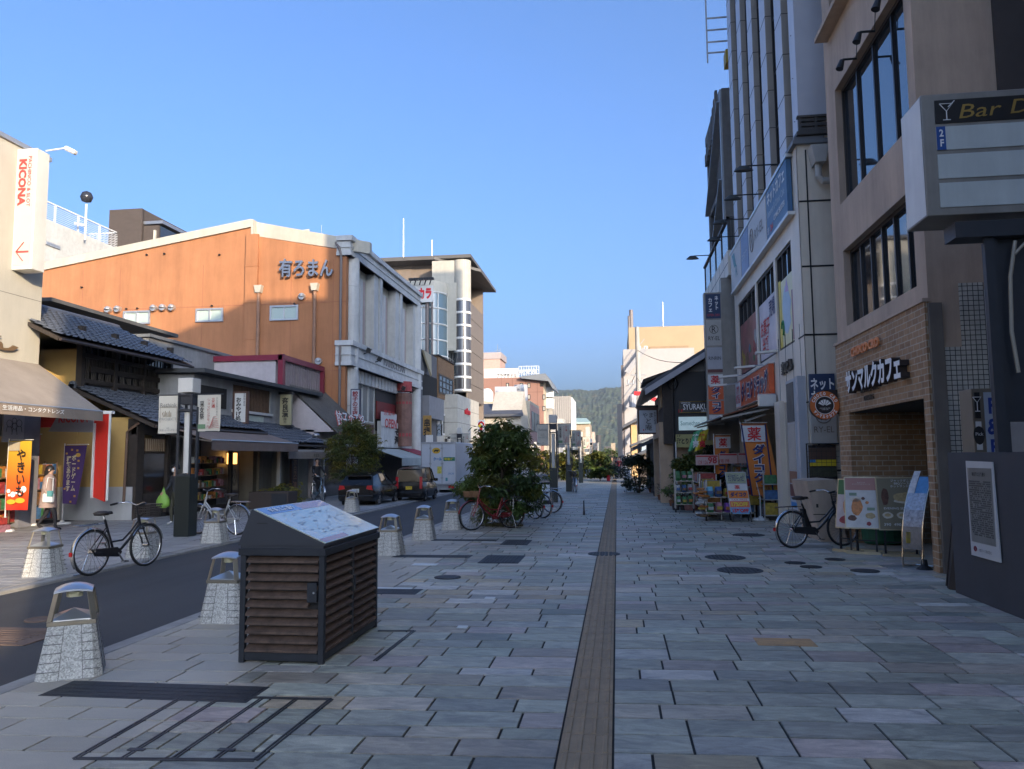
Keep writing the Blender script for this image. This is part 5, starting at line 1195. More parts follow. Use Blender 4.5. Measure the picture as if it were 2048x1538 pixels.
zt=AY(850,575,Yk).z;zg0,zg1=AY(870,742,Yk).z,AY(870,590,Yk).z
t=thing('karaoke_building','cream building with curved glass corner and red karaoke letters on the roof','building',(-18,66,0))
r=1.9;xl=AY(838,700,Yk).x-6
def rounded(zz):
 pts=[(xl,Yk,zz)]
 for k in range(9):
  a=-math.pi/2+k*math.pi/16;pts.append((Xk-r+r*math.cos(a),Yk+r+r*math.sin(a),zz))
 pts+=[(Xk,yk1,zz),(xl,yk1,zz)];return pts
b=MB();b.prism(rounded(zg1+.35),(0,0,1.0));b.prism(rounded(0),(0,0,zg0));b.box(xl,Yk,zg0,Xk-r-.1,yk1,zg1+.35);b.box(xl,Yk+.4,0,xl+3.5,yk1,zt+.4);b.build('wall',cream2,t,True)
sm=[p for p in rounded(0)][1:-1]
b=MB();rows=[]
for z in(zg0,zg1+.35):rows.append([(p[0]-.02,p[1],z) for p in sm])
b.grid(rows);gl=b.build('curved_glass',glass('blue_glass',(.10,.16,.19),.12),t,True,smooth=True)
b=MB()
for k in range(6):
 z=zg0+(zg1+.35-zg0)*k/5;b.tube([(p[0]+.02,p[1]-.02,z) for p in sm],.07,4)
for p in(sm[0],sm[4],sm[8],Vector((Xk,Yk+r+(yk1-Yk-r)*.33,0)),Vector((Xk,Yk+r+(yk1-Yk-r)*.66,0)),sm[-1]):b.tube([(p[0]+.02,p[1],zg0),(p[0]+.02,p[1],zg1+.35)],.06,4)
b.build('mullion',white,gl,True)
q=RY(Yk-.4,790,574,866,604);b=MB();b.box(q[0],Yk-.5,q[1],q[2],Yk-.2,q[3]);so_=b.build('roof_sign',M('sign_face_white',(1,1,1)),t,True);textY('ジャンカラ',so_,Yk-.52,796,577,863,599,M('strong_red',(.60,.012,.02),.5),bold=.06)
b=MB()
for i in range(5):
 p=AY(822+i*10,566,Yk);b.bar((p.x,Yk-.5,q[3]+.1),(p.x+.3,Yk-1.2,q[3]+.35),.08);b.box(p.x+.15,Yk-1.4,q[3]+.3,p.x+.55,Yk-1.1,q[3]+.5)
b.build('sign_lights',black,so_,True)
b=MB();p=AY(846,650,Yk);b.cyl((p.x+.4,Yk-.15,3),(p.x+.4,Yk-.15,zt),.16,n=8);b.cyl((p.x+.85,Yk-.15,3),(p.x+.85,Yk-.15,zt),.1,n=8);b.build('downpipe',M('grey_pipe',(1,1,1)),t,True)
Xa=-13.3;ya1=AX(967,700,Xa).y;ya0=AX(933,700,Xa).y-2.2
t=thing('brown_apartment','tall brown apartment block with glazed corner cylinder and balconies','building',(-18,74,0))
zt=AX(967,590,Xa).z;ztf=AY(900,515,ya0+1).z
brn=M('brown_panel',(.22,.175,.14),.7,var=.06,stain=.12)
b=MB();b.box(-30,ya0+2.6,0,Xa-1.4,ya1,ztf-.2);b.box(Xa-1.4,ya1-.5,0,Xa,ya1,zt+.6);b.box(-30,ya0+2.5,ztf-9,-18.5,ya1,ztf);b.build('wall',brn,t,True)
b=MB();x0=AY(856,520,ya0).x;x1=AY(912,520,ya0).x;z0,z1=0,AY(880,520,ya0).z
b.box(x0,ya0,AY(880,612,ya0).z-4,x1,ya0+2.6,z1-2.1);b.box(x0+.3,ya0+.3,z1-2.2,x1+.1,ya0+3,z1)
rc=(AY(934,600,ya0).x-AY(908,600,ya0).x)/2+.2;cxx=AY(921,600,ya0).x;cy=ya0+rc
b.lathe([(rc,z1-3.6),(rc,z1),(0,z1)],24,(cxx,cy,0));b.build('cream_wall',cream2,t,True)
b=MB();zg0=AY(921,780,ya0).z;b.lathe([(rc-.05,zg0),(rc-.05,z1-3.6)],24,(cxx,cy,0));g_=b.build('glass_cylinder',glass('smoke_glass',(.06,.06,.065),.1),t,True,smooth=True)
b=MB()
for k in range(8):b.lathe([(rc,-.1),(rc+.04,0),(rc,.1)],24,(cxx,cy,zg0+(z1-3.6-zg0)*k/7))
b.build('ring',white,g_,True)
b=MB();b.box(-30,ya0+1.2,ztf,Xa+.6,ya1+1.0,ztf+.3);b.prism([(-30,ya0+1,ztf-.1),(-16,ya0+1,ztf-.1),(Xa+1.2,ya0+3.2,ztf-.9),(Xa+1.2,ya1+1,ztf-.9),(-30,ya1+1,ztf-.1)],(0,0,.25));b.build('roof_slab',M('dark_eave',(.10,.095,.09),.7),t,True)
zs=AY(945,790,ya0).z;n=6;hgt=(zt-2.0-zs)/n
for k in range(n):
 z=zs+k*hgt
 b=MB();b.box(Xa-.12,ya0+2.6,z,Xa,ya1-.5,z+1.35);b.box(Xa-1.4,ya0+2.6,z-.15,Xa,ya1-.5,z);b.build('balcony',M('brown_balustrade',(.19,.155,.125),.6,stain=.1),t,True)
 b=MB();b.box(Xa-1.42,ya0+3.0,z+.1,Xa-1.38,ya1-.9,z+hgt-.4);b.build('balcony_window',fgl,t,True)
 b=MB();b.box(Xa-.5,ya0+4.6,z+1.35,Xa-.1,ya0+4.75,z+hgt-.15);b.build('fin',white,t,True)
Xc=-12.3;q=RX(Xc,915,785,957,900);b=MB()
t=thing('pale_annexe','pale concrete shop annexe with small red letters at the apartment foot','building',(-13,66,0))
y0=AX(915,850,Xc).y;y1=AX(958,850,Xc).y;z1=AX(915,788,Xc).z
b.box(-17,y0,z1*.48,Xc,y1,z1);b.box(-17,y0+.1,0,Xc-3,y1,z1*.5);b.box(Xc-.8,y1-1.6,0,Xc,y1,z1*.5);b.box(Xc-.8,y0,0,Xc,y0+.8,z1*.5);b.build('wall',M('annexe_concrete',(.48,.455,.40),.75,stain=.1),t,True)
textX('colmo',t,Xc+.03,929,815,940,831,M('strong_red',(1,1,1)),ext=.06,bold=.05)
b=MB();b.box(Xc-2.9,y0+.8,0,Xc-2.8,y1-1.6,z1*.5);b.build('shopfront',fgl,t,True)
b=MB()
for k in range(3):b.box(-17,y0-.01,z1*.5+(z1*.5)*k/3,Xc+.01,y1,z1*.5+(z1*.5)*k/3+.04)
b.build('seam',M('joint_line',(1,1,1)),t,True)
q=RX(Xc+1,955,838,968,862);Y=q[0];a=RY(Y,956,840,969,863);b=MB();b.box(a[0],Y,a[1],a[2],Y+.3,a[3]);o=tag(b.build('box_sign',M('sign_face_white',(1,1,1))),'white box sign with red arch and yellow figures in front of the pale annexe','sign')
b=MB();cx,cz,w_=(a[0]+a[2])/2,(a[1]+a[3])/2,(a[2]-a[0])
b.tube([(cx+w_*.38*math.cos(k*.35),Y-.01,cz+w_*.1+w_*.45*math.sin(k*.35)) for k in range(10)],.07,4);b.box(a[0]+.15,Y-.02,a[1]+.12,a[2]-.15,Y-.005,a[1]+.4);b.build('red_arch',M('strong_red',(1,1,1)),o,True)
b=MB();b.lathe([(0,-.2),(.2,0),(0,.2)],8,(cx-.1,Y-.02,cz),0,1,.1);b.build('yellow_spot',M('film_strong_yellow',(1,1,1)),o,True)
Ys=100;t=thing('white_shophouse','white walled shop with dark slate hipped roof beyond the street tree','building',(-18,104,0))
a,c_=AY(966,860,Ys),AY(1048,812,Ys);z0=AY(1000,832,Ys).z;z1=AY(1000,809,Ys).z
b=MB();b.box(-32,Ys,0,c_.x-.4,Ys+8,z0);b.prism([(c_.x-.4,Ys,z0),(c_.x-.4,Ys+8,z0),(c_.x-.4,Ys+4,z1+2)],(-4,0,0));b.build('wall',M('warm_white',(.47,.43,.36),.8,stain=.08),t,True)
b=MB();b.prism([(-33,Ys-.8,z0-.1),(c_.x,Ys-.8,z0-.1),(c_.x-1,Ys+4,z1+.1),(-33,Ys+4,z1+.1)],(0,0,.3));b.build('roof',M('slate_roof',(.075,.08,.095),.6),t,True)
p=AY(985,850,Ys-2);b=MB();p0,p1=AY(968,848,Ys-3),AY(1012,872,Ys-3);b.bar(p0,p1,.8,.3);b.build('brown_eave',M('eave_brown',(.20,.10,.05),.7),t,True)
q=RY(94,955,884,967,903);b=MB();b.box(q[0],94,q[1],q[2],94.4,q[3]);o=tag(b.build('orange_sign',M('sign_bright_orange',(.75,.28,.02),.5)),'bright orange lettered sign left of the big street tree','sign');textY('薬局',o,93.98,956,886,966,902,M('strong_red',(1,1,1)),bold=.03)
Yo=118;Xo=-13.0
t=thing('cream_office','cream office block with water tank and plant on its roof','building',(-20,122,0))
zt=AY(1010,802,Yo).z;xr=AY(1060,850,Yo).x
b=MB();b.box(-34,Yo,0,xr,Yo+14,zt);b.build('wall',M('office_cream',(.45,.39,.29),.8,stain=.08),t,True)
b=MB();b.box(xr-.02,Yo+.05,0,xr+.08,Yo+14,zt-.5);b.build('pink_side',M('office_pink',(.42,.26,.22),.8),t,True)
b=MB()
for k in range(3):b.box(xr+.08,Yo+1.5+k*4.2,zt-4.6,xr+.16,Yo+4.9+k*4.2,zt-1.5)
b.build('side_window',fgl,t,True)
b=MB();q=RY(Yo+3,995,780,1017,800);b.box(q[0],Yo+3,zt,q[2],Yo+6,q[3]);b.box(q[0]-.5,Yo+3.5,zt,q[0]+3,Yo+6.5,AY(1000,769,Yo).z);b.build('plant_box',M('grey_box',(.40,.40,.42),.6),t,True)
p=AY(974,800,Yo+2);b=MB();b.lathe([(.9,0),(1.0,.4),(1.0,1.5),(.55,2.1),(0,2.2)],14,(p.x,Yo+2,zt));b.build('water_tank',white,t,True,smooth=True)
q=RY(Yo+4,1031,776,1048,800);b=MB();
for k in range(6):z=zt+(q[3]-zt)*k/5;b.bar((q[0],Yo+4,z),(q[2],Yo+4,z),.12)
for x in(q[0],(q[0]+q[2])/2,q[2]):b.bar((x,Yo+4,zt),(x,Yo+4,q[3]),.14)
b.build('steel_frame',steel,t,True)
b=MB();b.cyl(((q[0]+q[2])/2,Yo+5.5,zt),((q[0]+q[2])/2,Yo+5.5,q[3]+.6),1.1,n=12);b.build('cooling_unit',M('grey_box',(1,1,1)),t,True)
Yh=158;t=thing('brown_hotel','brown hotel with roof lettering and overhanging barrel roof','building',(-24,165,0))
hb=M('hotel_brown',(.27,.14,.10),.8,var=.04);q=RY(Yh,940,757,1088,900);Xh=q[2]
b=MB();b.box(-48,Yh,0,Xh,Yh+18,q[3]);b.build('wall',hb,t,True)
yR=AX(1108,800,Xh).y
b=MB()
for k in range(4):b.box(-48,Yh-.03,q[3]-3.1*(k+1)-.06,Xh,Yh,q[3]-3.1*(k+1)+.06)
for px in(1003,1025,1052,1075):p=AY(px,800,Yh);b.box(p.x-.06,Yh-.03,0,p.x+.06,Yh,q[3])
b.build('joint',M('hotel_joint',(.2,.10,.075),.9),t,True)
for px,py in((1015,771),(1043,771),(1058,771),(1058,794),(1088,794),(1088,817)):
 r_=RY(Yh,px-3,py-5,px+3,py+5);window(t,'y',Yh,-1,r_[0],r_[1],r_[2],r_[3],nu=1,fm=black,gm=M('curtain',(.5,.46,.38),.8),fw=.16)
r_=RY(Yh-.02,1080,765,1093,773);b=MB();b.box(r_[0],Yh-.05,r_[1],Xh,Yh+.1,r_[3]);b.build('corner_opening',dark_in,t,True)
b=MB();p0,p1=AY(1092,755,Yh),AY(1110,748,Yh);pz=AY(1100,748,Yh).z
b.prism([(p0.x-5,Yh-1.5,pz-.5),(p0.x,Yh-1.5,pz),(Xh+1.5,Yh-1.5,pz-1.2),(Xh+2.4,Yh-1.5,pz-3.2),(Xh+2.1,Yh-1.5,pz-3.2),(Xh+1.2,Yh-1.5,pz-1.6),(p0.x-5,Yh-1.5,pz-.9)],(0,14,0));b.build('barrel_roof',M('grey_trim',(1,1,1)),t,True)
b=MB();b.box(Xh,Yh+.5,0,Xh+.5,Yh+17,q[3]-1);b.build('cream_end',M('office_cream',(1,1,1)),t,True)
for py in(783,806):
 p=AY(1102,py,Yh+2);b=MB();b.lathe([(.0,-1.2),(1.5,-1.1),(1.6,.9),(1.45,.9)],12,(Xh+.4,Yh+3,p.z));b.build('balcony',white,t,True)
r_=RY(Yh+1,968,738,1037,756);b=MB();b.box(r_[0],Yh+1,r_[1]-.5,r_[2],Yh+1.4,r_[3]);sg_=b.build('roof_sign',white,t,True);textY('プラザホテル',sg_,Yh+.97,993,747,1034,755,ink,bold=.03);textY('アーバンホテル',sg_,Yh+.97,1000,740,1033,744,M('grey_letter',(1,1,1)),bold=.01)
textY('ホテル',t,Yh+.9,1038,740,1075,746,white_ink,ext=.3,bold=.04)
b=MB();z0_=q[3];
for k in range(9):
 p=AY(1038+k*5,750,Yh+1);b.bar((p.x,Yh+1,z0_),(p.x,Yh+1,z0_+2.4),.1)
pa,pb=AY(1037,750,Yh+1),AY(1078,750,Yh+1)
for z in(.8,1.6,2.4):b.bar((pa.x,Yh+1,z0_+z),(pb.x,Yh+1,z0_+z),.1)
b.build('sign_frame',white,t,True)
r_=RY(Yh+6,940,708,1000,740);b=MB();b.box(r_[0],Yh+6,q[3],r_[2],Yh+14,r_[3]);b.build('lift_tower',M('hotel_pink',(.46,.31,.25),.8),t,True)
b=MB();b.box(r_[0],Yh+5.8,(r_[1]+r_[3])/2+.6,r_[2]+.3,Yh+14.2,r_[3]+.2);b.build('tower_cap',M('tower_grey',(.36,.30,.28),.7),t,True)
for px,yt in((995,688),(1000,697)):
 p=AY(px,yt,Yh+8);b=MB();b.tube([(p.x,Yh+8,r_[3]),p],.06,4)
 if px==995:
  for z in(.8,1.6):b.bar((p.x-.6,Yh+8,p.z-z-.6),(p.x+.6,Yh+8,p.z-z-.6),.06)
 b.build('aerial',steel,t,True)
def farblock(name,label,px0,py0,px1,Y,m_,dep=12,top=None,wins=0,bottom=0):
 q=RY(Y,px0,py0,px1,914);b=MB();t=thing(name,label,'building',((q[0]+q[2])/2,Y+dep/2,0));b.box(q[0],Y,0,q[2],Y+dep,q[3]);b.build('wall',m_,t,True)
 if wins:
  for i in range(wins):
   for j in range(2):
    x=q[0]+(q[2]-q[0])*(i+.5)/wins;z=q[3]*(.45+.3*j);wo=window(t,'y',Y,-1,x-.8,z-.7,x+.8,z+.7,nu=2,fm=alu,gm=fgl,fw=.12)
 return t,q
t,q=farblock('ribbed_block','windowless pale grey ribbed block beyond the brown hotel',1095,793,1143,215,M('ribbed_pale',(.38,.35,.31),.8,var=.05),20)
b=MB()
for k in range(12):x=q[0]+(q[2]-q[0])*k/11;b.box(x-.12,214.8,0,x+.12,215,q[3])
b.build('rib',M('ribbed_dark',(.32,.29,.26),.8),t,True)
b=MB();b.box(q[2],215.2,0,q[2]+.5,234,q[3]-.4);b.build('side_strip',white,t,True)
t,q=farblock('green_roof_building','tan building with pale green sloping roof far down the street',1143,848,1181,270,M('tan_far',(.35,.27,.18),.8,var=.06),18,wins=0)
z0=q[3];a,c_,e=AY(1146,837,270),AY(1171,837,270),AY(1178,848,270)
b=MB();b.prism([(q[0]-.5,269,z0),(q[2]+.3,269,z0),(c_.x,278,a.z),(q[0]-.5,278,a.z)],(0,0,.5));b.build('roof',M('copper_green',(.36,.46,.40),.7),t,True)
p=AY(1174,861,269.9);b=MB();b.box(p.x-.5,269.8,p.z-.8,p.x+.5,270,p.z+.8);b.build('window',dark_in,t,True)
for args in(('white_annex','small white block right of the green roofed building',1171,854,1180,240,M('warm_white',(1,1,1)),8),('pink_block','small pinkish block with windows far down the street',1178,864,1190,300,M('pink_far',(.50,.38,.30),.8),8),('low_tan_block','low tan block in front of the green roofed building',1135,860,1150,200,M('office_cream',(1,1,1)),8),('low_grey_row','low dark grey row of houses closing the street',1208,893,1232,420,M('dark_row',(.10,.09,.085),.9),10),('far_tan_house','tiny tan house at the end of the street below the hills',1222,886,1231,380,M('tan_far',(1,1,1)),8),('far_white_house','tiny white house half hidden by the far trees',1188,880,1197,330,M('warm_white',(1,1,1)),8),('grey_midrow','grey shop row behind the lamp banners',1063,850,1120,170,M('row_grey',(.30,.29,.28),.8,var=.1),10),('pale_midrow','pale low shop row under the ribbed block',1103,838,1128,190,M('annexe_concrete',(1,1,1)),8)):
 farblock(*args)
p=AY(1197,870,330);b=MB();b.cyl((p.x,330,p.z-3),(p.x,330,p.z),1.0,n=10)
for k in(-.7,.7):b.bar((p.x+k,330,0),(p.x+k,330,p.z-3),.3)
tag(b.build('water_tower',M('tower_dark',(.06,.055,.055),.8)),'small dark water tower on legs far down the street','water tower')
t=thing('izakaya_house','grey gabled pub building with black signboards and tan entrance porch','building',(3,32,0))
Yi=29.0;Xi=2.06
gp=M('gable_grey',(.40,.39,.385),.85,var=.06,stain=.18)
pe=AY(1290,782,Yi);pt=AY(1418,702,Yi)
sl_=(pt.z-pe.z)/(pt.x-pe.x)
wl=AY(1352,760,Yi).x-.35;zwl=pe.z+(wl-pe.x)*sl_
xr=7.0
wq=RY(Yi,1366,776,1381,803)
b=MB();b.prism([(wl,Yi,3.2),(xr,Yi,3.2),(xr,Yi,pe.z+(xr-pe.x)*sl_-.22),(wl,Yi,zwl-.22)],(0,9,0));b.build('gable_wall',gp,t,True)
b=MB();b.box(Xi,Yi+.05,0,xr,Yi+9,3.2);b.build('lower_wall',M('tan_render',(.42,.30,.20),.85,var=.08,stain=.15),t,True)
b=MB();b.prism([(pe.x,Yi-.7,pe.z),(xr,Yi-.7,pe.z+(xr-pe.x)*sl_),(xr,Yi-.7,pe.z+(xr-pe.x)*sl_+.16),(pe.x,Yi-.7,pe.z+.16)],(0,10.5,0));rf=b.build('roof',M('slate_roof',(1,1,1)),t,True)
b=MB();b.prism([(pe.x-.02,Yi-.74,pe.z-.2),(xr,Yi-.74,pe.z+(xr-pe.x)*sl_-.2),(xr,Yi-.74,pe.z+(xr-pe.x)*sl_+.02),(pe.x-.02,Yi-.74,pe.z+.02)],(0,.06,0));b.build('barge_board',M('grey_barge',(.38,.38,.40),.7),rf,True)
b=MB();b.tube([(pe.x-.06,Yi-.7,pe.z+.02),(pe.x-.06,Yi+9.8,pe.z+.02)],.08,8);b.build('gutter',M('grey_pipe',(1,1,1)),rf,True)
window(t,'y',Yi,-1,wq[0],wq[1],wq[2],wq[3],nu=1,fm=white,gm=fgl,fw=.07)
b=MB();q=RY(Yi-.3,1347,744,1425,892);b.box(q[0],Yi-.3,q[1]+.0,q[2]+.5,Yi-.02,q[3]);sf=b.build('sign_frame',M('black_fascia',(.022,.021,.02),.6),t,True)
b=MB();b.box(Xi-.35,Yi-.28,q[1]+.1,Xi,Yi+3.5,q[3]);b.prism([(q[0]-1.1,Yi-.2,q[3]-.35),(q[0]+.1,Yi-.3,q[3]+.05),(q[0]+.1,Yi+3,q[3]+.05),(q[0]-1.1,Yi+3,q[3]-.3)],(0,0,.12));b.build('side_fascia',M('dark_timber',(1,1,1)),t,True)
def isign(px0,py0,px1,py1,m_,nm):
 a=RY(Yi-.32,px0,py0,px1,py1);b=MB();b.box(a[0],Yi-.36,a[1],a[2]+.3,Yi-.3,a[3]);return b.build(nm,m_,t,True),a
o,a=isign(1357,802,1420,826,M('panel_black',(1,1,1)),'black_sign');textY('SYURAKU',o,Yi-.37,1366,808,1415,819,white_ink,bold=.01);textY('IZAKAYA',o,Yi-.37,1362,804,1381,807,white_ink);textY('(酒楽)',o,Yi-.37,1402,820,1417,825,white_ink);textY('1F',o,Yi-.37,1357,819,1367,825,M('strong_red',(1,1,1)))
b=MB();b.tube([(a[0]+.03,Yi-.365,a[1]+.03),(a[2]+.2,Yi-.365,a[1]+.03),(a[2]+.2,Yi-.365,a[3]-.03),(a[0]+.03,Yi-.365,a[3]-.03)],.014,4,True);b.build('edge_line',M('gold_letter',(1,1,1)),o,True)
o,a=isign(1357,834,1420,860,M('lit_panel',(.55,.72,.74),.5,emit=.1),'lit_sign');textY('Somechan cafe',o,Yi-.37,1361,842,1418,850,M('teal_ink',(1,1,1)))
o,a=isign(1351,869,1428,894,M('sign_ochre',(.40,.36,.14),.6),'ochre_sign');textY('海とりと',o,Yi-.37,1353,876,1386,888,ink,bold=.04);textY('1F',o,Yi-.37,1354,870,1362,874,ink)
b=MB();cx=AY(1418,880,Yi-.37);b.tube([(cx.x+.28*math.cos(k*.4),Yi-.37,cx.z+.24*math.sin(k*.4)) for k in range(14)],.04,4);b.build('brush_ring',ink,o,True)
b=MB();p0=AX(1338,950,Xi-.0)
b.box(Xi-.5,Yi-.0,0,Xi,Yi+.6,2.95);b.box(Xi-.5,Yi+.6,2.4,Xi,Yi+5,2.95);b.box(Xi-.5,Yi+4.6,0,Xi,Yi+5,2.4);b.build('porch',M('tan_porch',(.46,.33,.22),.85,stain=.12),t,True)
b=MB();b.box(Xi-.02,Yi+1.4,0,Xi+.02,Yi+3,2.2);b.build('door',M('porch_door',(.10,.05,.025),.6),t,True)
q=RX(Xi-.36,1333,755,1349,830);b=MB();b.box(Xi-.4,Yi+.3,3.5,Xi-.35,Yi+2.2,4.35);b.build('wood_sign',M('tan_sign',(.36,.26,.16),.7),t,True)
Yy=31.5;q=RY(Yy,1275,815,1317,868);b=MB();b.box(q[0],Yy,q[1],q[2],Yy+.2,q[3]);o=tag(b.build('hanging_sign',M('brown_frame',(1,1,1))),'white hanging box sign with black brush lettering before the grey gable','sign')
b=MB();b.box(q[0]+.06,Yy-.01,q[1]+.06,q[2]-.06,Yy+.01,q[3]-.12);f_=b.build('sign_face',M('sign_face_pale',(1,1,1)),o,True)
cx,cz=(q[0]+q[2])/2,(q[1]+q[3])/2
text('やま',f_,(cx,Yy-.015,cz+.22),XP,ZP,.42,.2,ink,bold=.0);text('と庵',f_,(cx+.02,Yy-.015,cz-.15),XP,ZP,.28,.48,ink,vert=True);text('和食と和酒',f_,(cx+.28,Yy-.015,cz+.1),XP,ZP,.08,.5,ink,vert=True);b=MB();b.box(cx-.2,Yy-.016,cz-.4,cx-.16,Yy-.012,cz-.34);b.build('red_seal',red_ink,f_,True)
b=MB();b.box(q[0]-.02,Yy-.02,q[3],q[2]+.3,Yy+.22,q[3]+.08);b.bar((q[2],Yy+.1,q[3]),(q[2]+1.0,Yy+.1,q[3]),.08);b.build('bracket',black,o,True)
def pole(px,pyt,Y,r,label,gear=True,nm='utility_pole'):
 p=AY(px,pyt,Y);t=thing(nm,label,'utility pole',(p.x,Y,0));b=MB();b.cyl((p.x,Y,0),(p.x,Y,p.z),r*1.25,r,10);b.build('shaft',M('pole_concrete',(.40,.38,.34),.8,stain=.1),t,True)
 if gear:
  z=p.z-.42*p.z
  b=MB();b.bar((p.x-.9,Y,z+.5),(p.x+.9,Y,z+.5),.1);b.bar((p.x-.6,Y,z+1.2),(p.x+.6,Y,z+1.2),.08)
  for k in(-.8,-.4,.4,.8):b.cyl((p.x+k,Y,z+.5),(p.x+k,Y,z+.8),.06,n=6)
  b.build('cross_arm',steel,t,True)
  b=MB();b.lathe([(0,-.5),(.3,-.48),(.32,.4),(.2,.55),(0,.58)],10,(p.x-.45,Y,z-.9));b.lathe([(0,-.5),(.3,-.48),(.32,.4),(.2,.55),(0,.58)],10,(p.x+.5,Y,z-.5));b.build('transformer',M('grey_box',(1,1,1)),t,True)
 return t
pole(1274,654,62,.17,'tall concrete utility pole with transformers before the cream building')
pole(1249,730,85,.13,'slim pale utility pole further down on the right',False)
p=AY(1345,770,28.6);t=thing('service_mast','thin dark service mast with coiled cable beside the pub signs','mast',(p.x,28.6,0));b=MB();b.tube([(p.x,28.6,0),(p.x,28.6,p.z)],.04);b.build('shaft',black,t,True)
b=MB();b.tube([(p.x+.22*math.cos(k*.7)*(1-.01*k),28.6,p.z+.05+.2*math.sin(k*.7)*(1+.01*k)) for k in range(28)],.012,4);b.build('cable_coil',rubber,t,True)
b=MB();b.bar((p.x+.05,28.55,.4),(p.x+.05,28.55,2.2),.1,.03);b.build('white_strip',white,t,True)
Yc=96;t=thing('cream_tower','large cream building with brown terrace wall rising behind the gable','building',(8,103,0))
q=RY(Yc,1257,655,1440,900);cm=M('tower_cream',(.36,.27,.16),.8,var=.07,scale=.4)
b=MB();b.box(q[0],Yc,0,q[2],Yc+15,q[3]);b.build('wall',cm,t,True)
a=RY(Yc-1.5,1299,693,1378,725);b=MB();b.box(a[0],Yc-1.5,0,a[2],Yc-.01,a[3]);b.build('terrace_wall',M('terrace_brown',(.30,.205,.12),.8),t,True)
a=RY(Yc-1.55,1302,700,1308,712);window(t,'y',Yc-1.5,-1,a[0],a[1],a[2],a[3],nu=1,nv=2,fm=black,gm=white,fw=.1)
for px in(1279,1292):a=RY(Yc-.02,px-4,692,px+3,702);window(t,'y',Yc,-1,a[0],a[1],a[2],a[3],nu=1,fm=white,gm=M('terrace_brown',(1,1,1)),fw=.12)
b=MB();a=RY(Yc-3,1266,735,1345,770);b.box(a[0],Yc-3,0,a[2]+3,Yc-1.51,a[3]);b.build('lower_block',M('warm_white',(1,1,1)),t,True)
b=MB()
for k in range(14):x=a[0]+k*(a[2]-a[0])/13;b.bar((x,Yc-2.9,a[3]),(x,Yc-2.9,a[3]+1),.07)
b.bar((a[0],Yc-2.9,a[3]+1),(a[2],Yc-2.9,a[3]+1),.08);b.build('terrace_rail',white,t,True)
for px,yt,r_ in((1262,620,.25),(1258,632,.18),(1325,604,.06)):
 p=AY(px,yt,Yc+4);b=MB();b.cyl((p.x,Yc+4,q[3]),(p.x,Yc+4,p.z),r_,n=8);b.build('roof_mast',M('mast_grey',(.2,.17,.16),.6) if r_>.1 else steel,t,True)
Yw=80;t=thing('white_slab_building','thin white building with outside stairs and a dark drainpipe edge','building',(3,84,0))
q=RY(Yw,1246,699,1274,914);b=MB();b.box(q[0],Yw,0,q[2]+6,Yw+10,q[3]);b.build('wall',M('slab_white',(.38,.35,.33),.75,var=.04),t,True)
b=MB();b.box(q[0]-.25,Yw+.1,0,q[0],Yw+.6,AY(1245,730,Yw).z);b.build('edge_pipe',M('grey_pipe',(1,1,1)),t,True)
b=MB()
for k in range(3):
 z=3+k*3.6;b.bar((q[0]+.3,Yw-.8,z),(q[2]+1,Yw-.8,z+2.4),.2,.5);b.bar((q[0]+.3,Yw-1,z+1),(q[2]+1,Yw-1,z+3.4),.06)
b.build('stair',M('stair_grey',(.33,.32,.32),.7),t,True)
t,q=farblock('shadowed_block','pale narrow block at the right edge of the hills',1234,808,1250,120,M('pale_far',(.44,.38,.32),.8),12)
t,q=farblock('cream_upright_house','narrow cream house with tiled eaves beyond the white hanging sign',1262,850,1280,66,M('narrow_cream',(.55,.36,.17),.8),6)
b=MB();b.prism([(q[0]-.7,65,q[3]-.3),(q[2]+2,65,q[3]+1.4),(q[2]+2,73,q[3]+1.4),(q[0]-.7,73,q[3]-.3)],(0,0,.25));b.build('roof',M('slate_roof',(1,1,1)),t,True)
for lb,px0,py0,px1,Y,col in(('low dark shop with sloping eave right behind the porch',1300,880,1335,37,(.16,.16,.17)),('small tiled shop with white lantern light down the right side',1280,905,1306,50,(.10,.08,.07)),('pale blue walled shop down the right side',1283,880,1312,58,(.35,.42,.48)),('small white shop near the crowd',1256,905,1275,74,(.55,.52,.48))):
 t,q=farblock('small_shop',lb,px0,py0,px1,Y,M('shop_%d'%Y,col,.8,var=.1),5)
 b=MB();b.prism([(q[0]-.8,Y-.4,q[3]-.5),(q[2]+.8,Y-.4,q[3]+.5),(q[2]+.8,Y+5,q[3]+.5),(q[0]-.8,Y+5,q[3]-.5)],(0,0,.18));b.build('roof',M('slate_roof',(1,1,1)),t,True)
 b=MB();b.box(q[0]-.03,Y+.4,.05,q[0],Y+4.4,2.0);b.build('shopfront',M('dark_interior',(1,1,1)),t,True)
b=MB();p0,p1=AY(1272,785,60),AY(1300,790,60);b.bar(AY(1268,787,60),AY(1284,787,60),.3);b.bar(AY(1284,787,60),AY(1312,800,60),.3);tag(b.build('red_canopy',M('strong_red',(1,1,1))),'strip of bright red canopy edge behind the utility pole','canopy')
b=MB()
for(a,Ya),(c_,Yb_),sag in((((1274,700),62),((1420,715),45),.6),(((1274,755),62),((1330,790),40),.4),(((1274,740),62),((1249,770),85),.5)):
 p,r_=AY(*a,Ya),AY(*c_,Yb_);b.tube([p.lerp(r_,k/8)-Vector((0,0,sag*4*(k/8)*(1-k/8))) for k in range(9)],.02,4)
tag(b.build('overhead_wire',rubber),'sagging overhead wires strung from the utility pole','wire')
granite=None
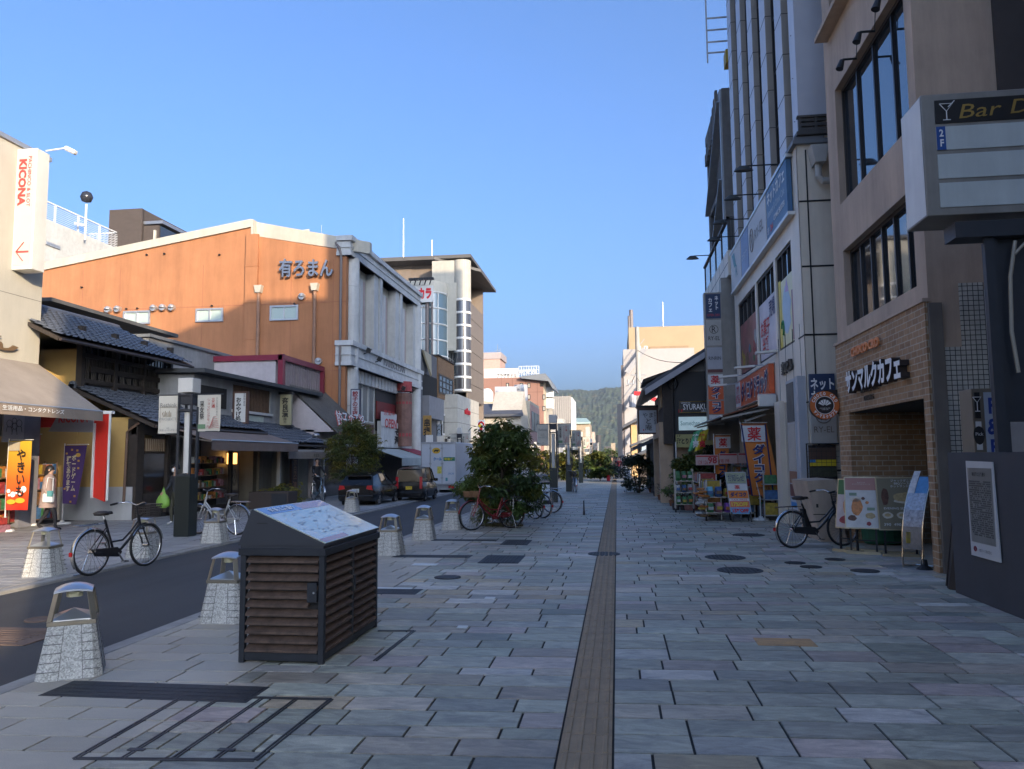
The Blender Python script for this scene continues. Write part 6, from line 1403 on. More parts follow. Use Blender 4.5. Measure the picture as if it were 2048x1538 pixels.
def granite_m():
 m,t,b=nodes('speckled_granite');co_=objco(t)
 v=N(t,'ShaderNodeTexVoronoi');v.inputs['Scale'].default_value=95;t.links.new(co_,v.inputs['Vector'])
 c=mix(t,(.50,.49,.45),ramp(t,v.outputs['Color'],.2,.8,(.62,)*3,(1.2,)*3),1.,'MULTIPLY')
 c=mix(t,c,ramp(t,nz(t,co_,4,4),.3,.7,(.85,)*3,(1.1,)*3),1.,'MULTIPLY')
 t.links.new(c,b.inputs['Base Color']);b.inputs['Roughness'].default_value=.75;bumpit(t,b,nz(t,co_,120,2),.2);return m
granite=granite_m()
champ=M('champagne_metal',(.42,.38,.30),.35,.75,var=.1,scale=6)
champ_d=M('bronze_metal',(.27,.23,.17),.4,.7,var=.15,scale=6)
def bollard(name,label,loc,rz):
 t=thing(name,label,'bollard',loc,rz,'lantern bollards along the road')
 b=MB();s0,s1,h,ch=.235,.165,.40,.05
 def ring(s,z,c):return[(-s+c,-s,z),(s-c,-s,z),(s,-s+c,z),(s,s-c,z),(s-c,s,z),(-s+c,s,z),(-s,s-c,z),(-s,-s+c,z)]
 b.grid([ring(s0,0,.06),ring(s1,h,.025)],0,True);b.face(ring(s1,h,.025))
 o=b.build('granite_base',granite,t)
 b=MB()
 for k in range(1,6):
  z=h*k/6;s=s0+(s1-s0)*z/h+.0015
  for sx,sy in((1,0),(-1,0),(0,1),(0,-1)):
   for u0,u1 in((-.95,-.30),(.42,.95)):
    if sx:b.box(sx*s-.0015,u0*s,z-.003,sx*s+.0015,u1*s,z+.003)
    else:b.box(u0*s,sy*s-.0015,z-.003,u1*s,sy*s+.0015,z+.003)
 for sx,sy in((1,0),(-1,0),(0,1),(0,-1)):
  for u in(-.30,.42):
   a=(sx*(s0+.001),u*s0,0) if sx else(u*s0,sy*(s0+.001),0);e=(sx*(s1+.001),u*s1,h) if sx else(u*s1,sy*(s1+.001),h);b.bar(a,e,.005,.004)
 b.build('groove',M('groove_dark',(.14,.135,.13),.9),o)
 b=MB();b.box(-.172,-.172,h,.172,.172,h+.035);b.build('lantern_plate',champ_d,t,bevel=.004)
 b=MB();z=h+.035;b.prism([(-.15,-.15,z),(.15,-.15,z),(.15,.15,z),(-.15,.15,z)],(0,0,.008));
 for q in(((-.15,-.15),(.15,-.15)),((.15,-.15),(.15,.15)),((.15,.15),(-.15,.15)),((-.15,.15),(-.15,-.15))):b.face([(*q[0],z+.008),(*q[1],z+.008),(0,0,z+.075)])
 b.build('pyramid_reflector',M('pale_metal',(.55,.57,.58),.3,.8,var=.05),t)
 for sx,sy in((1,1),(1,-1),(-1,1),(-1,-1)):
  b=MB();d=Vector((sx,sy,0)).normalized();p=Vector((-sy,sx,0)).normalized()
  a,e=Vector((sx*.158,sy*.158,h+.03)),Vector((sx*.118,sy*.118,.655))
  b.prism([a-p*.024,a+p*.024,e+p*.024,e-p*.024],-d*.012+Vector((0,0,0)));b.build('lantern_post',champ,t)
 b=MB();rows=[];n=8
 for i in range(n+1):
  row=[]
  for j in range(n+1):
   x,y=-.135+.27*i/n,-.135+.27*j/n;z=.66+.062*(1-(abs(x)/.135)**2.2*.62)*(1-(abs(y)/.135)**2.2*.62)-.012;row.append((x,y,z))
  rows.append(row)
 b.grid(rows);b.grid([[(p[0],p[1],p[2]-.014) for p in r] for r in rows][::-1])
 for e in(rows[0],rows[-1],[r[0] for r in rows],[r[-1] for r in rows]):b.grid([e,[(p[0],p[1],p[2]-.014) for p in e]])
 b.build('cap',M('cap_metal',(.50,.52,.56),.3,.8,var=.06),t,smooth=True)
 b=MB();b.cyl((0,0,.66),(0,0,.60),.06,n=14);b.build('lamp',M('lamp_acrylic',(.50,.47,.30),.4),t)
 return t
BL=[(-4.37,5.87,R_(32),'speckled granite lantern bollard nearest the viewer at lower left'),(-4.13,7.95,R_(2),'granite lantern bollard close behind the left edge of the map cabinet'),(-4.02,13.55,0,'granite lantern bollard half hidden by the right side of the map cabinet'),(-4.05,16.1,R_(3),'granite lantern bollard two before the red bicycle'),(-3.93,18.4,0,'granite lantern bollard just left of the red bicycle front wheel'),(-3.75,20.9,0,'granite lantern bollard behind the frame of the red bicycle'),(-8.52,10.75,R_(4),'granite lantern bollard on the far kerb, in front of the coated woman'),(-8.35,12.95,0,'granite lantern bollard behind the front wheel of the moving bicycle'),(-8.28,15.3,0,'granite lantern bollard on the far kerb in front of the parked silver bicycle'),(-8.5,24.3,0,'granite lantern bollard on the far kerb beside the black hatchback')]
b0=None
for x,y,rz,lb in BL:
 if b0 is None:b0=bollard('lantern_bollard',lb,(x,y,0),rz)
 else:copy_tree(b0,None,(x,y,0),rz,lb)
KX0,KX1,KY0,KY1=-3.17,-2.43,6.29,7.75
t=thing('map_cabinet','dark slatted timber cabinet with a sloping map panel on its lid','cabinet',((KX0+KX1)/2,(KY0+KY1)/2,0))
kst=M('cabinet_steel',(.035,.037,.042),.5,.4,var=.2,scale=4,stain=.15)
slat_m=M('weathered_slat',(.105,.066,.046),.75,var=.45,scale=14,stain=.2,bump=.2,bscale=40)
HT=.93
b=MB()
for x in(KX0,KX1-.05):
 for y in(KY0,KY1-.05):b.box(x,y,0,x+.05,y+.05,HT)
b.box(KX0+.05,KY0+.005,.02,KX1-.05,KY0+.045,.085);b.box(KX1-.045,KY0+.05,.02,KX1-.005,KY1-.05,.08);b.box(KX0+.005,KY0+.05,.02,KX0+.045,KY1-.05,.08);b.box(KX0+.05,KY1-.045,.02,KX1-.05,KY1-.005,.08)
b.box(KX0-.015,KY0-.015,HT-.05,KX1+.015,KY1+.015,HT+.01);ym=(KY0+KY1)/2;b.box(KX1-.045,ym-.025,.08,KX1-.003,ym+.025,HT-.05)
b.build('frame',kst,t,True,bevel=.003)
b=MB();b.box(KX0+.06,KY0+.06,.03,KX1-.06,KY1-.06,HT-.06);b.build('inner_lining',M('lining_dark',(.022,.02,.02),.8),t,True)
ns=11
for nm,gen in(('front_slats',0),('side_slats',1),('side_slats',2),('back_slats',3)):
 b=MB()
 for k in range(ns):
  z=.115+k*(HT-.20)/(ns-1)
  if gen==0:
   x1=KX1-.055-(.085 if k in(5,6) else 0);b.prism([(KX0+.055,KY0+.055,z+.028),(KX0+.055,KY0-.004,z-.008),(KX0+.055,KY0-.004,z-.026),(KX0+.055,KY0+.055,z+.006)],(x1-KX0-.055,0,0))
  elif gen in(1,2):
   y0,y1=(KY0+.055,ym-.03) if gen==1 else(ym+.03,KY1-.055)
   b.prism([(KX1-.055,y0,z+.028),(KX1+.004,y0,z-.008),(KX1+.004,y0,z-.026),(KX1-.055,y0,z+.006)],(0,y1-y0,0))
  else:b.box(KX0+.055,KY1-.02,z-.02,KX1-.055,KY1-.005,z+.025)
 b.build(nm,slat_m,t,True)
b=MB();b.box(KX1-.145,KY0-.012,.50,KX1-.06,KY0+.03,.66);lk=b.build('lock_plate',kst,t,True,bevel=.002)
b=MB();b.cyl((KX1-.085,KY0-.012,.58),(KX1-.085,KY0-.018,.58),.009,n=10);b.build('keyhole',steel,lk,True)
b=MB();b.box(KX1-.0,ym-.02,.48,KX1+.012,ym+.03,.62);b.build('handle',kst,t,True)
pk_x=KX0+.095
b=MB();zl,zr,zp=HT+.035,HT+.05,HT+.335
prof=[(KX0-.02,zl),(KX1+.005,zl),(KX1+.005,zr),(pk_x,zp)]
b.prism([(x,KY0-.01,z) for x,z in prof],(0,KY1-KY0+.02,0));b.box(KX0-.0,KY0,HT+.01,KX1-.01,KY1,zl+.001)
lid=b.build('lid',M('lid_dark',(.045,.046,.052),.45,.3,var=.06),t,True)
b=MB();b.box(pk_x+.05,KY0-.014,zp-.12,pk_x+.14,KY0-.008,zp-.112);b.build('slot',ink,lid,True)
def map_m():
 m,t_,b_=nodes('map_print');u=objco(t_)
 v=N(t_,'ShaderNodeTexVoronoi',feature='DISTANCE_TO_EDGE');v.inputs['Scale'].default_value=9;t_.links.new(u,v.inputs['Vector'])
 c=mix(t_,(.62,.58,.46),(.46,.52,.42),ramp(t_,nz(t_,u,3,3),.42,.6))
 c=mix(t_,(.60,.48,.30),c,ramp(t_,v.outputs['Distance'],.012,.03))
 t_.links.new(c,b_.inputs['Base Color']);b_.inputs['Roughness'].default_value=.22;b_.inputs['Coat Weight'].default_value=.6;b_.inputs['Coat Roughness'].default_value=.08
 bumpit(t_,b_,nz(t_,u,6,3),.04);return m
sl_v=Vector((KX1+.005-pk_x,0,zr-zp));sn=Vector((-sl_v.z,0,sl_v.x)).normalized()
if sn.z<0:sn=-sn
def slope(u,y,o=0):return Vector((pk_x,y,zp))+sl_v*u+sn*o
def patch(mb,u0,y0,u1,y1,o):mb.face([slope(u0,y0,o),slope(u0,y1,o),slope(u1,y1,o),slope(u1,y0,o)][::-1])
b=MB();b.prism([slope(.02,KY0+.0,.001),slope(.02,KY1,.001),slope(1.0,KY1,.001),slope(1.0,KY0+.0,.001)],sn*.008);mp=b.build('map_panel',map_m(),lid,True)
b=MB();patch(b,.03,KY0+.02,.20,KY0+.75,.0105);b.build('blue_title_band',M('map_blue',(.10,.20,.45),.25,coat=.5),lid,True)
b=MB();patch(b,.03,KY0+.75,.20,KY1-.02,.0105);b.build('red_title_band',M('map_red',(.42,.12,.08),.25,coat=.5),lid,True)
b=MB();patch(b,.90,KY0+.02,.985,KY0+.6,.0105);b.build('red_legend',M('map_red',(1,1,1)),lid,True)
text('奈良 三条通り',lid,slope(.115,KY0+.4,.012),YP,-sl_v,.5,.07,white_ink,bold=.03)
rr=random.Random(8);b=MB()
for k in range(60):
 u,y=rr.uniform(.25,.88),rr.uniform(KY0+.05,KY1-.12);patch(b,u,y,u+rr.uniform(.008,.02),y+rr.uniform(.02,.08),.0105)
mt=b.build('map_labels',M('map_ink',(.12,.12,.14),.3),lid,True);mt['kind']='stuff'
post_dk=M('post_green_black',(.02,.026,.024),.35,.3,var=.1,spec=.6)
lampw=M('lamp_white',(.62,.60,.55),.5,var=.03)
ban_m=M('banner_cloth',(.60,.56,.47),.8,var=.05)
def lamp_post(label,loc,w=.36,H=3.55,sgn=1):
 t=thing('lamp_post',label,'street lamp',loc,0,'lamp posts with shopping street banners')
 b=MB();b.box(-w/2,-w/2,0,w/2,w/2,1.34);b.build('base_pillar',post_dk,t,bevel=.01)
 b=MB()
 for x in(-w*.42,w*.42):
  for y in(-w*.42,w*.42):b.box(x-.022,y-.022,1.34,x+.022,y+.022,H-.35)
 for z in(1.36,2.82,H-.38):b.box(-w*.48,-w*.48,z-.02,w*.48,w*.48,z+.02)
 b.box(-w*.4,-w*.4,2.95,w*.4,w*.4,3.18);b.box(w*.5+.02,-.02,1.3,w*.5+.06,.02,2.9);b.build('steel_frame',dark_steel,t)
 b=MB();b.cyl((0,0,1.4),(0,0,2.78),w*.24,n=14);b.build('light_tube',lampw,t,smooth=True)
 b=MB();b.box(-w*.5,-w*.5,H-.33,w*.5,w*.5,H);b.build('lamp_head',lampw,t,bevel=.012)
 def cloth(x0,x1,z0,z1,nm):
  b=MB();rows=[]
  for k in range(9):
   z=z1+(z0-z1)*k/8;rows.append([(x0+(x1-x0)*i/8,.02*math.sin(i*.9+k*.4)*(k/8),z) for i in range(9)])
  b.grid(rows);o=b.build(nm,ban_m,t,smooth=True)
  b=MB();b.tube([(x0-.06 if x0<0 else x0-.1,0,z1+.01),(x1+.06,0,z1+.01)],.014,5);b.tube([(x0,0,z0),(x1,0,z0)],.01,5);b.build('rod',dark_steel,o)
  return o
 xa=w/2+.03
 l=cloth(-xa-.53,-xa,2.30,3.17,'project_banner');r=cloth(xa,xa+.56,2.34,3.17,'festival_banner')
 f=-.035;cx=-xa-.265
 text('Rethink',l,(cx,f,2.95),XP,ZP,.40,.09,M('banner_ink',(.18,.17,.15),.7),world=False);text('PROJECT',l,(cx,f,2.62),XP,ZP,.42,.08,M('banner_grey',(.30,.30,.28),.7),world=False)
 text('with\n三条通ショッピングモール',l,(cx,f,2.40),XP,ZP,.46,.09,M('banner_ink',(1,1,1)),world=False)
 b=MB();b.tube([(cx-.2,f,2.55),(cx-.2,f,2.9),(cx+.2,f,2.9),(cx+.2,f,2.55)],.004,4)
 for k in range(7):b.bar((cx-.12+.03*k,f,2.68),(cx-.15+.035*k,f,2.78+.02*(k%3)),.012,.004)
 b.build('plant_drawing',M('banner_ochre',(.20,.13,.05),.7),l)
 cx=xa+.28
 text('三条通',r,(cx+.12,f,2.98),XP,ZP,.09,.22,M('banner_red',(.42,.05,.04),.7),vert=True,bold=.02,world=False);text('ショッピングモール',r,(cx+.01,f,2.75),XP,ZP,.075,.66,M('banner_red',(1,1,1)),vert=True,world=False)
 text('采女祭',r,(cx-.15,f,2.82),XP,ZP,.11,.42,ink,vert=True,world=False,bold=.01);text('奈良県猿沢池の',r,(cx+.21,f,2.9),XP,ZP,.045,.42,M('banner_ink',(1,1,1)),vert=True,world=False)
 b=MB();
 for k in range(6):b.tube([(cx+.26-.012*k*k*.2,f,2.42+.05*k),(cx+.13,f,2.44+.045*k),(cx+.02+.01*k,f,2.40+.02*k)],.006,4)
 b.lathe([(0,0),(.09,0)],10,(cx+.2,f,2.6),0,1,.02);b.build('pink_drawing',M('banner_pink',(.55,.22,.2),.7),r)
 b=MB();b.box(cx-.24,f-.002,2.40,cx-.06,f,2.5);b.build('green_seal',M('banner_green',(.15,.26,.14),.7),r)
 return t
lp=lamp_post('dark lamp post with two banners in front of the souvenir shop',(-9.65,16.5,0))
for lb,x,y,s in(('tall lamp post with banners just right of the big street tree',-2.39,29.5,.93),('second banner lamp post beyond the big street tree',-2.4,39,.95),('third banner lamp post beyond the big street tree',-2.4,52,.95),('fourth small banner lamp post beyond the big street tree',-2.4,73,.95),('sunlit banner lamp post on the far pavement down the road',-9.6,92,1.0),('banner lamp post in front of the dark bar, above the delivery truck',-9.6,47,1.0)):
 c_=copy_tree(lp,None,(x,y,0),0,lb);c_.scale=(s*.62 if x>-3 else.8,s*.62 if x>-3 else.8,s)
 if x>-3:c_.scale=(.82,.82,s)
def flag(label,base,top_px,m_,w,z0,z1,lean=.0,rz=0.,bend=.0,polex=-1):
 t=thing('flag_banner',label,'flag banner',base,rz)
 b=MB();b.tube([(0,0,.05),(0,0,.6),(lean*.4,0,1.4),(lean,0,z1+.06)],.016,6);px=lean
 b.tube([(lean-.06*polex,0,z1+.03),(lean-polex*(w+.05),0,z1+.03)],.01,5);b.build('pole',white,t)
 b=MB();b.lathe([(0,.10),(.05,.10),(.06,.06),(.2,.05),(.22,0),(0,0)],10,(0,0,0));b.build('base_weight',white,t)
 rows=[];n=12
 for k in range(n+1):
  f=k/n;z=z1+(z0-z1)*f;row=[]
  for i in range(9):
   u=i/8;x=lean*(1-f*.55)+(-polex)*(.02+w*u*(1-bend*f));y=-.03*math.sin(u*5+f*3)*f-.02;row.append((x,y,z-(.06*u*bend*f)))
  rows.append(row)
 b=MB().grid(rows);cl=b.build('cloth',m_,t,smooth=True)
 for k in(0,3,6,9):pass
 return t,cl
def flagtext(s,cl,x,z,w,h,m_,vert=True,bold=.03,y=-.075):text(s,cl,(x,y,z),XP,ZP,w,h,m_,vert=vert,bold=bold,world=False)
def grad_m():
 m,t_,b_=nodes('sweet_potato_print');tc=t_.nodes.new('ShaderNodeTexCoord');s=t_.nodes.new('ShaderNodeSeparateXYZ');t_.links.new(tc.outputs['Object'],s.inputs[0])
 r=t_.nodes.new('ShaderNodeMapRange');r.inputs[1].default_value=.5;r.inputs[2].default_value=2.2;t_.links.new(s.outputs[2],r.inputs[0])
 k=t_.nodes.new('ShaderNodeValToRGB');t_.links.new(r.outputs[0],k.inputs[0]);e=k.color_ramp.elements
 e[0].position=0;e[0].color=(.55,.02,.01,1);e[1].position=1;e[1].color=(.60,.42,.03,1);x=e.new(.45);x.color=(.65,.12,.01,1)
 t_.links.new(k.outputs[0],b_.inputs['Base Color']);b_.inputs['Roughness'].default_value=.7;return m
bp=GP(10,1063)
t,cl=flag('orange and yellow sweet potato flag banner on a white base',(bp.x-.02,bp.y,0),None,grad_m(),.62,.52,2.2,0,0,0)
b=MB();b.box(.06,-.07,1.96,.36,-.065,2.18);b.build('cream_corner',M('scroll_paper',(1,1,1)),cl)
flagtext('やきいも',cl,.42,1.42,.24,1.15,ink,bold=.02)
b=MB()
for x,z,r in((.12,.98,.05),(.24,.9,.07),(.34,.95,.04),(.52,1.02,.08),(.14,.88,.03),(.42,.9,.035)):b.lathe([(0,0),(r,0)],12,(x,0,0));b.v[-24:]=[(p[0],-.075,z+p[1]) for p in b.v[-24:]]
b.build('steam_puffs',white_ink,cl)
b=MB()
for x,z,r in((.2,.72,.12),(.44,.75,.13)):b.lathe([(0,0),(r,0)],14,(x,0,0));b.v[-28:]=[(p[0],-.075,z+p[1]*.5) for p in b.v[-28:]]
b.build('potato_shapes',M('potato_gold',(.65,.38,.03),.6),cl)
bp=GP(123,1050)
t,cl=flag('purple board game flag banner behind the coated woman',(bp.x-.22,bp.y+.3,0),None,M('purple_print',(.07,.035,.15),.7,var=.05),.70,.55,2.12,-.02,R_(-4),.35)
flagtext('ボードゲーム',cl,.36,1.38,.14,.98,M('cream_ink',(.62,.55,.38),.6),bold=.03);flagtext('種類あります',cl,.2,1.36,.15,.95,M('cream_ink',(1,1,1)),bold=.03)
b=MB()
for x,z in((.12,1.9),(.28,2.0),(.45,1.98),(.5,1.7),(.1,.95),(.42,.75),(.3,.6),(.5,1.5)):b.box(x-.03,-.078,z-.02,x+.03,-.074,z+.03)
b.lathe([(0,0),(.08,0)],10,(.48,0,0));b.v[-20:]=[(p[0],-.077,1.86+p[1]*.7) for p in b.v[-20:]]
b.build('gold_marks',M('gold_print',(.55,.32,.06),.6),cl)
bp=GP(202,1030)
t,cl=flag('narrow red and white flag banner hanging by the entrance portal',(bp.x+.6,19.0,0),None,M('redwhite_print',(.42,.10,.10),.7,var=.6,scale=14),.16,.75,2.4,0,R_(30),.2)
bp=GP(1536,1040)
t,cl=flag('large orange pharmacy flag banner with red medicine character, standing by the pillar',(bp.x-.18,bp.y,0),None,M('flag_orange',(.62,.19,.03),.65,var=.04),.66,.62,2.53,-.45,0,-.1)
def flaghead(cl,x0,x1,z0,z1,zb):
 b=MB();b.box(x0,-.068,z0,x1,-.062,z1);b.build('white_head',M('flag_white',(.6,.6,.6),.6),cl)
flaghead(cl,-.43,.18,2.05,2.48,.6)
b=MB();b.tube([(-.42,-.07,2.51),(.19,-.07,2.51),(.33,-.07,.66),(-.21,-.07,.64)],.02,4,True);b.build('navy_border',navy,cl)
flagtext('薬',cl,-.10,2.26,.36,.36,red_ink,vert=False,bold=.015)
flagtext('ダイコク',cl,.0,1.48,.36,1.05,M('flag_white',(1,1,1)),bold=.10);flagtext('ダイコク',cl,.0,1.48,.33,1.0,navy,bold=.04,y=-.082)
flagtext('お薬和漢大黒',cl,.07,.83,.36,.08,M('brown_ink',(.2,.05,.02),.6),vert=False)
p=AY(1427,868,24.0)
t,cl=flag('small orange pharmacy flag banner further back under the rust awning',(p.x,24,0),None,M('flag_orange',(1,1,1)),.46,1.15,p.z-.05,0,0,.3)
zt_=p.z-.05
b=MB();b.box(.04,-.066,zt_-.38,.48,-.062,zt_-.04);b.build('white_head',M('flag_white',(1,1,1)),cl);flagtext('薬',cl,.26,zt_-.21,.25,.26,red_ink,vert=False,bold=.015);flagtext('ダイコク',cl,.22,zt_-.85,.24,.8,navy,bold=.06)
for i,(px,m_,lb) in enumerate(((1387,M('pennant_green',(.08,.35,.16),.6),'small green pennant under the corner of the rust awning'),(1399,M('pennant_yellow',(.62,.48,.02),.6),'small yellow pennant with red lettering under the rust awning corner'))):
 p0=AY(px,865,26.5);b=MB();rows=[[(p0.x+.3*u/4-.05*k,26.5-.1*i+.04*math.sin(u+k),p0.z+.03*u-.16*k) for u in range(5)] for k in range(5)]
 b.grid(rows);o=tag(b.build('pennant',m_),lb,'pennant');text('特売',o,(p0.x+.05,26.38-.1*i,p0.z-.28),(1,0,.1),ZP,.2,.45,red_ink if i else white_ink,vert=True,bold=.05)
def bagrack(label,x0,x1,y,h,levels,seed,cols,n):
 rr=random.Random(seed);s=thing('goods_rack',label,'rack',((x0+x1)/2,y,0))
 b=MB()
 for x in(x0,x1):
  for yy in(y,y+.4):b.bar((x,yy,.12),(x,yy,h),.025)
 for z in levels:
  for yy in(y,y+.4):b.bar((x0,yy,z),(x1,yy,z),.02)
  b.box(x0,y,z-.02,x1,y+.4,z-.01)
 b.build('wire_frame',M('rack_chrome',(.35,.34,.32),.35,.8),s,True)
 for x in(x0,x1):
  b=MB();b.cyl((x-.02,y+.02,.06),(x+.02,y+.02,.06),.06,n=10);b.build('castor',rubber,s,True)
 k=0
 for z in levels:
  for i in range(n):
   x=x0+(x1-x0)*(i+.5)/n;wd=(x1-x0)/n*.43;hh=rr.uniform(.22,.3)
   b=MB();yy=y-.02
   rows=[]
   for j in range(6):
    f=j/5;rows.append([(x-wd*(1-.25*(f>.9)),yy+.1,z+hh*f),(x-wd*.6,yy-.07*math.sin(f*3.1),z+hh*f),(x+wd*.6,yy-.07*math.sin(f*3.1),z+hh*f),(x+wd*(1-.25*(f>.9)),yy+.1,z+hh*f)])
   b.grid(rows,0);b.box(x-wd*.7,yy-.075,z+hh*.3,x+wd*.7,yy-.07,z+hh*.62,1)
   b.build('bag',[cols[k%len(cols)],goods[(k*3+1)%8]],s,True);k+=1
 return s
G=goods
bagrack('front rack of bagged goods in green, pink and purple nearest the pharmacy awning',2.28,2.95,20.95,1.0,(.22,.62),3,[G[3],G[6],M('goods_purple',(.22,.08,.35),.5,var=.3,scale=11),M('goods_cyan',(.15,.4,.5),.5,var=.3,scale=11),M('goods_navy',(.02,.07,.2),.5,var=.3,scale=11),G[4]],3)
bagrack('rear rack with green bags and white packs at the left end of the pharmacy goods',1.72,2.25,24.0,1.3,(.25,.6,.95),4,[M('goods_dkgreen',(.04,.16,.05),.5,var=.5,scale=14),G[3],M('goods_dkgreen',(1,1,1)),G[1],G[2],G[1]],3)
shelf('goods_shelf','shelf of orange and yellow snack packs under the pharmacy price strips',2.4,23.6,2.9,26.2,1.15,(.2,.55,.9),11,fm=steel)
shelf('goods_shelf','golden goods stacked on the shelf beside the orange sandwich board',3.3,22.0,3.7,23.3,1.2,(.15,.5,.85),12,fm=steel)
shelf('goods_shelf','tall shelf of bright packs deep under the rust awning',3.75,23.4,4.15,26.6,1.75,(.2,.6,1.0,1.4),15,fm=steel)
shelf('goods_shelf','low shelf of mixed packs right behind the front goods rack',2.35,21.5,2.75,23.3,1.05,(.15,.45,.75),16,fm=steel)
shelf('goods_shelf','shelf of orange and white boxes against the pharmacy pillar',3.75,21.0,4.15,22.9,1.3,(.15,.55,.95),17,fm=steel)
b=MB();rr=random.Random(2)
for k in range(14):x,y=2.2+rr.uniform(-.12,.1),20.9+rr.uniform(-.1,.5);b.obox(Matrix.Translation((x,y,.1+.055*k))@Matrix.Rotation(rr.uniform(-.5,.5),4,'Z'),.2,.3,.05,rr.choice((4,1,5,7)))
tag(b.build('snack_pile',G,bevel=.01),'leaning pile of yellow snack packs left of the front goods rack','snack pile')
q=GP(1384,1021);b=MB();b.lathe([(0,0),(.19,0),(.24,.22),(.21,.22),(.17,.03)],16,(q.x,q.y+.15,0),0,1.1,.8);b.tube([(q.x-.2,q.y+.15,.22),(q.x-.1,q.y+.12,.34),(q.x+.1,q.y+.12,.34),(q.x+.2,q.y+.15,.22)],.012,5);tag(b.build('laundry_basket',M('dusty_pink',(.34,.16,.14),.6)),'dusty pink oval basket on the ground by the green bag rack','basket')
for i,(x0,x1,z,s1,s2) in enumerate(((2.3,2.95,1.42,'128 126','98'),(2.98,3.5,1.46,'198 198',''),(3.52,4.1,1.47,'','68'))):
 y=23.5;b=MB();b.box(x0,y,z,x1,y+.02,z+.3);o=tag(b.build('price_banner',M('price_pink',(.50,.36,.34),.7,var=.1)),('pink price strip reading 98 at the left of the pharmacy shelf','middle pink price strip reading 198 198 over the pharmacy shelf','pink price strip reading 68 at the right over the pharmacy shelf')[i],'price sign')
 if s2:text(s2,o,(x1-.17,y-.004,z+.14),XP,ZP,.26,.2,M('price_red',(.40,.02,.03),.6),bold=.03)
 if s1:text(s1,o,((x0+x1)/2-.12,y-.004,z+.08),XP,ZP,.28,.11,M('price_red',(1,1,1)))
 b=MB();b.box(x0+.02,y-.004,z+.24,x1-.02,y,z+.28);b.build('red_line',M('price_red',(1,1,1)),o,True)
q=GP(1483,1044);t=thing('sandwich_board','tilted pharmacy sandwich board with orange and white offer panels','sign board',(q.x,q.y,0),R_(-3))
b=MB();w_=.26
M_=lambda z,f=0:(-.10*z/1.2-f*.004)
def tilt(x,z,o=0):return(x-.10*(z-.2),-.02+.12*z-o,z)
b.prism([tilt(-w_,.2),tilt(w_,.2),tilt(w_,1.27),tilt(-w_,1.27)],(0,.02,0));b.build('panel',M('board_grey_print',(.35,.36,.38),.6),t)
b=MB()
for x in(-w_+.03,w_-.03):b.bar(tilt(x,.25),tilt(x,0),.035);b.bar((x,.45,0),tilt(x,1.2,-.04),.03)
b.build('leg',black,t)
for z0,z1,m_,s,im,bo in((.98,1.25,M('green_notice',(.30,.33,.22),.6,var=.3,scale=8),'お知らせ',navy,0),(.80,.96,M('flag_white',(1,1,1)),'薬',red_ink,.012),(.60,.79,M('flag_orange',(1,1,1)),'ダイコク',navy,.06),(.53,.59,M('flag_white',(1,1,1)),'TAX FREE',red_ink,0),(.37,.525,M('sign_orange',(1,1,1)),'17%OFF',M('film_strong_yellow',(1,1,1)),.04),(.21,.365,M('sky_blue_print',(.12,.35,.6),.6),'15%OFF',red_ink,.05)):
 b=MB();b.face([tilt(-w_+.02,z0,.004),tilt(w_-.02,z0,.004),tilt(w_-.02,z1,.004),tilt(-w_+.02,z1,.004)]);o=b.build('offer_panel',m_,t)
 c0=Vector(tilt(0,(z0+z1)/2,.009));text(s,o,c0,XP,(-.10,.12,1),(.4 if len(s)>1 else.14),(z1-z0)*.66,im,bold=bo,world=False)
q=GP(1545,1040);b=MB();b.box(q.x-.3,q.y+.05,0,q.x+.12,q.y+.4,.34);tag(b.build('storage_crate',M('crate_grey',(.12,.12,.125),.6),bevel=.015),'grey crate at the foot of the large pharmacy flag','crate')
b=MB();b.box(q.x-.5,q.y+.5,.36,q.x-.15,q.y+.8,.62);tag(b.build('yellow_box',G[4],bevel=.01),'yellow box of goods beside the large pharmacy flag','box')
def menu(label,base,rz,w,h,z0,bg,draw,tilt_=.16):
 t=thing('menu_board',label,'menu board',base,rz)
 def P(x,z,o=0):return(x,(z-z0)*tilt_-o,z)
 b=MB();b.prism([P(-w/2,z0),P(w/2,z0),P(w/2,z0+h),P(-w/2,z0+h)],(0,.025,0));b.build('frame',M('board_gold_frame',(.48,.40,.26),.4,.5),t)
 b=MB();e=.02;b.face([P(-w/2+e,z0+e,.003),P(w/2-e,z0+e,.003),P(w/2-e,z0+h-e,.003),P(-w/2+e,z0+h-e,.003)]);p=b.build('poster',bg,t)
 b=MB()
 for x in(-w*.36,w*.36):b.bar((x,.05,.03),(x,.05,z0),.03);b.bar((x,.05,z0),(x,.05+h*.6*tilt_+.03,z0+h*.6),.03)
 b.bar((-w*.36,.05,.22),(w*.36,.05,.22),.02);b.build('stand',black,t)
 b=MB();b.box(-w*.48,-.12,0,w*.48,-.07,.045);b.box(-w*.48,.25,0,w*.48,.3,.045);b.box(-w*.4,-.1,0,-w*.32,.28,.03);b.box(w*.32,-.1,0,w*.4,.28,.03);b.build('foot',M('board_gold_frame',(1,1,1)),t)
 draw(p,P,w,h,z0);return t
def blob(p,P,x,z,rx,rz_,m_,nm,seed=0,o=.006):
 rr=random.Random(seed);b=MB();b.face([P(x+rx*math.cos(k*.45)*rr.uniform(.85,1.1),z+rz_*math.sin(k*.45)*rr.uniform(.85,1.1),o) for k in range(14)]);b.build(nm,m_,p)
def rect(p,P,x0,z0,x1,z1,m_,nm,o=.005):MB().face([P(x0,z0,o),P(x1,z0,o),P(x1,z1,o),P(x0,z1,o)]).build(nm,m_,p)
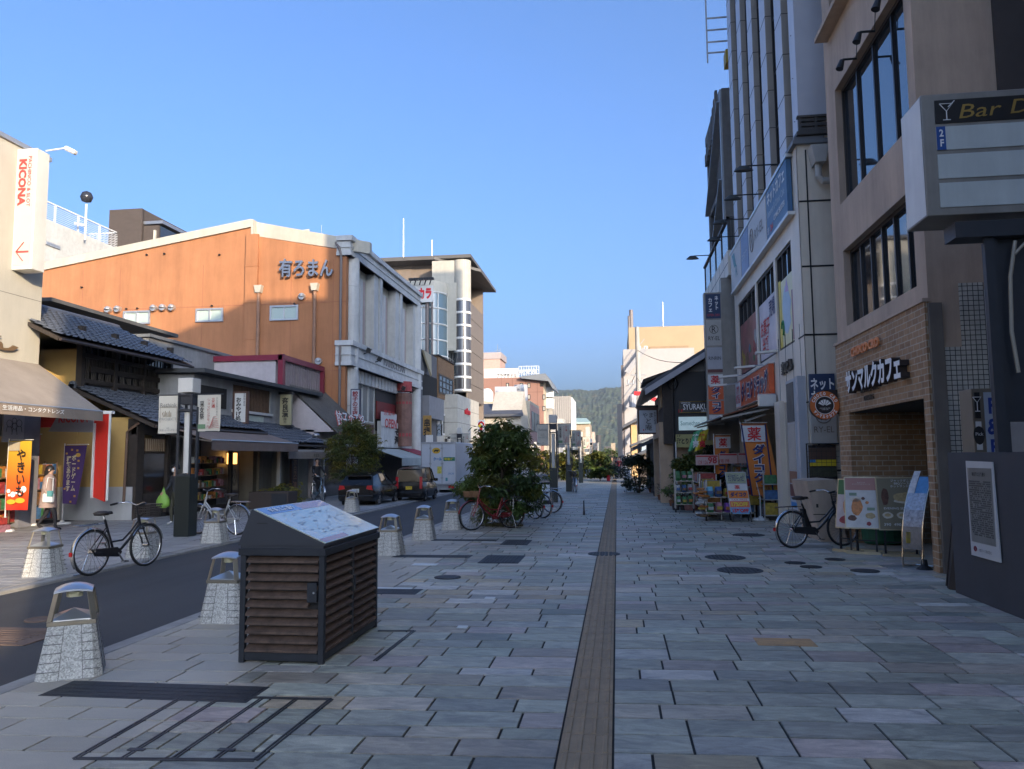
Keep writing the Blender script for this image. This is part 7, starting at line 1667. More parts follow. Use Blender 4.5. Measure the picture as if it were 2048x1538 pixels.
pa=M('print_orange',(.55,.22,.07),.5,var=.4,scale=20);pb_=M('print_brown',(.12,.05,.03),.5,var=.4,scale=20);pc=M('print_cream',(.6,.55,.45),.5,var=.2,scale=15);pg=M('print_green',(.05,.15,.05),.5,var=.2);pd=M('print_pink',(.38,.19,.16),.5,var=.05);ps=M('print_sand',(.44,.33,.16),.5,var=.3,scale=25)
def d1(p,P,w,h,z0):rect(p,P,-w/2+.02,z0+h*.68,w/2-.02,z0+h-.02,pg,'green_head');blob(p,P,.0,z0+h*.45,w*.2,h*.2,pa,'dessert_picture',1);blob(p,P,-.02,z0+h*.17,w*.28,h*.09,M('print_berry',(.25,.03,.04),.5,var=.4,scale=20),'berry_picture',2);text('春',p,P(0,z0+h*.84,.01),XP,(0,tilt0,1),.1,.1,pc,world=False)
tilt0=.16
def d2(p,P,w,h,z0):
 rect(p,P,-w/2+.02,z0+h*.74,w/2-.02,z0+h-.02,pd,'pink_head');text('おすすめ\nドリンク＆スイーツ',p,P(0,z0+h*.87,.01),XP,(0,tilt0,1),w*.5,.05,pc,world=False)
 for i,(x,z,rx,rz_,m_) in enumerate(((-.08,.42,.09,.17,pa),(-.1,.56,.1,.05,pc),(-.16,.2,.07,.06,pb_),(.13,.25,.08,.06,ps),(.1,.1,.04,.04,M('print_berry',(1,1,1))),(.08,.5,.03,.03,pa),(.02,.58,.03,.03,pb_))):blob(p,P,x,z0+h*z,rx,rz_*h,m_,'drink_picture',i)
 for x,z in((-.14,.66),(.14,.38)):rect(p,P,x-.06,z0+h*z-.025,x+.06,z0+h*z+.025,M('print_sage',(.18,.26,.18),.5),'label_card',.007)
def d3(p,P,w,h,z0):
 text('ジャックダニエル\nBBQソースの\nホットサンド誕生!!',p,P(.1,z0+h*.88,.008),XP,(0,tilt0,1),w*.62,.14,white_ink,world=False);blob(p,P,.1,z0+h*.62,.17,.08,ps,'sandwich_picture',3);blob(p,P,.1,z0+h*.56,.18,.05,pc,'plate_picture',4,.0055);blob(p,P,-.2,z0+h*.62,.06,.15,pb_,'bottle_picture',5)
 text('EVENING SET',p,P(-.06,z0+h*.41,.008),XP,(0,tilt0,1),.34,.035,white_ink,world=False)
 for x in(-.18,.04):blob(p,P,x,z0+h*.28,.085,.055,pc,'cup_picture',6);blob(p,P,x,z0+h*.285,.05,.03,ps,'coffee_picture',7,.008)
 text('390  490  590',p,P(-.04,z0+h*.11,.008),XP,(0,tilt0,1),.42,.045,white_ink,world=False)
g1,g2,g3=GP(1692,1102),GP(1730,1108),GP(1800,1116)
menu('narrow slanted menu board with green head and berry dessert picture',(g1.x,g1.y-.1,0),R_(-52),.46,.86,.40,M('print_pale_pink',(.50,.42,.40),.5,var=.15,scale=6),d1)
menu('menu board with pink head and iced drink pictures',(g2.x,g2.y+.05,0),R_(-22),.56,.88,.42,M('print_snow',(.56,.56,.54),.5,var=.12,scale=8),d2)
menu('wide olive menu board with sandwich picture and evening set list',(g3.x+.12,g3.y+.25,0),R_(-6),.66,.88,.42,M('print_olive',(.22,.19,.12),.5,var=.08),d3)
q=GP(1772,1098);b=MB();b.lathe([(.0,0),(.26,0),(.3,.06),(.34,.78),(.31,.8),(0,.8)],20,(q.x+.2,q.y+.75,.02),0,1.25,.8);tag(b.build('green_container',M('container_green',(.03,.13,.07),.45,var=.08),smooth=False),'large dark green tub in the brick doorway behind the menu boards','container')
q=GP(1838,1140);t=thing('brochure_stand','curved chrome brochure stand holding blue leaflets by the brick corner','brochure stand',(q.x+.02,q.y+.2,0),R_(42))
def arc(k,n=12):
 f=k/n;return(-.04+.34*f*f,.28+.98*f)
w_=.15
b=MB()
for y in(-w_,w_):b.tube([(-.05,y,0),(-.06,y,.15)]+[(arc(k)[0],y,arc(k)[1]) for k in range(13)],.014,6)
b.tube([(-.05,-w_,.03),(.3,-w_,.0)],.013,5);b.tube([(-.05,w_,.03),(.3,w_,.0)],.013,5);b.tube([(.3,-w_,.01),(.3,w_,.01)],.013,5);fr_=b.build('frame',M('chrome',(.55,.5,.42),.25,.9),t)
b=MB();b.grid([[(arc(k)[0]+.01,-w_,arc(k)[1]),(arc(k)[0]+.01,w_,arc(k)[1])] for k in range(13)]);b.build('back_sheet',M('leaflet_back',(.16,.18,.2),.4),t)
for k0,k1,y0,y1,m_,nm in((0,4,-w_+.01,w_-.01,M('leaf_grey',(.18,.17,.16),.4,var=.3,scale=20),'leaflet'),(1,3,.02,.09,M('film_strong_yellow',(1,1,1)),'leaflet'),(4,7,-w_+.01,w_-.01,M('leaf_mixed',(.3,.32,.36),.35,var=.6,scale=22),'leaflet'),(7,10,-w_+.01,w_-.01,M('leaf_pale',(.35,.42,.52),.35,var=.4,scale=25),'leaflet'),(10,13,-w_+.01,.04,M('leaf_blue',(.08,.25,.5),.35,var=.2,scale=12),'leaflet'),(10,14,.05,w_,M('leaf_white',(.5,.5,.5),.35,var=.3,scale=18),'leaflet')):
 b=MB();b.grid([[(arc(k)[0]-.015,y0,arc(k)[1]),(arc(k)[0]-.015,y1,arc(k)[1])] for k in range(k0,k1+1)]);b.build(nm,m_,t)
b=MB();b.lathe([(0,.14),(.04,.14),(.05,.06),(.12,0),(0,0)],10,(-.02,-w_,0));b.build('weight',rubber,t)
Yr=AX(1683,815,BX-.1).y-.0;Yr=16.4;qq=RY(Yr,1617,783,1682,838);cx,cz=(qq[0]+qq[2])/2,(qq[1]+qq[3])/2;r=(qq[3]-qq[1])/2*1.02
t=thing('round_cafe_sign','round orange and black cafe sign with white radiating emblem on the brick corner','sign',(cx,Yr,cz-r))
def disc(r0,r1,y,m_,nm,pr,n=40):
 b=MB();b.grid([[(cx+rr_*math.cos(k*2*math.pi/n),y,cz+rr_*math.sin(k*2*math.pi/n)) for k in range(n+1)] for rr_ in(r0,r1)]);return b.build(nm,m_,pr,True)
b=MB();b.prism([(cx+r*math.cos(k*2*math.pi/40),Yr,cz+r*math.sin(k*2*math.pi/40)) for k in range(40)],(0,.12,0));body=b.build('disc',M('sign_dark_brown',(.022,.014,.012),.45),t,True)
b=MB();b.box(cx+.02,Yr+.12,cz-r*.6,BX+.0,Yr+.16,cz+r*1.1);b.build('backing_plate',M('sign_dark_brown',(1,1,1)),t,True)
disc(r*.64,r*.985,Yr-.004,M('sign_disc_orange',(.60,.15,.03),.45),'orange_ring',body);disc(r*.60,r*.64,Yr-.004,white_ink,'white_ring',body);disc(0,r*.60,Yr-.003,M('sign_dark_brown',(1,1,1)),'dark_centre',body)
def arctext(s,ang0,step,flip=False):
 for i,ch in enumerate(s):
  if ch==' ':continue
  a=ang0+step*i;c_=(cx+r*.81*math.cos(a),Yr-.008,cz+r*.81*math.sin(a));u=Vector((math.cos(a),0,math.sin(a)))*(1 if not flip else-1)
  text(ch,body,c_,u.cross(Vector((0,-1,0)))*-1 if False else Vector((u.z,0,-u.x)),u,r*.17,r*.24,white_ink,bold=.05)
arctext('CHOCO CRO',R_(158),R_(-17));arctext('サンマルクカフェ',R_(215),R_(16),True)
b=MB()
for k in range(5):
 a0,a1=R_(22+k*28),R_(44+k*28);b.face([(cx+.03*math.cos(a0),Yr-.008,cz-.02+.03*math.sin(a0)),(cx+r*.47*math.cos(a0),Yr-.008,cz-.02+r*.47*math.sin(a0)),(cx+r*.47*math.cos(a1),Yr-.008,cz-.02+r*.47*math.sin(a1)),(cx+.03*math.cos(a1),Yr-.008,cz-.02+.03*math.sin(a1))])
b.build('emblem',white_ink,body,True);text("CHOCO&BUTTER CAFE\nST.MARC CAFE",body,(cx,Yr-.008,cz-r*.26),XP,ZP,r*.7,r*.16,white_ink)
q=GP(560,1012);p0=AY(497,1010,25.5);p1=AY(576,1010,25.5);zt_=AY(530,984,25.5).z
b=MB();b.box(p0.x,25.5,0,p1.x,26.3,zt_);o=tag(b.build('planter_box',M('planter_brown',(.055,.04,.034),.7,var=.1),bevel=.01),'low dark brown planter box before the pickle shop','planter');b=MB();b.box(p0.x+(p1.x-p0.x)*.58,25.48,.08,p1.x-.05,25.5,zt_-.06);b.build('access_panel',dark_steel,o,True)
q=GP(1217,962);b=MB();b.lathe([(0,.42),(.1,.38),(.13,.2),(.12,0)],12,(q.x,q.y,0));tag(b.build('red_post',M('strong_red',(1,1,1)),smooth=True),'short bright red post on the paving beyond the racks, left of the crowd','post')
q=GP(1257,962);b=MB();b.prism([(q.x-.35,q.y,0),(q.x+.15,q.y,0),(q.x+.15,q.y+.25,.85),(q.x-.25,q.y+.25,.85)],(0,.04,0));o=tag(b.build('paper_board',white),'small white board with black lettering standing before the crowd','sign board');text('そば処',o,(q.x-.08,q.y+.06,.3),XP,ZP,.36,.16,ink,bold=.03)
q=GP(1168,1030);b=MB();b.cyl((q.x,q.y,0),(q.x,q.y,.12),.035,.03,8);b.cyl((q.x,q.y,.12),(q.x,q.y,.42),.025,.018,8);tag(b.build('slim_post',M('post_two_tone',(.06,.055,.06),.5)),'slim dark delineator post standing alone on the paving','post')
def bike(name,label,loc,rz,col,basket=True,steer=0.,group='parked bicycles',dark=False,moto=False,rack=True,chrome_col=None):
 t=thing(name,label,'bicycle',loc,rz,group)
 paint=M('bike_paint_%s'%col[0],col[1],.35,.3,var=.05,coat=.4);chrome=M('bike_chrome',(.55,.55,.55),.22,.95,var=.04)
 guard=chrome_col or chrome
 R,WB=.335,1.07
 def wheel(x,pr,parent_frame=None,y=0):
  b=MB()
  for k in range(28):
   a=2*math.pi*k/28;s=.03 if k%2 else-.03
   b.bar((x+.03*math.cos(a+.5),s,R+.03*math.sin(a+.5)),(x+(R-.035)*math.cos(a),0,R+(R-.035)*math.sin(a)),.0035,.0035)
  b.cyl((x,-.05,R),(x,.05,R),.025,n=8);w=b.build('wheel',chrome,t)
  b=MB();b.tube([(x+(R-.03)*math.cos(k*math.pi/20),0,R+(R-.03)*math.sin(k*math.pi/20)) for k in range(40)],.012,5,True);b.build('rim',chrome,w,smooth=True)
  b=MB();b.tube([(x+(R-.012)*math.cos(k*math.pi/20),0,R+(R-.012)*math.sin(k*math.pi/20)) for k in range(40)],.020,6,True);b.build('tyre',rubber,w,smooth=True);return w
 def mud(x,a0,a1,nm):
  b=MB();rows=[]
  for k in range(19):
   a=a0+(a1-a0)*k/18;r=R+.022;rows.append([(x+(r-.008)*math.cos(a),-.032,R+(r-.008)*math.sin(a)),(x+(r+.008)*math.cos(a),0,R+(r+.008)*math.sin(a)),(x+(r-.008)*math.cos(a),.032,R+(r-.008)*math.sin(a))])
  b.grid(rows);return b.build(nm,guard,t,smooth=True)
 ws=[wheel(0,t),wheel(WB,t)]
 m0=mud(0,R_(20),R_(215),'mudguard');m1=mud(WB,R_(10),R_(150),'mudguard')
 b=MB();b.box(-R-.045,-.02,R-.02,-R-.02,.02,R+.04);b.build('reflector',M('reflector_red',(.5,.01,.01),.3),m0)
 bb=Vector((.42,0,.29));seat=Vector((.22,0,.80));head=Vector((.88,0,.80));hl=Vector((.91,0,.68))
 b=MB();r=.019
 b.tube([bb,seat],r,7);b.tube([hl,(.72,0,.47),(.56,0,.33),bb],[.022]*4,7)
 b.tube([hl+Vector((-.01,0,.06)),(.74,0,.58),(.58,0,.46),bb.lerp(seat,.32)],.016,7)
 for s in(-1,1):b.tube([bb+Vector((0,s*.03,0)),(0,s*.06,R)],.011,5);b.tube([bb.lerp(seat,.75)+Vector((0,s*.02,0)),(0,s*.06,R)],.010,5)
 b.tube([hl-Vector((-.02,0,.05)),head+Vector((0,0,.03))],.024,8);b.build('frame',paint,t,smooth=True)
 b=MB()
 for s in(-1,1):b.tube([(.93,s*.05,.66),(.96,s*.055,.56),(WB,s*.06,R)],.012,5)
 b.tube([head,(.85,0,.97)],.012,6);b.build('fork',paint if not dark else black,t)
 b=MB();b.tube([(.62,-.28,1.0),(.74,-.27,1.02),(.83,-.15,1.03),(.85,0,.98),(.83,.15,1.03),(.74,.27,1.02),(.62,.28,1.0)],.011,6);hb=b.build('handlebar',chrome,t,smooth=True)
 for s in(-1,1):b=MB();b.cyl((.60,s*.282,.997),(.72,s*.274,1.017),.017,n=7);b.build('grip',rubber,hb)
 b=MB();b.lathe([(0,0),(.1,.01),(.12,.05),(.06,.075),(0,.07)],12,(.16,0,.86),0,1.15,.85);b.lathe([(0,.02),(.04,.02),(.03,.06),(0,.065)],8,(.31,0,.86),0,1.6,.8);sd_=b.build('saddle',M('saddle_dark',(.03,.022,.018),.55),t,smooth=True)
 b=MB();b.cyl(seat,(.20,0,.87),.013,n=7);b.build('seat_post',chrome,sd_)
 if rack:
  b=MB();zz=2*R+.07
  for y in(-.06,.06):b.tube([(.16,y,zz+.01),(-.30,y,zz)],.008,5);b.tube([(-.02,y*1.1,zz),(0,y*1.15,R)],.007,5)
  for x in(-.3,-.18,-.06,.06):b.bar((x,-.06,zz),(x,.06,zz),.012)
  b.build('rear_rack',chrome,t)
 if basket:
  b=MB();x0,x1,z0,z1=.98,1.20,.78,(.90 if col[0]=='red' else.98)
  for k in range(6):
   z=z0+(z1-z0)*k/5;e=.02*k/5;b.tube([(x0-e,-.14-e,z),(x1+e,-.14-e,z),(x1+e,.14+e,z),(x0-e,.14+e,z)],.006 if k<5 else.01,4,True)
  for k in range(9):
   f=k/8;b.bar((x0+(x1-x0)*f,-.14,z0),(x0-.02+(x1-x0+.04)*f,-.16,z1),.006);b.bar((x0+(x1-x0)*f,.14,z0),(x0-.02+(x1-x0+.04)*f,.16,z1),.006)
   b.bar((x0,-.14+.28*f,z0),(x0-.02,-.16+.32*f,z1),.006);b.bar((x1,-.14+.28*f,z0),(x1+.02,-.16+.32*f,z1),.006)
  b.box(x0,-.14,z0-.006,x1,.14,z0)
  b.bar((.90,0,.80),(x0,0,.85),.02);b.build('basket',M('basket_mesh',(.06,.05,.045),.6,.3) if dark or col[0]!='red' else M('basket_wicker',(.25,.13,.06),.7),t)
 b=MB();b.prism([(-.05,-.055,R+.05),(.02,-.055,R-.06),(.47,-.055,.22),(.53,-.055,.29),(.44,-.055,.37)],(0,.02,0));b.build('chain_guard',paint if not dark else M('drive_unit',(.02,.02,.022),.5),t,bevel=.006)
 b=MB();b.bar((.42,-.08,.29),(.52,-.09,.15),.02);b.bar((.42,.08,.29),(.32,.09,.43),.02);b.box(.47,-.16,.135,.56,-.09,.16);b.box(.28,.09,.42,.37,.16,.445);b.build('crank',chrome,t)
 b=MB();b.tube([(.02,.07,R),(-.06,.12,.02),(-.06,.16,.012),(-.16,.16,.012)],.009,5);b.build('kickstand',chrome,t)
 b=MB();b.cyl((.93,0,.62),(1.0,0,.62),.03,.035,8);b.build('headlamp',chrome,t)
 if dark:b=MB();b.prism([(.27,-.045,.36),(.34,-.045,.34),(.27,-.045,.70),(.20,-.045,.70)],(0,.09,0));b.build('battery',black,t,bevel=.01)
 return t
silver=('silver',(.42,.42,.42));red=('red',(.22,.018,.02));blk=('black',(.014,.014,.016));navyc=('navy',(.02,.025,.05));whitec=('white',(.5,.5,.48))
def put(px0,py0,px1,py1):
 a,e=GP(px0,py0),GP(px1,py1);d=e-a;return a,math.atan2(d.y,d.x),d.length
a,rz,L=put(181,1151,277,1134);bike('bicycle','dark bicycle with silver mudguards and wire basket standing at the far kerb of the road',a,rz,blk,group=None)
a=GP(474,1070);e=GP(404,1068);bike('bicycle','white framed bicycle parked on the far pavement by the lamp post',a,math.atan2((e-a).y,(e-a).x),whitec,basket=False)
a,e=GP(1023,1056),GP(941,1061);M('bike_paint_red',(.22,.018,.02),.35,.3,var=.05,coat=.4);bike('bicycle','dark red bicycle with wicker basket leaning before the street tree',a,math.atan2((e-a).y,(e-a).x),red,chrome_col=M('bike_paint_red',(1,1,1)))
a,e=GP(1586,1096),GP(1656,1093);bike('bicycle','black electric bicycle with dark basket beside the beige stone plinth',a,math.atan2((e-a).y,(e-a).x),blk,dark=True)
for lb,px,py,ang,c_ in(('silver bicycle with rear wheel out just behind the street tree',1070,1038,140,silver),('second silver bicycle parked behind the street tree, next to the first',1086,1036,143,silver),('dark bicycle with basket closest to the first lamp post behind the tree',1104,1026,160,navyc),('small dark bicycle further along beyond the lamp post',1152,985,100,navyc)):
 a=GP(px,py);bike('bicycle',lb,a,R_(ang),c_)
a=GP(1553,1015);bike('bicycle','dark bicycle half hidden behind the large pharmacy flag',a,R_(75),blk,basket=True)
for i,(px,py,ang) in enumerate(((1236,948,60),(1240,950,75),(1245,951,95),(1205,950,80))):
 a=GP(px,py);bike('bicycle',('bicycle left of the three parked near the far crowd','middle of the three bicycles parked near the far crowd','bicycle right of the three parked near the far crowd','dark bicycle parked beside the far green shrubs')[i],a,R_(ang),(silver,navyc,silver,navyc)[i])
def leafm(name,c1,c2,c3):
 m,t,b=nodes(name);a=N(t,'ShaderNodeAttribute',attribute_name='tint');t.links.new(a.outputs['Color'],b.inputs['Base Color'])
 b.inputs['Roughness'].default_value=.5;b.inputs['Specular IOR Level'].default_value=.5
 tr=N(t,'ShaderNodeBsdfTranslucent');t.links.new(a.outputs['Color'],tr.inputs[0]);mx=N(t,'ShaderNodeMixShader');mx.inputs[0].default_value=.3
 t.links.new(b.outputs[0],mx.inputs[1]);t.links.new(tr.outputs[0],mx.inputs[2]);t.links.new(mx.outputs[0],t.nodes['Material Output'].inputs[0]);MATS[name]=m;return m
leaf=leafm('leaf',0,0,0);bark=M('bark',(.075,.055,.04),.9,var=.3,scale=12,bump=.4,bscale=30)
def tree(name,label,base,H,rx,rz_,z0,n,seed,pal,lsize=.11,lw=.026,clumps=40,low=False,cat='tree',group=None,top_taper=.6):
 """trunk with limbs; crown of narrow drooping leaves gathered in whorls"""
 rr=random.Random(seed);t=thing(name,label,cat,base,0,group)
 b=MB();nt_=1 if not low else 3
 for s in range(nt_):
  dx,dy=rr.uniform(-.1,.1)*s,rr.uniform(-.1,.1)*s
  b.tube([(dx*.3,dy*.3,0),(dx,dy,H*.3),(dx*2+rr.uniform(-.08,.08),dy*2,H*.62),(dx*2,dy*2,H*.9)],[.05*H/2.4,.04*H/2.4,.025*H/2.4,.008],7)
 cl=[]
 for k in range(clumps):
  f=rr.random()**.8;z=z0+(H-z0)*f;a=rr.uniform(0,6.283)
  prof=math.sqrt(max(.06,1-(2*(z-z0)/(H-z0)-.92)**2*.82)) if not low else math.sqrt(max(0.05,1-((z-z0)/(H-z0))**2))
  rad=prof*math.sqrt(rr.uniform(.06,1.0))*rr.uniform(.85,1.08)
  c_=Vector((rx*rad*math.cos(a),rz_*rad*math.sin(a),z));cl.append((c_,rr.uniform(.13,.27)*rx*1.2))
  if k%2==0:b.tube([(0,0,max(.15,z-rx*.45)),c_*.55+Vector((0,0,z*.42)),c_],[.014,.009,.004],4)
 b.build('trunk',bark,t)
 b=MB()
 per=n//len(cl)
 for c_,cr in cl:
  sh=rr.uniform(.7,1.3)
  col0=rr.choice(pal)
  for q in range(per//6):
   d=Vector((rr.gauss(0,1),rr.gauss(0,1),rr.gauss(0,.75)));p=c_+d*cr*.55
   if p.z<.06:continue
   for w in range(6):
    a=rr.uniform(0,6.283);dr=Vector((math.cos(a),math.sin(a),rr.uniform(-1.0,.25))).normalized();L=lsize*rr.uniform(.7,1.25)
    sd_=dr.cross(Vector((rr.uniform(-.4,.4),rr.uniform(-.4,.4),1))).normalized()*lw*rr.uniform(.8,1.2)
    v=rr.uniform(.75,1.25)*sh;b.col=tuple(x*v for x in col0)
    b.face([p,p+dr*L*.5+sd_,p+dr*L+Vector((0,0,-L*.2)),p+dr*L*.5-sd_])
 b.build('crown',leaf,t);return t
G1=[(.10,.14,.03),(.075,.12,.03),(.13,.145,.028),(.055,.09,.03),(.17,.17,.035)]
G2=[(.17,.16,.026),(.14,.145,.026),(.10,.12,.025),(.20,.17,.03),(.08,.10,.026)]
GD=[(.03,.045,.018),(.025,.04,.016),(.045,.055,.02)]
GY=[(.30,.26,.03),(.22,.21,.03),(.34,.25,.03)]
def at_px(px,pyb,pyt,Y=None):
 p=GP(px,pyb) if Y is None else AY(px,pyb,Y);return Vector((p.x,p.y,0)),AY(px,pyt,p.y).z
bs,H=at_px(1003,1052,852)
tree('street_tree','bushy dark green street tree with pointed leaves behind the red bicycle',bs,H,1.0,.9,.2,15000,1,G1,.16,.026,64)
bs,H=at_px(706,968,862,31.0)
tree('street_tree','yellowish green rounded street tree behind the black hatchback',bs,H+.25,1.25,1.1,.95,13000,2,G2,.13,.022,70)
for i,(px,pb,ptp,Y,rx,pal,lb) in enumerate(((1093,948,905,88,1.5,GY,'sunlit yellow green street tree left of the first lamp post'),(1128,950,908,58,1.4,G2,'brownish green street tree between the banner lamp posts'),(1116,948,915,72,1.3,GD,'dark street tree behind the second banner lamp post'),(1175,950,914,64,1.5,G2,'olive street tree right of the third banner lamp post'),(1200,948,908,56,1.1,G1,'leafy dark street tree left of the far crowd'),(1222,940,900,150,3.2,G1,'far roadside tree beneath the hills'),(1150,930,895,110,1.8,G2,'golden green tree far down the kerb'))):
 bs,H=at_px(px,pb,ptp,Y);tree('street_tree',lb,bs,H,rx,rx,.25,2600,10+i,pal,.3,.09,26)
for i,(px,pb,ptp,Y,rx,n,lb,pal) in enumerate(((1380,985,905,27.2,.85,5200,'dark green shrub behind the left pharmacy rack',G1),(1425,965,895,28,.8,3600,'dark shrub under the ochre pub sign',GD),(1278,965,912,37,1.15,6000,'spreading dark pine shrub left of the pub porch',GD),(565,1005,980,26.8,1.1,2600,'low olive hedge plant beside the brown planter box',G2))):
 bs,H=at_px(px,pb,ptp,Y);tree('shrub',lb,bs,H,rx,rx*.8,.15,n,30+i,pal,.14,.03,26,True,'shrub')
pots=[M('pot_terracotta',(.22,.09,.045),.8,var=.15),M('pot_dark',(.05,.04,.04),.7)]
def potplant(label,px,py,h,pal,fl,seed):
 rr=random.Random(seed);q=GP(px,py);t=thing('potted_plant',label,'potted plant',q,0,'potted plants along the pub wall')
 b=MB();b.lathe([(0,0),(.1,0),(.14,.2),(.12,.2),(.11,.17),(0,.17)],12);b.build('pot',pots[seed%2],t)
 b=MB()
 for k in range(220):
  a=rr.uniform(0,6.283);r=rr.uniform(0,.17);z=.2+h*rr.random();p=Vector((r*math.cos(a),r*math.sin(a),z));dr=Vector((math.cos(a),math.sin(a),rr.uniform(-.3,.9))).normalized();sd_=dr.cross(Vector((0,0,1))).normalized()*.018
  v=rr.uniform(.7,1.3);b.col=tuple(x*v for x in(rr.choice(fl) if rr.random()<.25 else rr.choice(pal)));b.face([p,p+dr*.05+sd_,p+dr*.1,p+dr*.05-sd_])
 b.build('foliage',leaf,t)
FL=[[(.25,.06,.08)],[(.5,.4,.05)],[(.4,.35,.3)],[(.45,.15,.02)]]
names=['purplish potted plant furthest along the pub wall','small potted plant with pink bloom by the pub wall','potted plant with white specks in the middle of the pub wall row','tall yellow flowered potted plant by the pub porch pier','reddish potted plant right of the yellow flowered one','orange flowered low pot nearest the pavement','dark leaved potted plant by the green bag rack','small pot of mixed flowers tucked at the rack foot']
for i,(px,py,h) in enumerate(((1303,985,.35),(1312,992,.4),(1322,1000,.4),(1338,1003,.75),(1346,1012,.4),(1352,1020,.25),(1362,1012,.5),(1368,1020,.3))):
 potplant(names[i],px,py,h,[(.07,.05,.05),(.05,.07,.025),(.09,.05,.05)],FL[(0,0,2,1,0,3,0,2)[i]],i)
rr=random.Random(4);b=MB();q=GP(1003,1052)
for k in range(700):
 a=rr.uniform(0,6.283);r=rr.random()**.6*.55;p=Vector((q.x+r*math.cos(a),q.y+r*.6*math.sin(a),.0));L=rr.uniform(.05,.16);v=rr.uniform(.6,1.4);b.col=(.10*v,.085*v,.025*v);d=Vector((rr.uniform(-.05,.05),rr.uniform(-.05,.05),L));b.face([p,p+Vector((.008,0,0)),p+d])
tag(b.build('grass',leaf),'dry grass round the foot of the street tree','grass',kind='stuff')
def car(name,label,cat,loc,rz,L,W,sect,roof,wins_z,paint,wheel_r=.3,plate=None,lamp=None,dark_glass=True,group=None,spoiler=True,sc=1.):
 """body lofted from stations along its length (x from the rear bumper forward). sect: (x, floor, belt, halfwidth); roof: (x, z, halfwidth)"""
 t=thing(name,label,cat,loc,rz,group,sc)
 b=MB();rows=[]
 for x,zf,zb,hw in sect:
  rows.append([(x,-hw*.93,zf),(x,-hw,zf+.10),(x,-hw*1.0,(zf+zb)/2),(x,-hw*.985,zb-.05),(x,-hw*.93,zb),(x,0,zb+.025),(x,hw*.93,zb),(x,hw*.985,zb-.05),(x,hw,(zf+zb)/2),(x,hw,zf+.10),(x,hw*.93,zf)])
 b.grid(rows);b.face(rows[0][::-1]);b.face(rows[-1]);b.grid([[r[0],r[-1]] for r in rows][::-1])
 body=b.build('body',paint,t,smooth=True,bevel=.0)
 b=MB();rows=[[(x,-hw,z),(x,-hw*.55,z+.035),(x,0,z+.045),(x,hw*.55,z+.035),(x,hw,z)] for x,z,hw in roof]
 b.grid(rows);b.grid([[(p[0],p[1],p[2]-.05) for p in r] for r in rows][::-1]);rf=b.build('roof',paint,t,smooth=True)
 belt=wins_z;b=MB();n=len(roof)
 base=[(x0,zb,hw) for x0,zb,hw in belt]
 for s in(-1,1):
  top=[(x,s*hw*.99,z-.02) for x,z,hw in roof];bot=[(x,s*hw,z) for x,z,hw in base]
  b.grid([bot,top] if s<0 else[top,bot])
 side=b.build('side_window',cgl,t)
 b=MB();x,zb,hw=base[0];xr,zr,hr=roof[0];b.face([(x,hw,zb),(x,-hw,zb),(xr,-hr*.98,zr-.02),(xr,hr*.98,zr-.02)]);b.build('rear_window',cgl,t)
 b=MB();x,zb,hw=base[-1];xr,zr,hr=roof[-1];b.face([(x,-hw,zb),(x,hw,zb),(xr,hr*.98,zr-.02),(xr,-hr*.98,zr-.02)]);b.build('windscreen',cgl,t)
 b=MB()
 for s in(-1,1):
  for i in range(n):
   x0,zb,hw=base[i];xr,zr,hr=roof[i];w_=.05 if i in(0,n-1) else.035;b.bar((x0,s*(hw+.004),zb-.02),(xr,s*(hr*.99+.004),zr),w_,.02)
 b.build('pillar',paint,t)
 for x in(sect[0][0]+L*.19,sect[0][0]+L*.80):
  for s in(-1,1):
   y=s*(W/2-.08);b=MB();b.tube([(x+(wheel_r-.06)*math.cos(k*math.pi/12),y,wheel_r+(wheel_r-.06)*math.sin(k*math.pi/12)) for k in range(24)],.075,8,True);w=b.build('tyre',rubber,t,smooth=True)
   b=MB();yy=y+s*.055;b.lathe([(0,0),(wheel_r-.1,0)],20);b.v=[(x+p[0],yy,wheel_r+p[1]) for p in b.v]
   for k in range(6):a=k*math.pi/3;b.bar((x,yy+s*.01,wheel_r),(x+(wheel_r-.11)*math.cos(a),yy+s*.01,wheel_r+(wheel_r-.11)*math.sin(a)),.05,.02)
   b.build('rim',M('alloy_rim',(.30,.30,.31),.3,.8),w)
   b=MB();b.tube([(x+(wheel_r+.03)*math.cos(k*math.pi/12),s*(W/2-.01),wheel_r+(wheel_r+.03)*math.sin(k*math.pi/12)) for k in range(13)],.03,5);b.build('wheel_arch',black,t)
 x0=sect[0][0];hw=sect[0][3];zb=sect[0][2];zf=sect[0][1]
 for s in(-1,1):
  b=MB()
  if lamp=='tall':b.box(x0-.03,s*hw*.99,zb-.32,x0+.10,s*(hw*.99-.14),zb+.28)
  else:b.prism([(x0-.025,s*hw*.98,zb-.18),(x0-.025,s*hw*.62,zb-.12),(x0-.025,s*hw*.66,zb+.02),(x0-.02,s*hw*.93,zb+.04)],(.12,0,0))
  b.build('tail_lamp',M('tail_red',(.45,.015,.02),.2,coat=.6),t)
 b=MB();b.box(x0-.07,-hw*.97,zf+.02,x0+.08,hw*.97,zf+.26);b.build('rear_bumper',paint,t,bevel=.04,seg=2)
 if plate:
  b=MB();z=zf+.36;b.box(x0-.035,-.165,z,x0-.02,.165,z+.165);p=b.build('number_plate',plate,t)
  text('奈良 580',p,(x0-.037,0,z+.125),YM,ZP,.2,.04,M('plate_ink',(.02,.05,.03),.6),world=False);text('・・73',p,(x0-.037,0,z+.055),YM,ZP,.26,.08,M('plate_ink',(1,1,1)),world=False)
 xm=base[-1][0]-.35
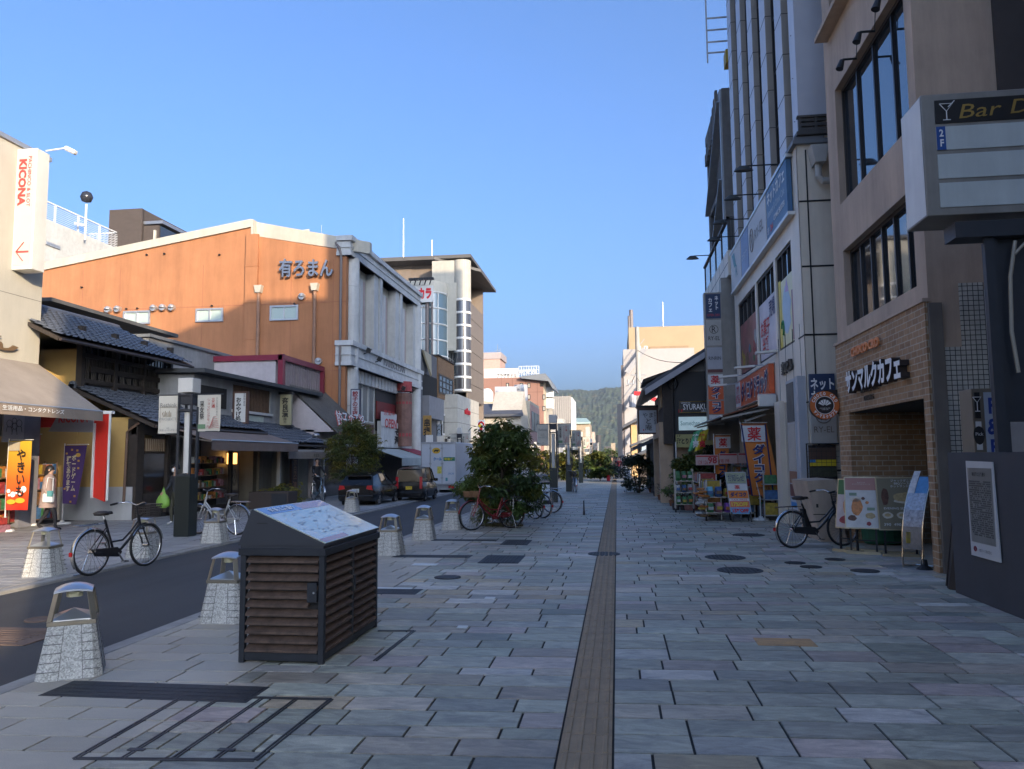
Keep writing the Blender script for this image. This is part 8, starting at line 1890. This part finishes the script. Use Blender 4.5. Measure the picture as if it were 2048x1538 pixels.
 for s in(-1,1):
  b=MB();b.obox(Matrix.Translation((xm,s*(W/2+.09),base[-2][1]+.06)),.12,.2,.15);b.build('wing_mirror',paint,t,bevel=.03)
  b=MB()
  for f in(.36,.62):xx=x0+L*f;b.box(xx-.004,s*(W/2-.004),zf+.12,xx+.004,s*(W/2+.0015),base[1][1]-.03)
  b.box(x0+L*.5,s*(W/2),base[1][1]-.15,x0+L*.55,s*(W/2+.02),base[1][1]-.12);b.build('door_trim',black,t)
 if spoiler:b=MB();xr,zr,hr=roof[0];b.box(xr-.16,-hr*.9,zr-.02,xr+.05,hr*.9,zr+.03);b.build('spoiler',paint,t,bevel=.01)
 b=MB();b.bar((x0-.02,0,base[0][1]+.03),(x0+.02,-.32,base[0][1]+.12),.015);b.build('rear_wiper',black,t)
 return t
cb_=M('car_black',(.006,.006,.007),.22,.0,var=0,coat=.25,spec=.4);cgl=glass('car_glass',(.006,.006,.007),.06,.35)
cw_=M('car_silver',(.38,.39,.42),.25,.5,var=0,coat=1.0);cwh=M('car_white',(.6,.6,.6),.25,0,var=0,coat=1.0);cbl=M('car_blue',(.05,.12,.3),.25,.3,var=0,coat=1.0)
wplate=M('plate_white',(.55,.55,.53),.5,var=0);yplate=M('plate_yellow',(.62,.42,.02),.5,var=0)
cx=AY(711,1000,27.5).x
def hatch_car(label,loc,rz,paint,plate=wplate,sc=1.):
 return car('parked_car',label,'car',loc,rz,4.3,1.72,[(0,.28,.92,.80),(.15,.24,.96,.845),(1.2,.22,.93,.86),(3.0,.22,.90,.86),(3.7,.24,.82,.84),(4.15,.28,.68,.78),(4.3,.32,.58,.66)],[(.55,1.36,.60),(1.3,1.47,.62),(2.1,1.46,.62),(2.55,1.36,.60)],[(.06,.95,.76),(1.2,.95,.82),(2.2,.93,.83),(3.25,.90,.78)],paint,.31,plate,sc=sc)
hatch_car('black hatchback parked at the far kerb behind the map cabinet',(cx,27.5,-.055),R_(90),cb_,sc=.82)
cx=AY(818,990,30.8).x
car('parked_car','tall black minivan with yellow number plate behind the delivery truck','car',(cx,30.8,-.055),R_(90),3.4,1.48,[(0,.26,.98,.70),(.1,.22,1.0,.735),(1.0,.2,1.0,.74),(2.4,.2,.98,.74),(2.9,.24,.90,.73),(3.3,.3,.8,.68),(3.4,.34,.66,.6)],[(.12,1.62,.62),(.9,1.72,.63),(1.8,1.72,.63),(2.2,1.64,.61)],[(.02,1.02,.69),(.9,1.02,.73),(1.9,1.0,.73),(2.75,.98,.70)],cb_,.28,yplate,'tall',spoiler=False,sc=.8)
for lb,px,Y,pm,y_ in(('pale blue silver car far down the road left of the second lamp post',1117,62,cbl,0),('white car far down the road behind the pale blue one',1131,70,cwh,0),('dark car far down the road by the brownish street tree',1146,66,cb_,0)):
 p=AY(px,940,Y);hatch_car(lb,(p.x,Y+4,-.055),R_(-90),pm)
Yt=37.6;q=RY(Yt,843,885,912,968);t=thing('delivery_truck','white box delivery truck with cat emblem on its rear doors','truck',((q[0]+q[2])/2,Yt,-.055))
x0,x1,z0,z1=q[0],q[2],AY(880,968,Yt).z,q[3]
tw=M('truck_white',(.52,.54,.58),.4,var=.04,stain=.08)
b=MB();b.box(x0,Yt,z0,x1,Yt+4.6,z1);box_=b.build('cargo_box',tw,t,True,bevel=.03)
b=MB()
for f in(0.0,.26,.60,1.0):
 x=x0+(x1-x0)*f;b.box(x-.02,Yt-.03,z0,x+.02,Yt,z1)
b.box(x0-.02,Yt-.04,z1-.05,x1+.02,Yt,z1+.02);b.box(x0-.02,Yt-.04,z0-.05,x1+.02,Yt,z0+.02)
for f in(.26,.60):
 for z in(z0+.3,z0+1.0,z1-.3):b.box(x0+(x1-x0)*f-.06,Yt-.05,z-.04,x0+(x1-x0)*f+.06,Yt-.02,z+.04)
b.build('door_frame',M('truck_frame',(.35,.36,.38),.4,.5),box_,True)
w_=x1-x0;hh=z1-z0
em=M('emblem_yellow',(.62,.36,.02),.5);cxx,cz=x0+w_*.43,z0+hh*.80
b=MB();b.face([(cxx+.21*math.cos(k*.314),Yt-.012,cz+.15*math.sin(k*.314)) for k in range(20)]);e_=b.build('cat_emblem',em,box_,True)
b=MB();b.face([(cxx+x*.15,Yt-.018,cz+z*.1) for x,z in((-.9,-.4),(-.5,-.8),(-.35,-.3),(.2,-.35),(.35,-.85),(.6,-.3),(1.0,.1),(.8,.55),(.4,.4),(-.1,.5),(-.6,.25))]);b.build('cat_shape',ink,e_,True)
text('クール',box_,(x0+w_*.47,Yt-.012,z0+hh*.60),XP,ZP,w_*.24,.17,M('truck_blue',(.03,.18,.42),.5),bold=.05)
b=MB();b.box(x0+w_*.64,Yt-.012,z0+hh*.55,x0+w_*.97,Yt-.006,z0+hh*.64);gb=b.build('green_band',M('truck_green',(.02,.17,.10),.5),box_,True);text('宅急便',gb,(x0+w_*.8,Yt-.018,z0+hh*.595),XP,ZP,w_*.28,.12,M('film_strong_yellow',(1,1,1)),bold=.03)
b=MB();b.box(x0+w_*.46,Yt-.012,z0+hh*.25,x0+w_*.62-.03,Yt-.006,z0+hh*.42);b.build('yellow_sticker',M('sticker_yellow',(.55,.48,.08),.5,var=.5,scale=14),box_,True)
text('77-77',box_,(x0+w_*.86,Yt-.012,z0+hh*.24),XP,ZP,w_*.16,.1,M('truck_blue',(1,1,1)),bold=.02)
b=MB();b.box(x0+w_*.70,Yt-.012,z0+hh*.07,x0+w_*.76,Yt-.006,z0+hh*.15);b.build('teal_sticker',M('teal_ink',(1,1,1)),box_,True)
b=MB();b.tube([(x0+w_*.1+.1*math.cos(k),Yt-.012,z0+hh*.36+.09*math.sin(k)) for k in range(5)],.02,4);b.build('leaf_mark',M('film_green',(1,1,1)),box_,True)
b=MB();b.box(x0+.15,Yt+.1,z0-.28,x1-.15,Yt+6.3,z0-.05);b.bar((x0+.1,Yt+.05,z0-.45),(x1-.1,Yt+.05,z0-.45),.07);b.bar(((x0+x1)/2,Yt+.05,z0-.45),((x0+x1)/2,Yt+.05,z0),.06);b.build('chassis',M('truck_frame',(1,1,1)),t,True)
for s,x in((-1,x0+.22),(1,x1-.22)):
 b=MB();b.box(x-.16,Yt-.02,z0-.20,x+.16,Yt+.06,z0-.08);b.build('tail_lamp',M('tail_red',(1,1,1)),t,True)
 for yy in(1.2,5.3):
  b=MB();b.tube([(x,Yt+yy+.24*math.cos(k*math.pi/10),.30+.24*math.sin(k*math.pi/10)) for k in range(20)],.11,8,True);ty=b.build('tyre',rubber,t,True,smooth=True)
  b=MB();b.cyl((x-.1,Yt+yy,.30),(x+.1,Yt+yy,.30),.18,n=14);b.build('rim',M('truck_frame',(1,1,1)),ty,True)
b=MB();b.box(x0+.1,Yt+4.75,.45,x1-.1,Yt+6.4,1.3);b.prism([(x0+.12,Yt+4.75,1.3),(x0+.12,Yt+6.38,1.3),(x0+.12,Yt+6.1,2.05),(x0+.12,Yt+4.75,2.1)],(x1-x0-.24,0,0));b.build('cab',tw,t,True,bevel=.04)
b=MB();b.box(x0+.14,Yt+5.1,1.35,x1-.09,Yt+6.1,1.95);b.build('cab_window',pane,t,True)
for x in(x0-.15,x1+.15):b=MB();b.box(x-.08,Yt+6.0,1.3,x+.08,Yt+6.1,1.7);b.build('wing_mirror',black,t,True)
b=MB();b.box(x1-.55,Yt+.02,z0-.78,x1-.2,Yt+.04,z0-.6);b.build('number_plate',M('plate_green',(.03,.16,.09),.5),t,True)
skin_m=M('skin',(.42,.25,.17),.55,var=.04)
hair_m=M('dark_hair',(.014,.011,.010),.5,var=.2)
def skeleton_mesh(vs,es,rad):
 me=bpy.data.meshes.new('t');me.from_pydata([tuple(v) for v in vs],es,[]);o=bpy.data.objects.new('t',me);C.objects.link(o)
 sk=o.modifiers.new('s','SKIN');sk.use_smooth_shade=True;sk.branch_smoothing=.3
 for i,r in enumerate(rad):me.skin_vertices[0].data[i].radius=(r if not isinstance(r,tuple) else r[0],r if not isinstance(r,tuple) else r[1])
 me.skin_vertices[0].data[0].use_root=True
 su=o.modifiers.new('u','SUBSURF');su.levels=1;su.render_levels=1
 dg=bpy.context.evaluated_depsgraph_get();r=bpy.data.meshes.new_from_object(o.evaluated_get(dg));bpy.data.objects.remove(o);return r
def person(label,loc,rz,H=1.62,top=(.1,.1,.12),legs=(.03,.03,.04),shoes=(.02,.02,.02),pose='stand',stride=.0,hair='short',arms=None,fingers=False,group=None,female=False,mask=False,head_turn=0):
 """faces +y in its own frame"""
 t=thing('person',label,'person',loc,rz,group,H/1.62)
 hs=.155 if female else.175
 V,E,Rr,K=[],[],[],[]
 def add(p,r,parent=None,k='t'):
  V.append(Vector(p));Rr.append(r);i=len(V)-1
  if parent is not None:E.append((parent,i));K.append(k)
  return i
 sit=pose=='sit'
 pz=.86
 pel=add((0,0,pz),(.13,.10));wai=add((0,.0,pz+.14),(.115,.085),pel);che=add((0,.01,pz+.36),(.135,.095),wai);nb=add((0,.0,pz+.47),(.075,.065),che)
 nk=add((0,.01,pz+.53),(.045,.048),nb,'s');ch=add((0,.035,pz+.585),(.052,.062),nk,'s');hm=add((0,.015,pz+.665),(.072,.088),ch,'s');ht=add((0,.0,pz+.735),(.052,.062),hm,'s')
 for s in(-1,1):
  arm=(arms or{}).get(s,((.235,-.02,pz+.20),(.245,.06,pz-.02)))
  sh=add((s*hs,0,pz+.43),(.055,.055),che);el=add((s*arm[0][0],arm[0][1],arm[0][2]),(.042,.042),sh);wr=add((s*arm[1][0],arm[1][1],arm[1][2]),(.028,.028),el)
  d=(V[wr]-V[el]).normalized();hd=add(V[wr]+d*.07,(.034,.022),wr,'s')
  if fingers:
   ax=Vector((0,1,0)) if abs(d.y)<.8 else Vector((1,0,0));lat=d.cross(Vector((s,0,0)))
   lat=lat.normalized() if lat.length>.1 else ax
   for f in range(4):
    p=V[wr]+d*.085+lat*(-.024+.016*f);a=add(p,.0095,hd,'s');add(p+d*(.05+.012*(f in(1,2)))+Vector((-s*.012,0,0)),.008,a,'s')
   p=V[wr]+d*.035+lat*.03;a=add(p,.011,hd,'s');add(p+d*.045+lat*.025,.009,a,'s')
  else:add(V[hd]+d*.075+Vector((-s*.01,.01,0)),(.022,.013),hd,'s')
  st=stride*s
  if sit:
   hp=add((s*.09,.02,pz-.04),(.085,.085),pel,'l');kn=add((s*.11,.38,pz-.10-(.12 if s>0 else 0)),(.058,.058),hp,'l');an=add((s*.11,.34+.1*s,pz-.52),(.038,.038),kn,'l');toe=add((s*.115,.48+.1*s,pz-.56),(.035,.028),an,'f')
  else:
   hp=add((s*.085,0,pz-.08),(.088,.092),pel,'l');kn=add((s*.09,.03+st*.5+abs(st)*.15,pz-.42),(.058,.060),hp,'l');an=add((s*.09,-.02+st,.085+(.05*abs(st)/.2 if st<0 else 0)),(.036,.038),kn,'l');toe=add((s*.10,.12+st,.035+(.02 if st<0 else 0)),(.038,.028),an,'f')
 me=skeleton_mesh(V,E,Rr)
 mats=[M('cloth_%02d%02d%02d'%tuple(int(c*99) for c in top),top,.85,var=.08),M('cloth_%02d%02d%02d'%tuple(int(c*99) for c in legs),legs,.85,var=.08),M('cloth_%02d%02d%02d'%tuple(int(c*99) for c in shoes),shoes,.6),skin_m]
 ix={'t':0,'l':1,'f':2,'s':3}
 me.materials.clear()
 for m in mats:me.materials.append(m)
 for p in me.polygons:
  c_=p.center;best=9;bk='t'
  for(a,e),k in zip(E,K):
   A,B_=V[a],V[e];d=B_-A;f=max(0,min(1,(c_-A).dot(d)/max(d.length_squared,1e-9)));dist=(c_-A-d*f).length
   if dist<best:best=dist;bk=k
  p.material_index=ix[bk]
 me.polygons.foreach_set('use_smooth',[True]*len(me.polygons))
 o=bpy.data.objects.new('body',me);C.objects.link(o);o.parent=t;INV[o.name]=INV[t.name]
 hz=pz+.665
 b=MB();rows=[]
 for i in range(9):
  th=i/8*math.pi*(.62 if hair=='short' else.78);row=[]
  for k in range(14):
   a=2*math.pi*k/14;fr=max(0,math.sin(a));lim=th*(1-.42*fr);rx_,ry_,rz2=.088,.106,.112
   row.append((rx_*math.sin(lim)*math.cos(a),.0+ry_*math.sin(lim)*math.sin(a),hz+.01+rz2*math.cos(lim)))
  rows.append(row)
 b.grid(rows,0,True)
 if hair=='long':b.grid([[(.085*math.cos(a),-.02+.1*math.sin(a),hz-.02-.04*j) for a in[math.pi+k*math.pi/8 for k in range(9)]] for j in range(4)])
 b.build('hair',hair_m,o,smooth=True)
 b=MB();b.lathe([(0,.018),(.012,0),(0,-.02)],8,(0,.112,hz-.02));b.build('nose',skin_m,o)
 for s in(-1,1):
  b=MB();b.lathe([(0,.008),(.011,0),(0,-.008)],8,(s*.032,.094,hz+.008));b.build('eye',ink,o)
  b=MB();b.lathe([(0,.03),(.012,.01),(.01,-.02),(0,-.03)],8,(s*.085,.01,hz-.01),0,.8,1.6);b.build('ear',skin_m,o)
 if mask:
  b=MB();b.grid([[(x*.06,.125-.35*x*x*.06-.02*abs(z),hz-.05+z*.045) for x in(-1,-.5,0,.5,1)] for z in(-1,0,1)]);b.build('face_mask',white_ink,o)
 else:
  b=MB();b.box(-.02,.097,hz-.063,.02,.101,hz-.057);b.build('mouth',M('lip',(.25,.08,.07),.5),o)
 return t,o
q=GP(88,1062)
tw_,bo=person('woman in long beige coat and dark trousers walking past the banners',(q.x,q.y+.1,0),R_(-70),1.58,(.30,.22,.19),(.012,.012,.016),(.012,.012,.012),'stand',.24,'long',{-1:((.22,.02,1.03),(.24,-.05,.82)),1:((.23,-.04,1.06),(.22,.07,.86))},True,None,True)
coat=M('coat_beige',(.30,.22,.19),.9,var=.1,scale=5,bump=.2,bscale=30)
b=MB();rows=[]
for i in range(15):
 f=i/14;z=1.31-.73*f;rx_=.175+.075*f+.012*math.sin(f*9);ry_=.115+.085*f
 rows.append([((rx_*(1+.03*math.sin(5*a)*f))*math.cos(a),-.01+ry_*(1+.03*math.sin(7*a)*f)*math.sin(a),z) for a in[2*math.pi*k/28 for k in range(28)]])
b.grid([[(p[0]*.5,p[1]*.6,1.36) for p in rows[0]]]+rows,0,True);co_w=b.build('coat',coat,bo,smooth=True)
b=MB();b.lathe([(.06,.06),(.11,.02),(.16,-.05),(.17,-.08)],18,(0,0,1.36),0,1.1,.8);b.build('collar',coat,bo,smooth=True)
bag=Vector((q.x+.17,q.y-.12,.72));t=thing('shoulder_bag','small white shoulder bag hanging at the coated woman side','bag',bag)
b=MB();b.box(-.13,-.05,-.02,.13,.05,.19);b.build('pouch',white,t,bevel=.02,seg=2);b=MB();b.box(-.0,-.056,.12,.13,.0,.26);b.build('teal_cloth',M('teal_cloth',(.10,.30,.30),.8),t);b=MB();b.tube([(-.11,0,.18),(-.09,.03,.4),(-.08,.06,.58),(.06,.06,.56),(.11,0,.18)],.010,5);b.build('strap',white,t)
q=AY(349,1048,19.4);q=GP(349,1050)
person('person in dark coat and white face mask looking out by the souvenir shop',(q.x,q.y,0),R_(150),1.58,(.03,.033,.04),(.05,.048,.03),(.4,.4,.4),'stand',.05,'short',{1:((.23,.05,1.05),(.2,.22,.9))},True,None,False,True)
t=thing('shopping_bag','lime green carrier bag held by the masked person','bag',(q.x-.28,q.y-.1,.45));b=MB();b.grid([[(.19*f*math.cos(a),.12*f*math.sin(a),z) for a in[k*math.pi/7 for k in range(14)]] for z,f in((0,.4),(.05,.95),(.18,1.0),(.30,.7),(.38,.3),(.5,.12))],0,True);b.build('pouch',M('bag_green',(.20,.38,.06),.6),t,smooth=True);b=MB();b.tube([(-.05,0,.4),(0,0,.55),(.05,0,.4)],.01,4);b.build('handle',M('bag_green',(1,1,1)),t)
q=GP(640,1003,0);q=AY(640,990,30.5)
bk=bike('bicycle','pale blue bicycle under the seated rider in black at the far pavement',(q.x-.3,30.6,0),R_(-50),('sky',(.15,.25,.35)),basket=False,group=None)
person('rider in black clothes sitting astride the pale blue bicycle',(q.x-.12,30.42,.12),R_(-140),1.6,(.012,.012,.014),(.012,.012,.014),(.02,.02,.02),'sit',0,'short',{-1:((.24,.2,1.08),(.22,.42,1.0)),1:((.24,.2,1.08),(.22,.42,1.0))},False)
cr=[(1224,60,(.03,.03,.035),(.14,.12,.07),'dark jacket and olive trousers at the front of the crowd'),(1229,64,(.02,.02,.025),(.03,.03,.04),'black coat just right of the front walker'),(1234,72,(.35,.30,.30),(.05,.05,.06),'pale pink top in the middle of the far crowd'),(1219,70,(.05,.06,.09),(.02,.02,.03),'navy coat at the left edge of the far crowd'),(1238,66,(.20,.02,.03),(.02,.02,.03),'dark red top beside the parked bicycles'),(1226,82,(.04,.04,.04),(.04,.04,.05),'dark clothes behind the front of the crowd'),(1232,90,(.10,.10,.12),(.03,.03,.03),'grey coat deep in the crowd'),(1241,84,(.45,.40,.38),(.06,.05,.05),'cream jacket near the shop lanterns'),(1221,95,(.03,.03,.04),(.03,.03,.03),'black clothes at the far back left of the crowd')]
for i,(px,Y,tp,lg,lb) in enumerate(cr):
 p=AY(px,940,Y);person('person in '+lb,(p.x,Y,0),R_((180,170,10,0,185,5,175,0,180)[i]),1.68,tp,lg,(.03,.03,.03),'stand',(.2,-.18,.1,.2,.02,.2,-.2,.15,.2)[i],'short',group='crowd at the far end of the street')
p=AY(1245,930,62);b=MB();b.tube([(p.x,62,0),(p.x,62,2.3)],.02);o=tag(b.build('far_flag',white),'pink leaning flag beside the far crowd','flag banner');b=MB();b.grid([[(p.x-.9*f+.5*u,62,2.25-1.7*f+.1*u) for u in(0,.5,1)] for f in(0,.33,.66,1)]);b.build('cloth',M('flag_pink',(.5,.25,.32),.7),o)
for i,(px,Y,c_) in enumerate(((1243,68,(.5,.12,.05)),(1248,60,(.5,.45,.4)),(1252,57,(.55,.2,.06)))):
 p=AY(px,930,Y);b=MB();b.tube([(p.x,Y,0),(p.x,Y,2.2)],.02);o=tag(b.build('far_flag',white),('small red flag at the far shop row','white flag at the far shop row','orange flag nearest in the far shop row')[i],'flag banner');b=MB();b.grid([[(p.x+.4*u,Y,2.15-1.5*f) for u in(0,.5,1)] for f in(0,.5,1)]);b.build('cloth',M('far_flag_%d'%i,c_,.7),o)
m,t_,b_=nodes('air');t_.nodes.remove(b_);pv=N(t_,'ShaderNodeVolumePrincipled')
pv.inputs['Color'].default_value=(.85,.9,1,1);pv.inputs['Density'].default_value=.00016;pv.inputs['Anisotropy'].default_value=.2
t_.links.new(pv.outputs[0],t_.nodes['Material Output'].inputs['Volume'])
hz_=tag(MB().box(-1500,-60,-1.2,1500,2500,330).build('haze',m),kind='stuff')
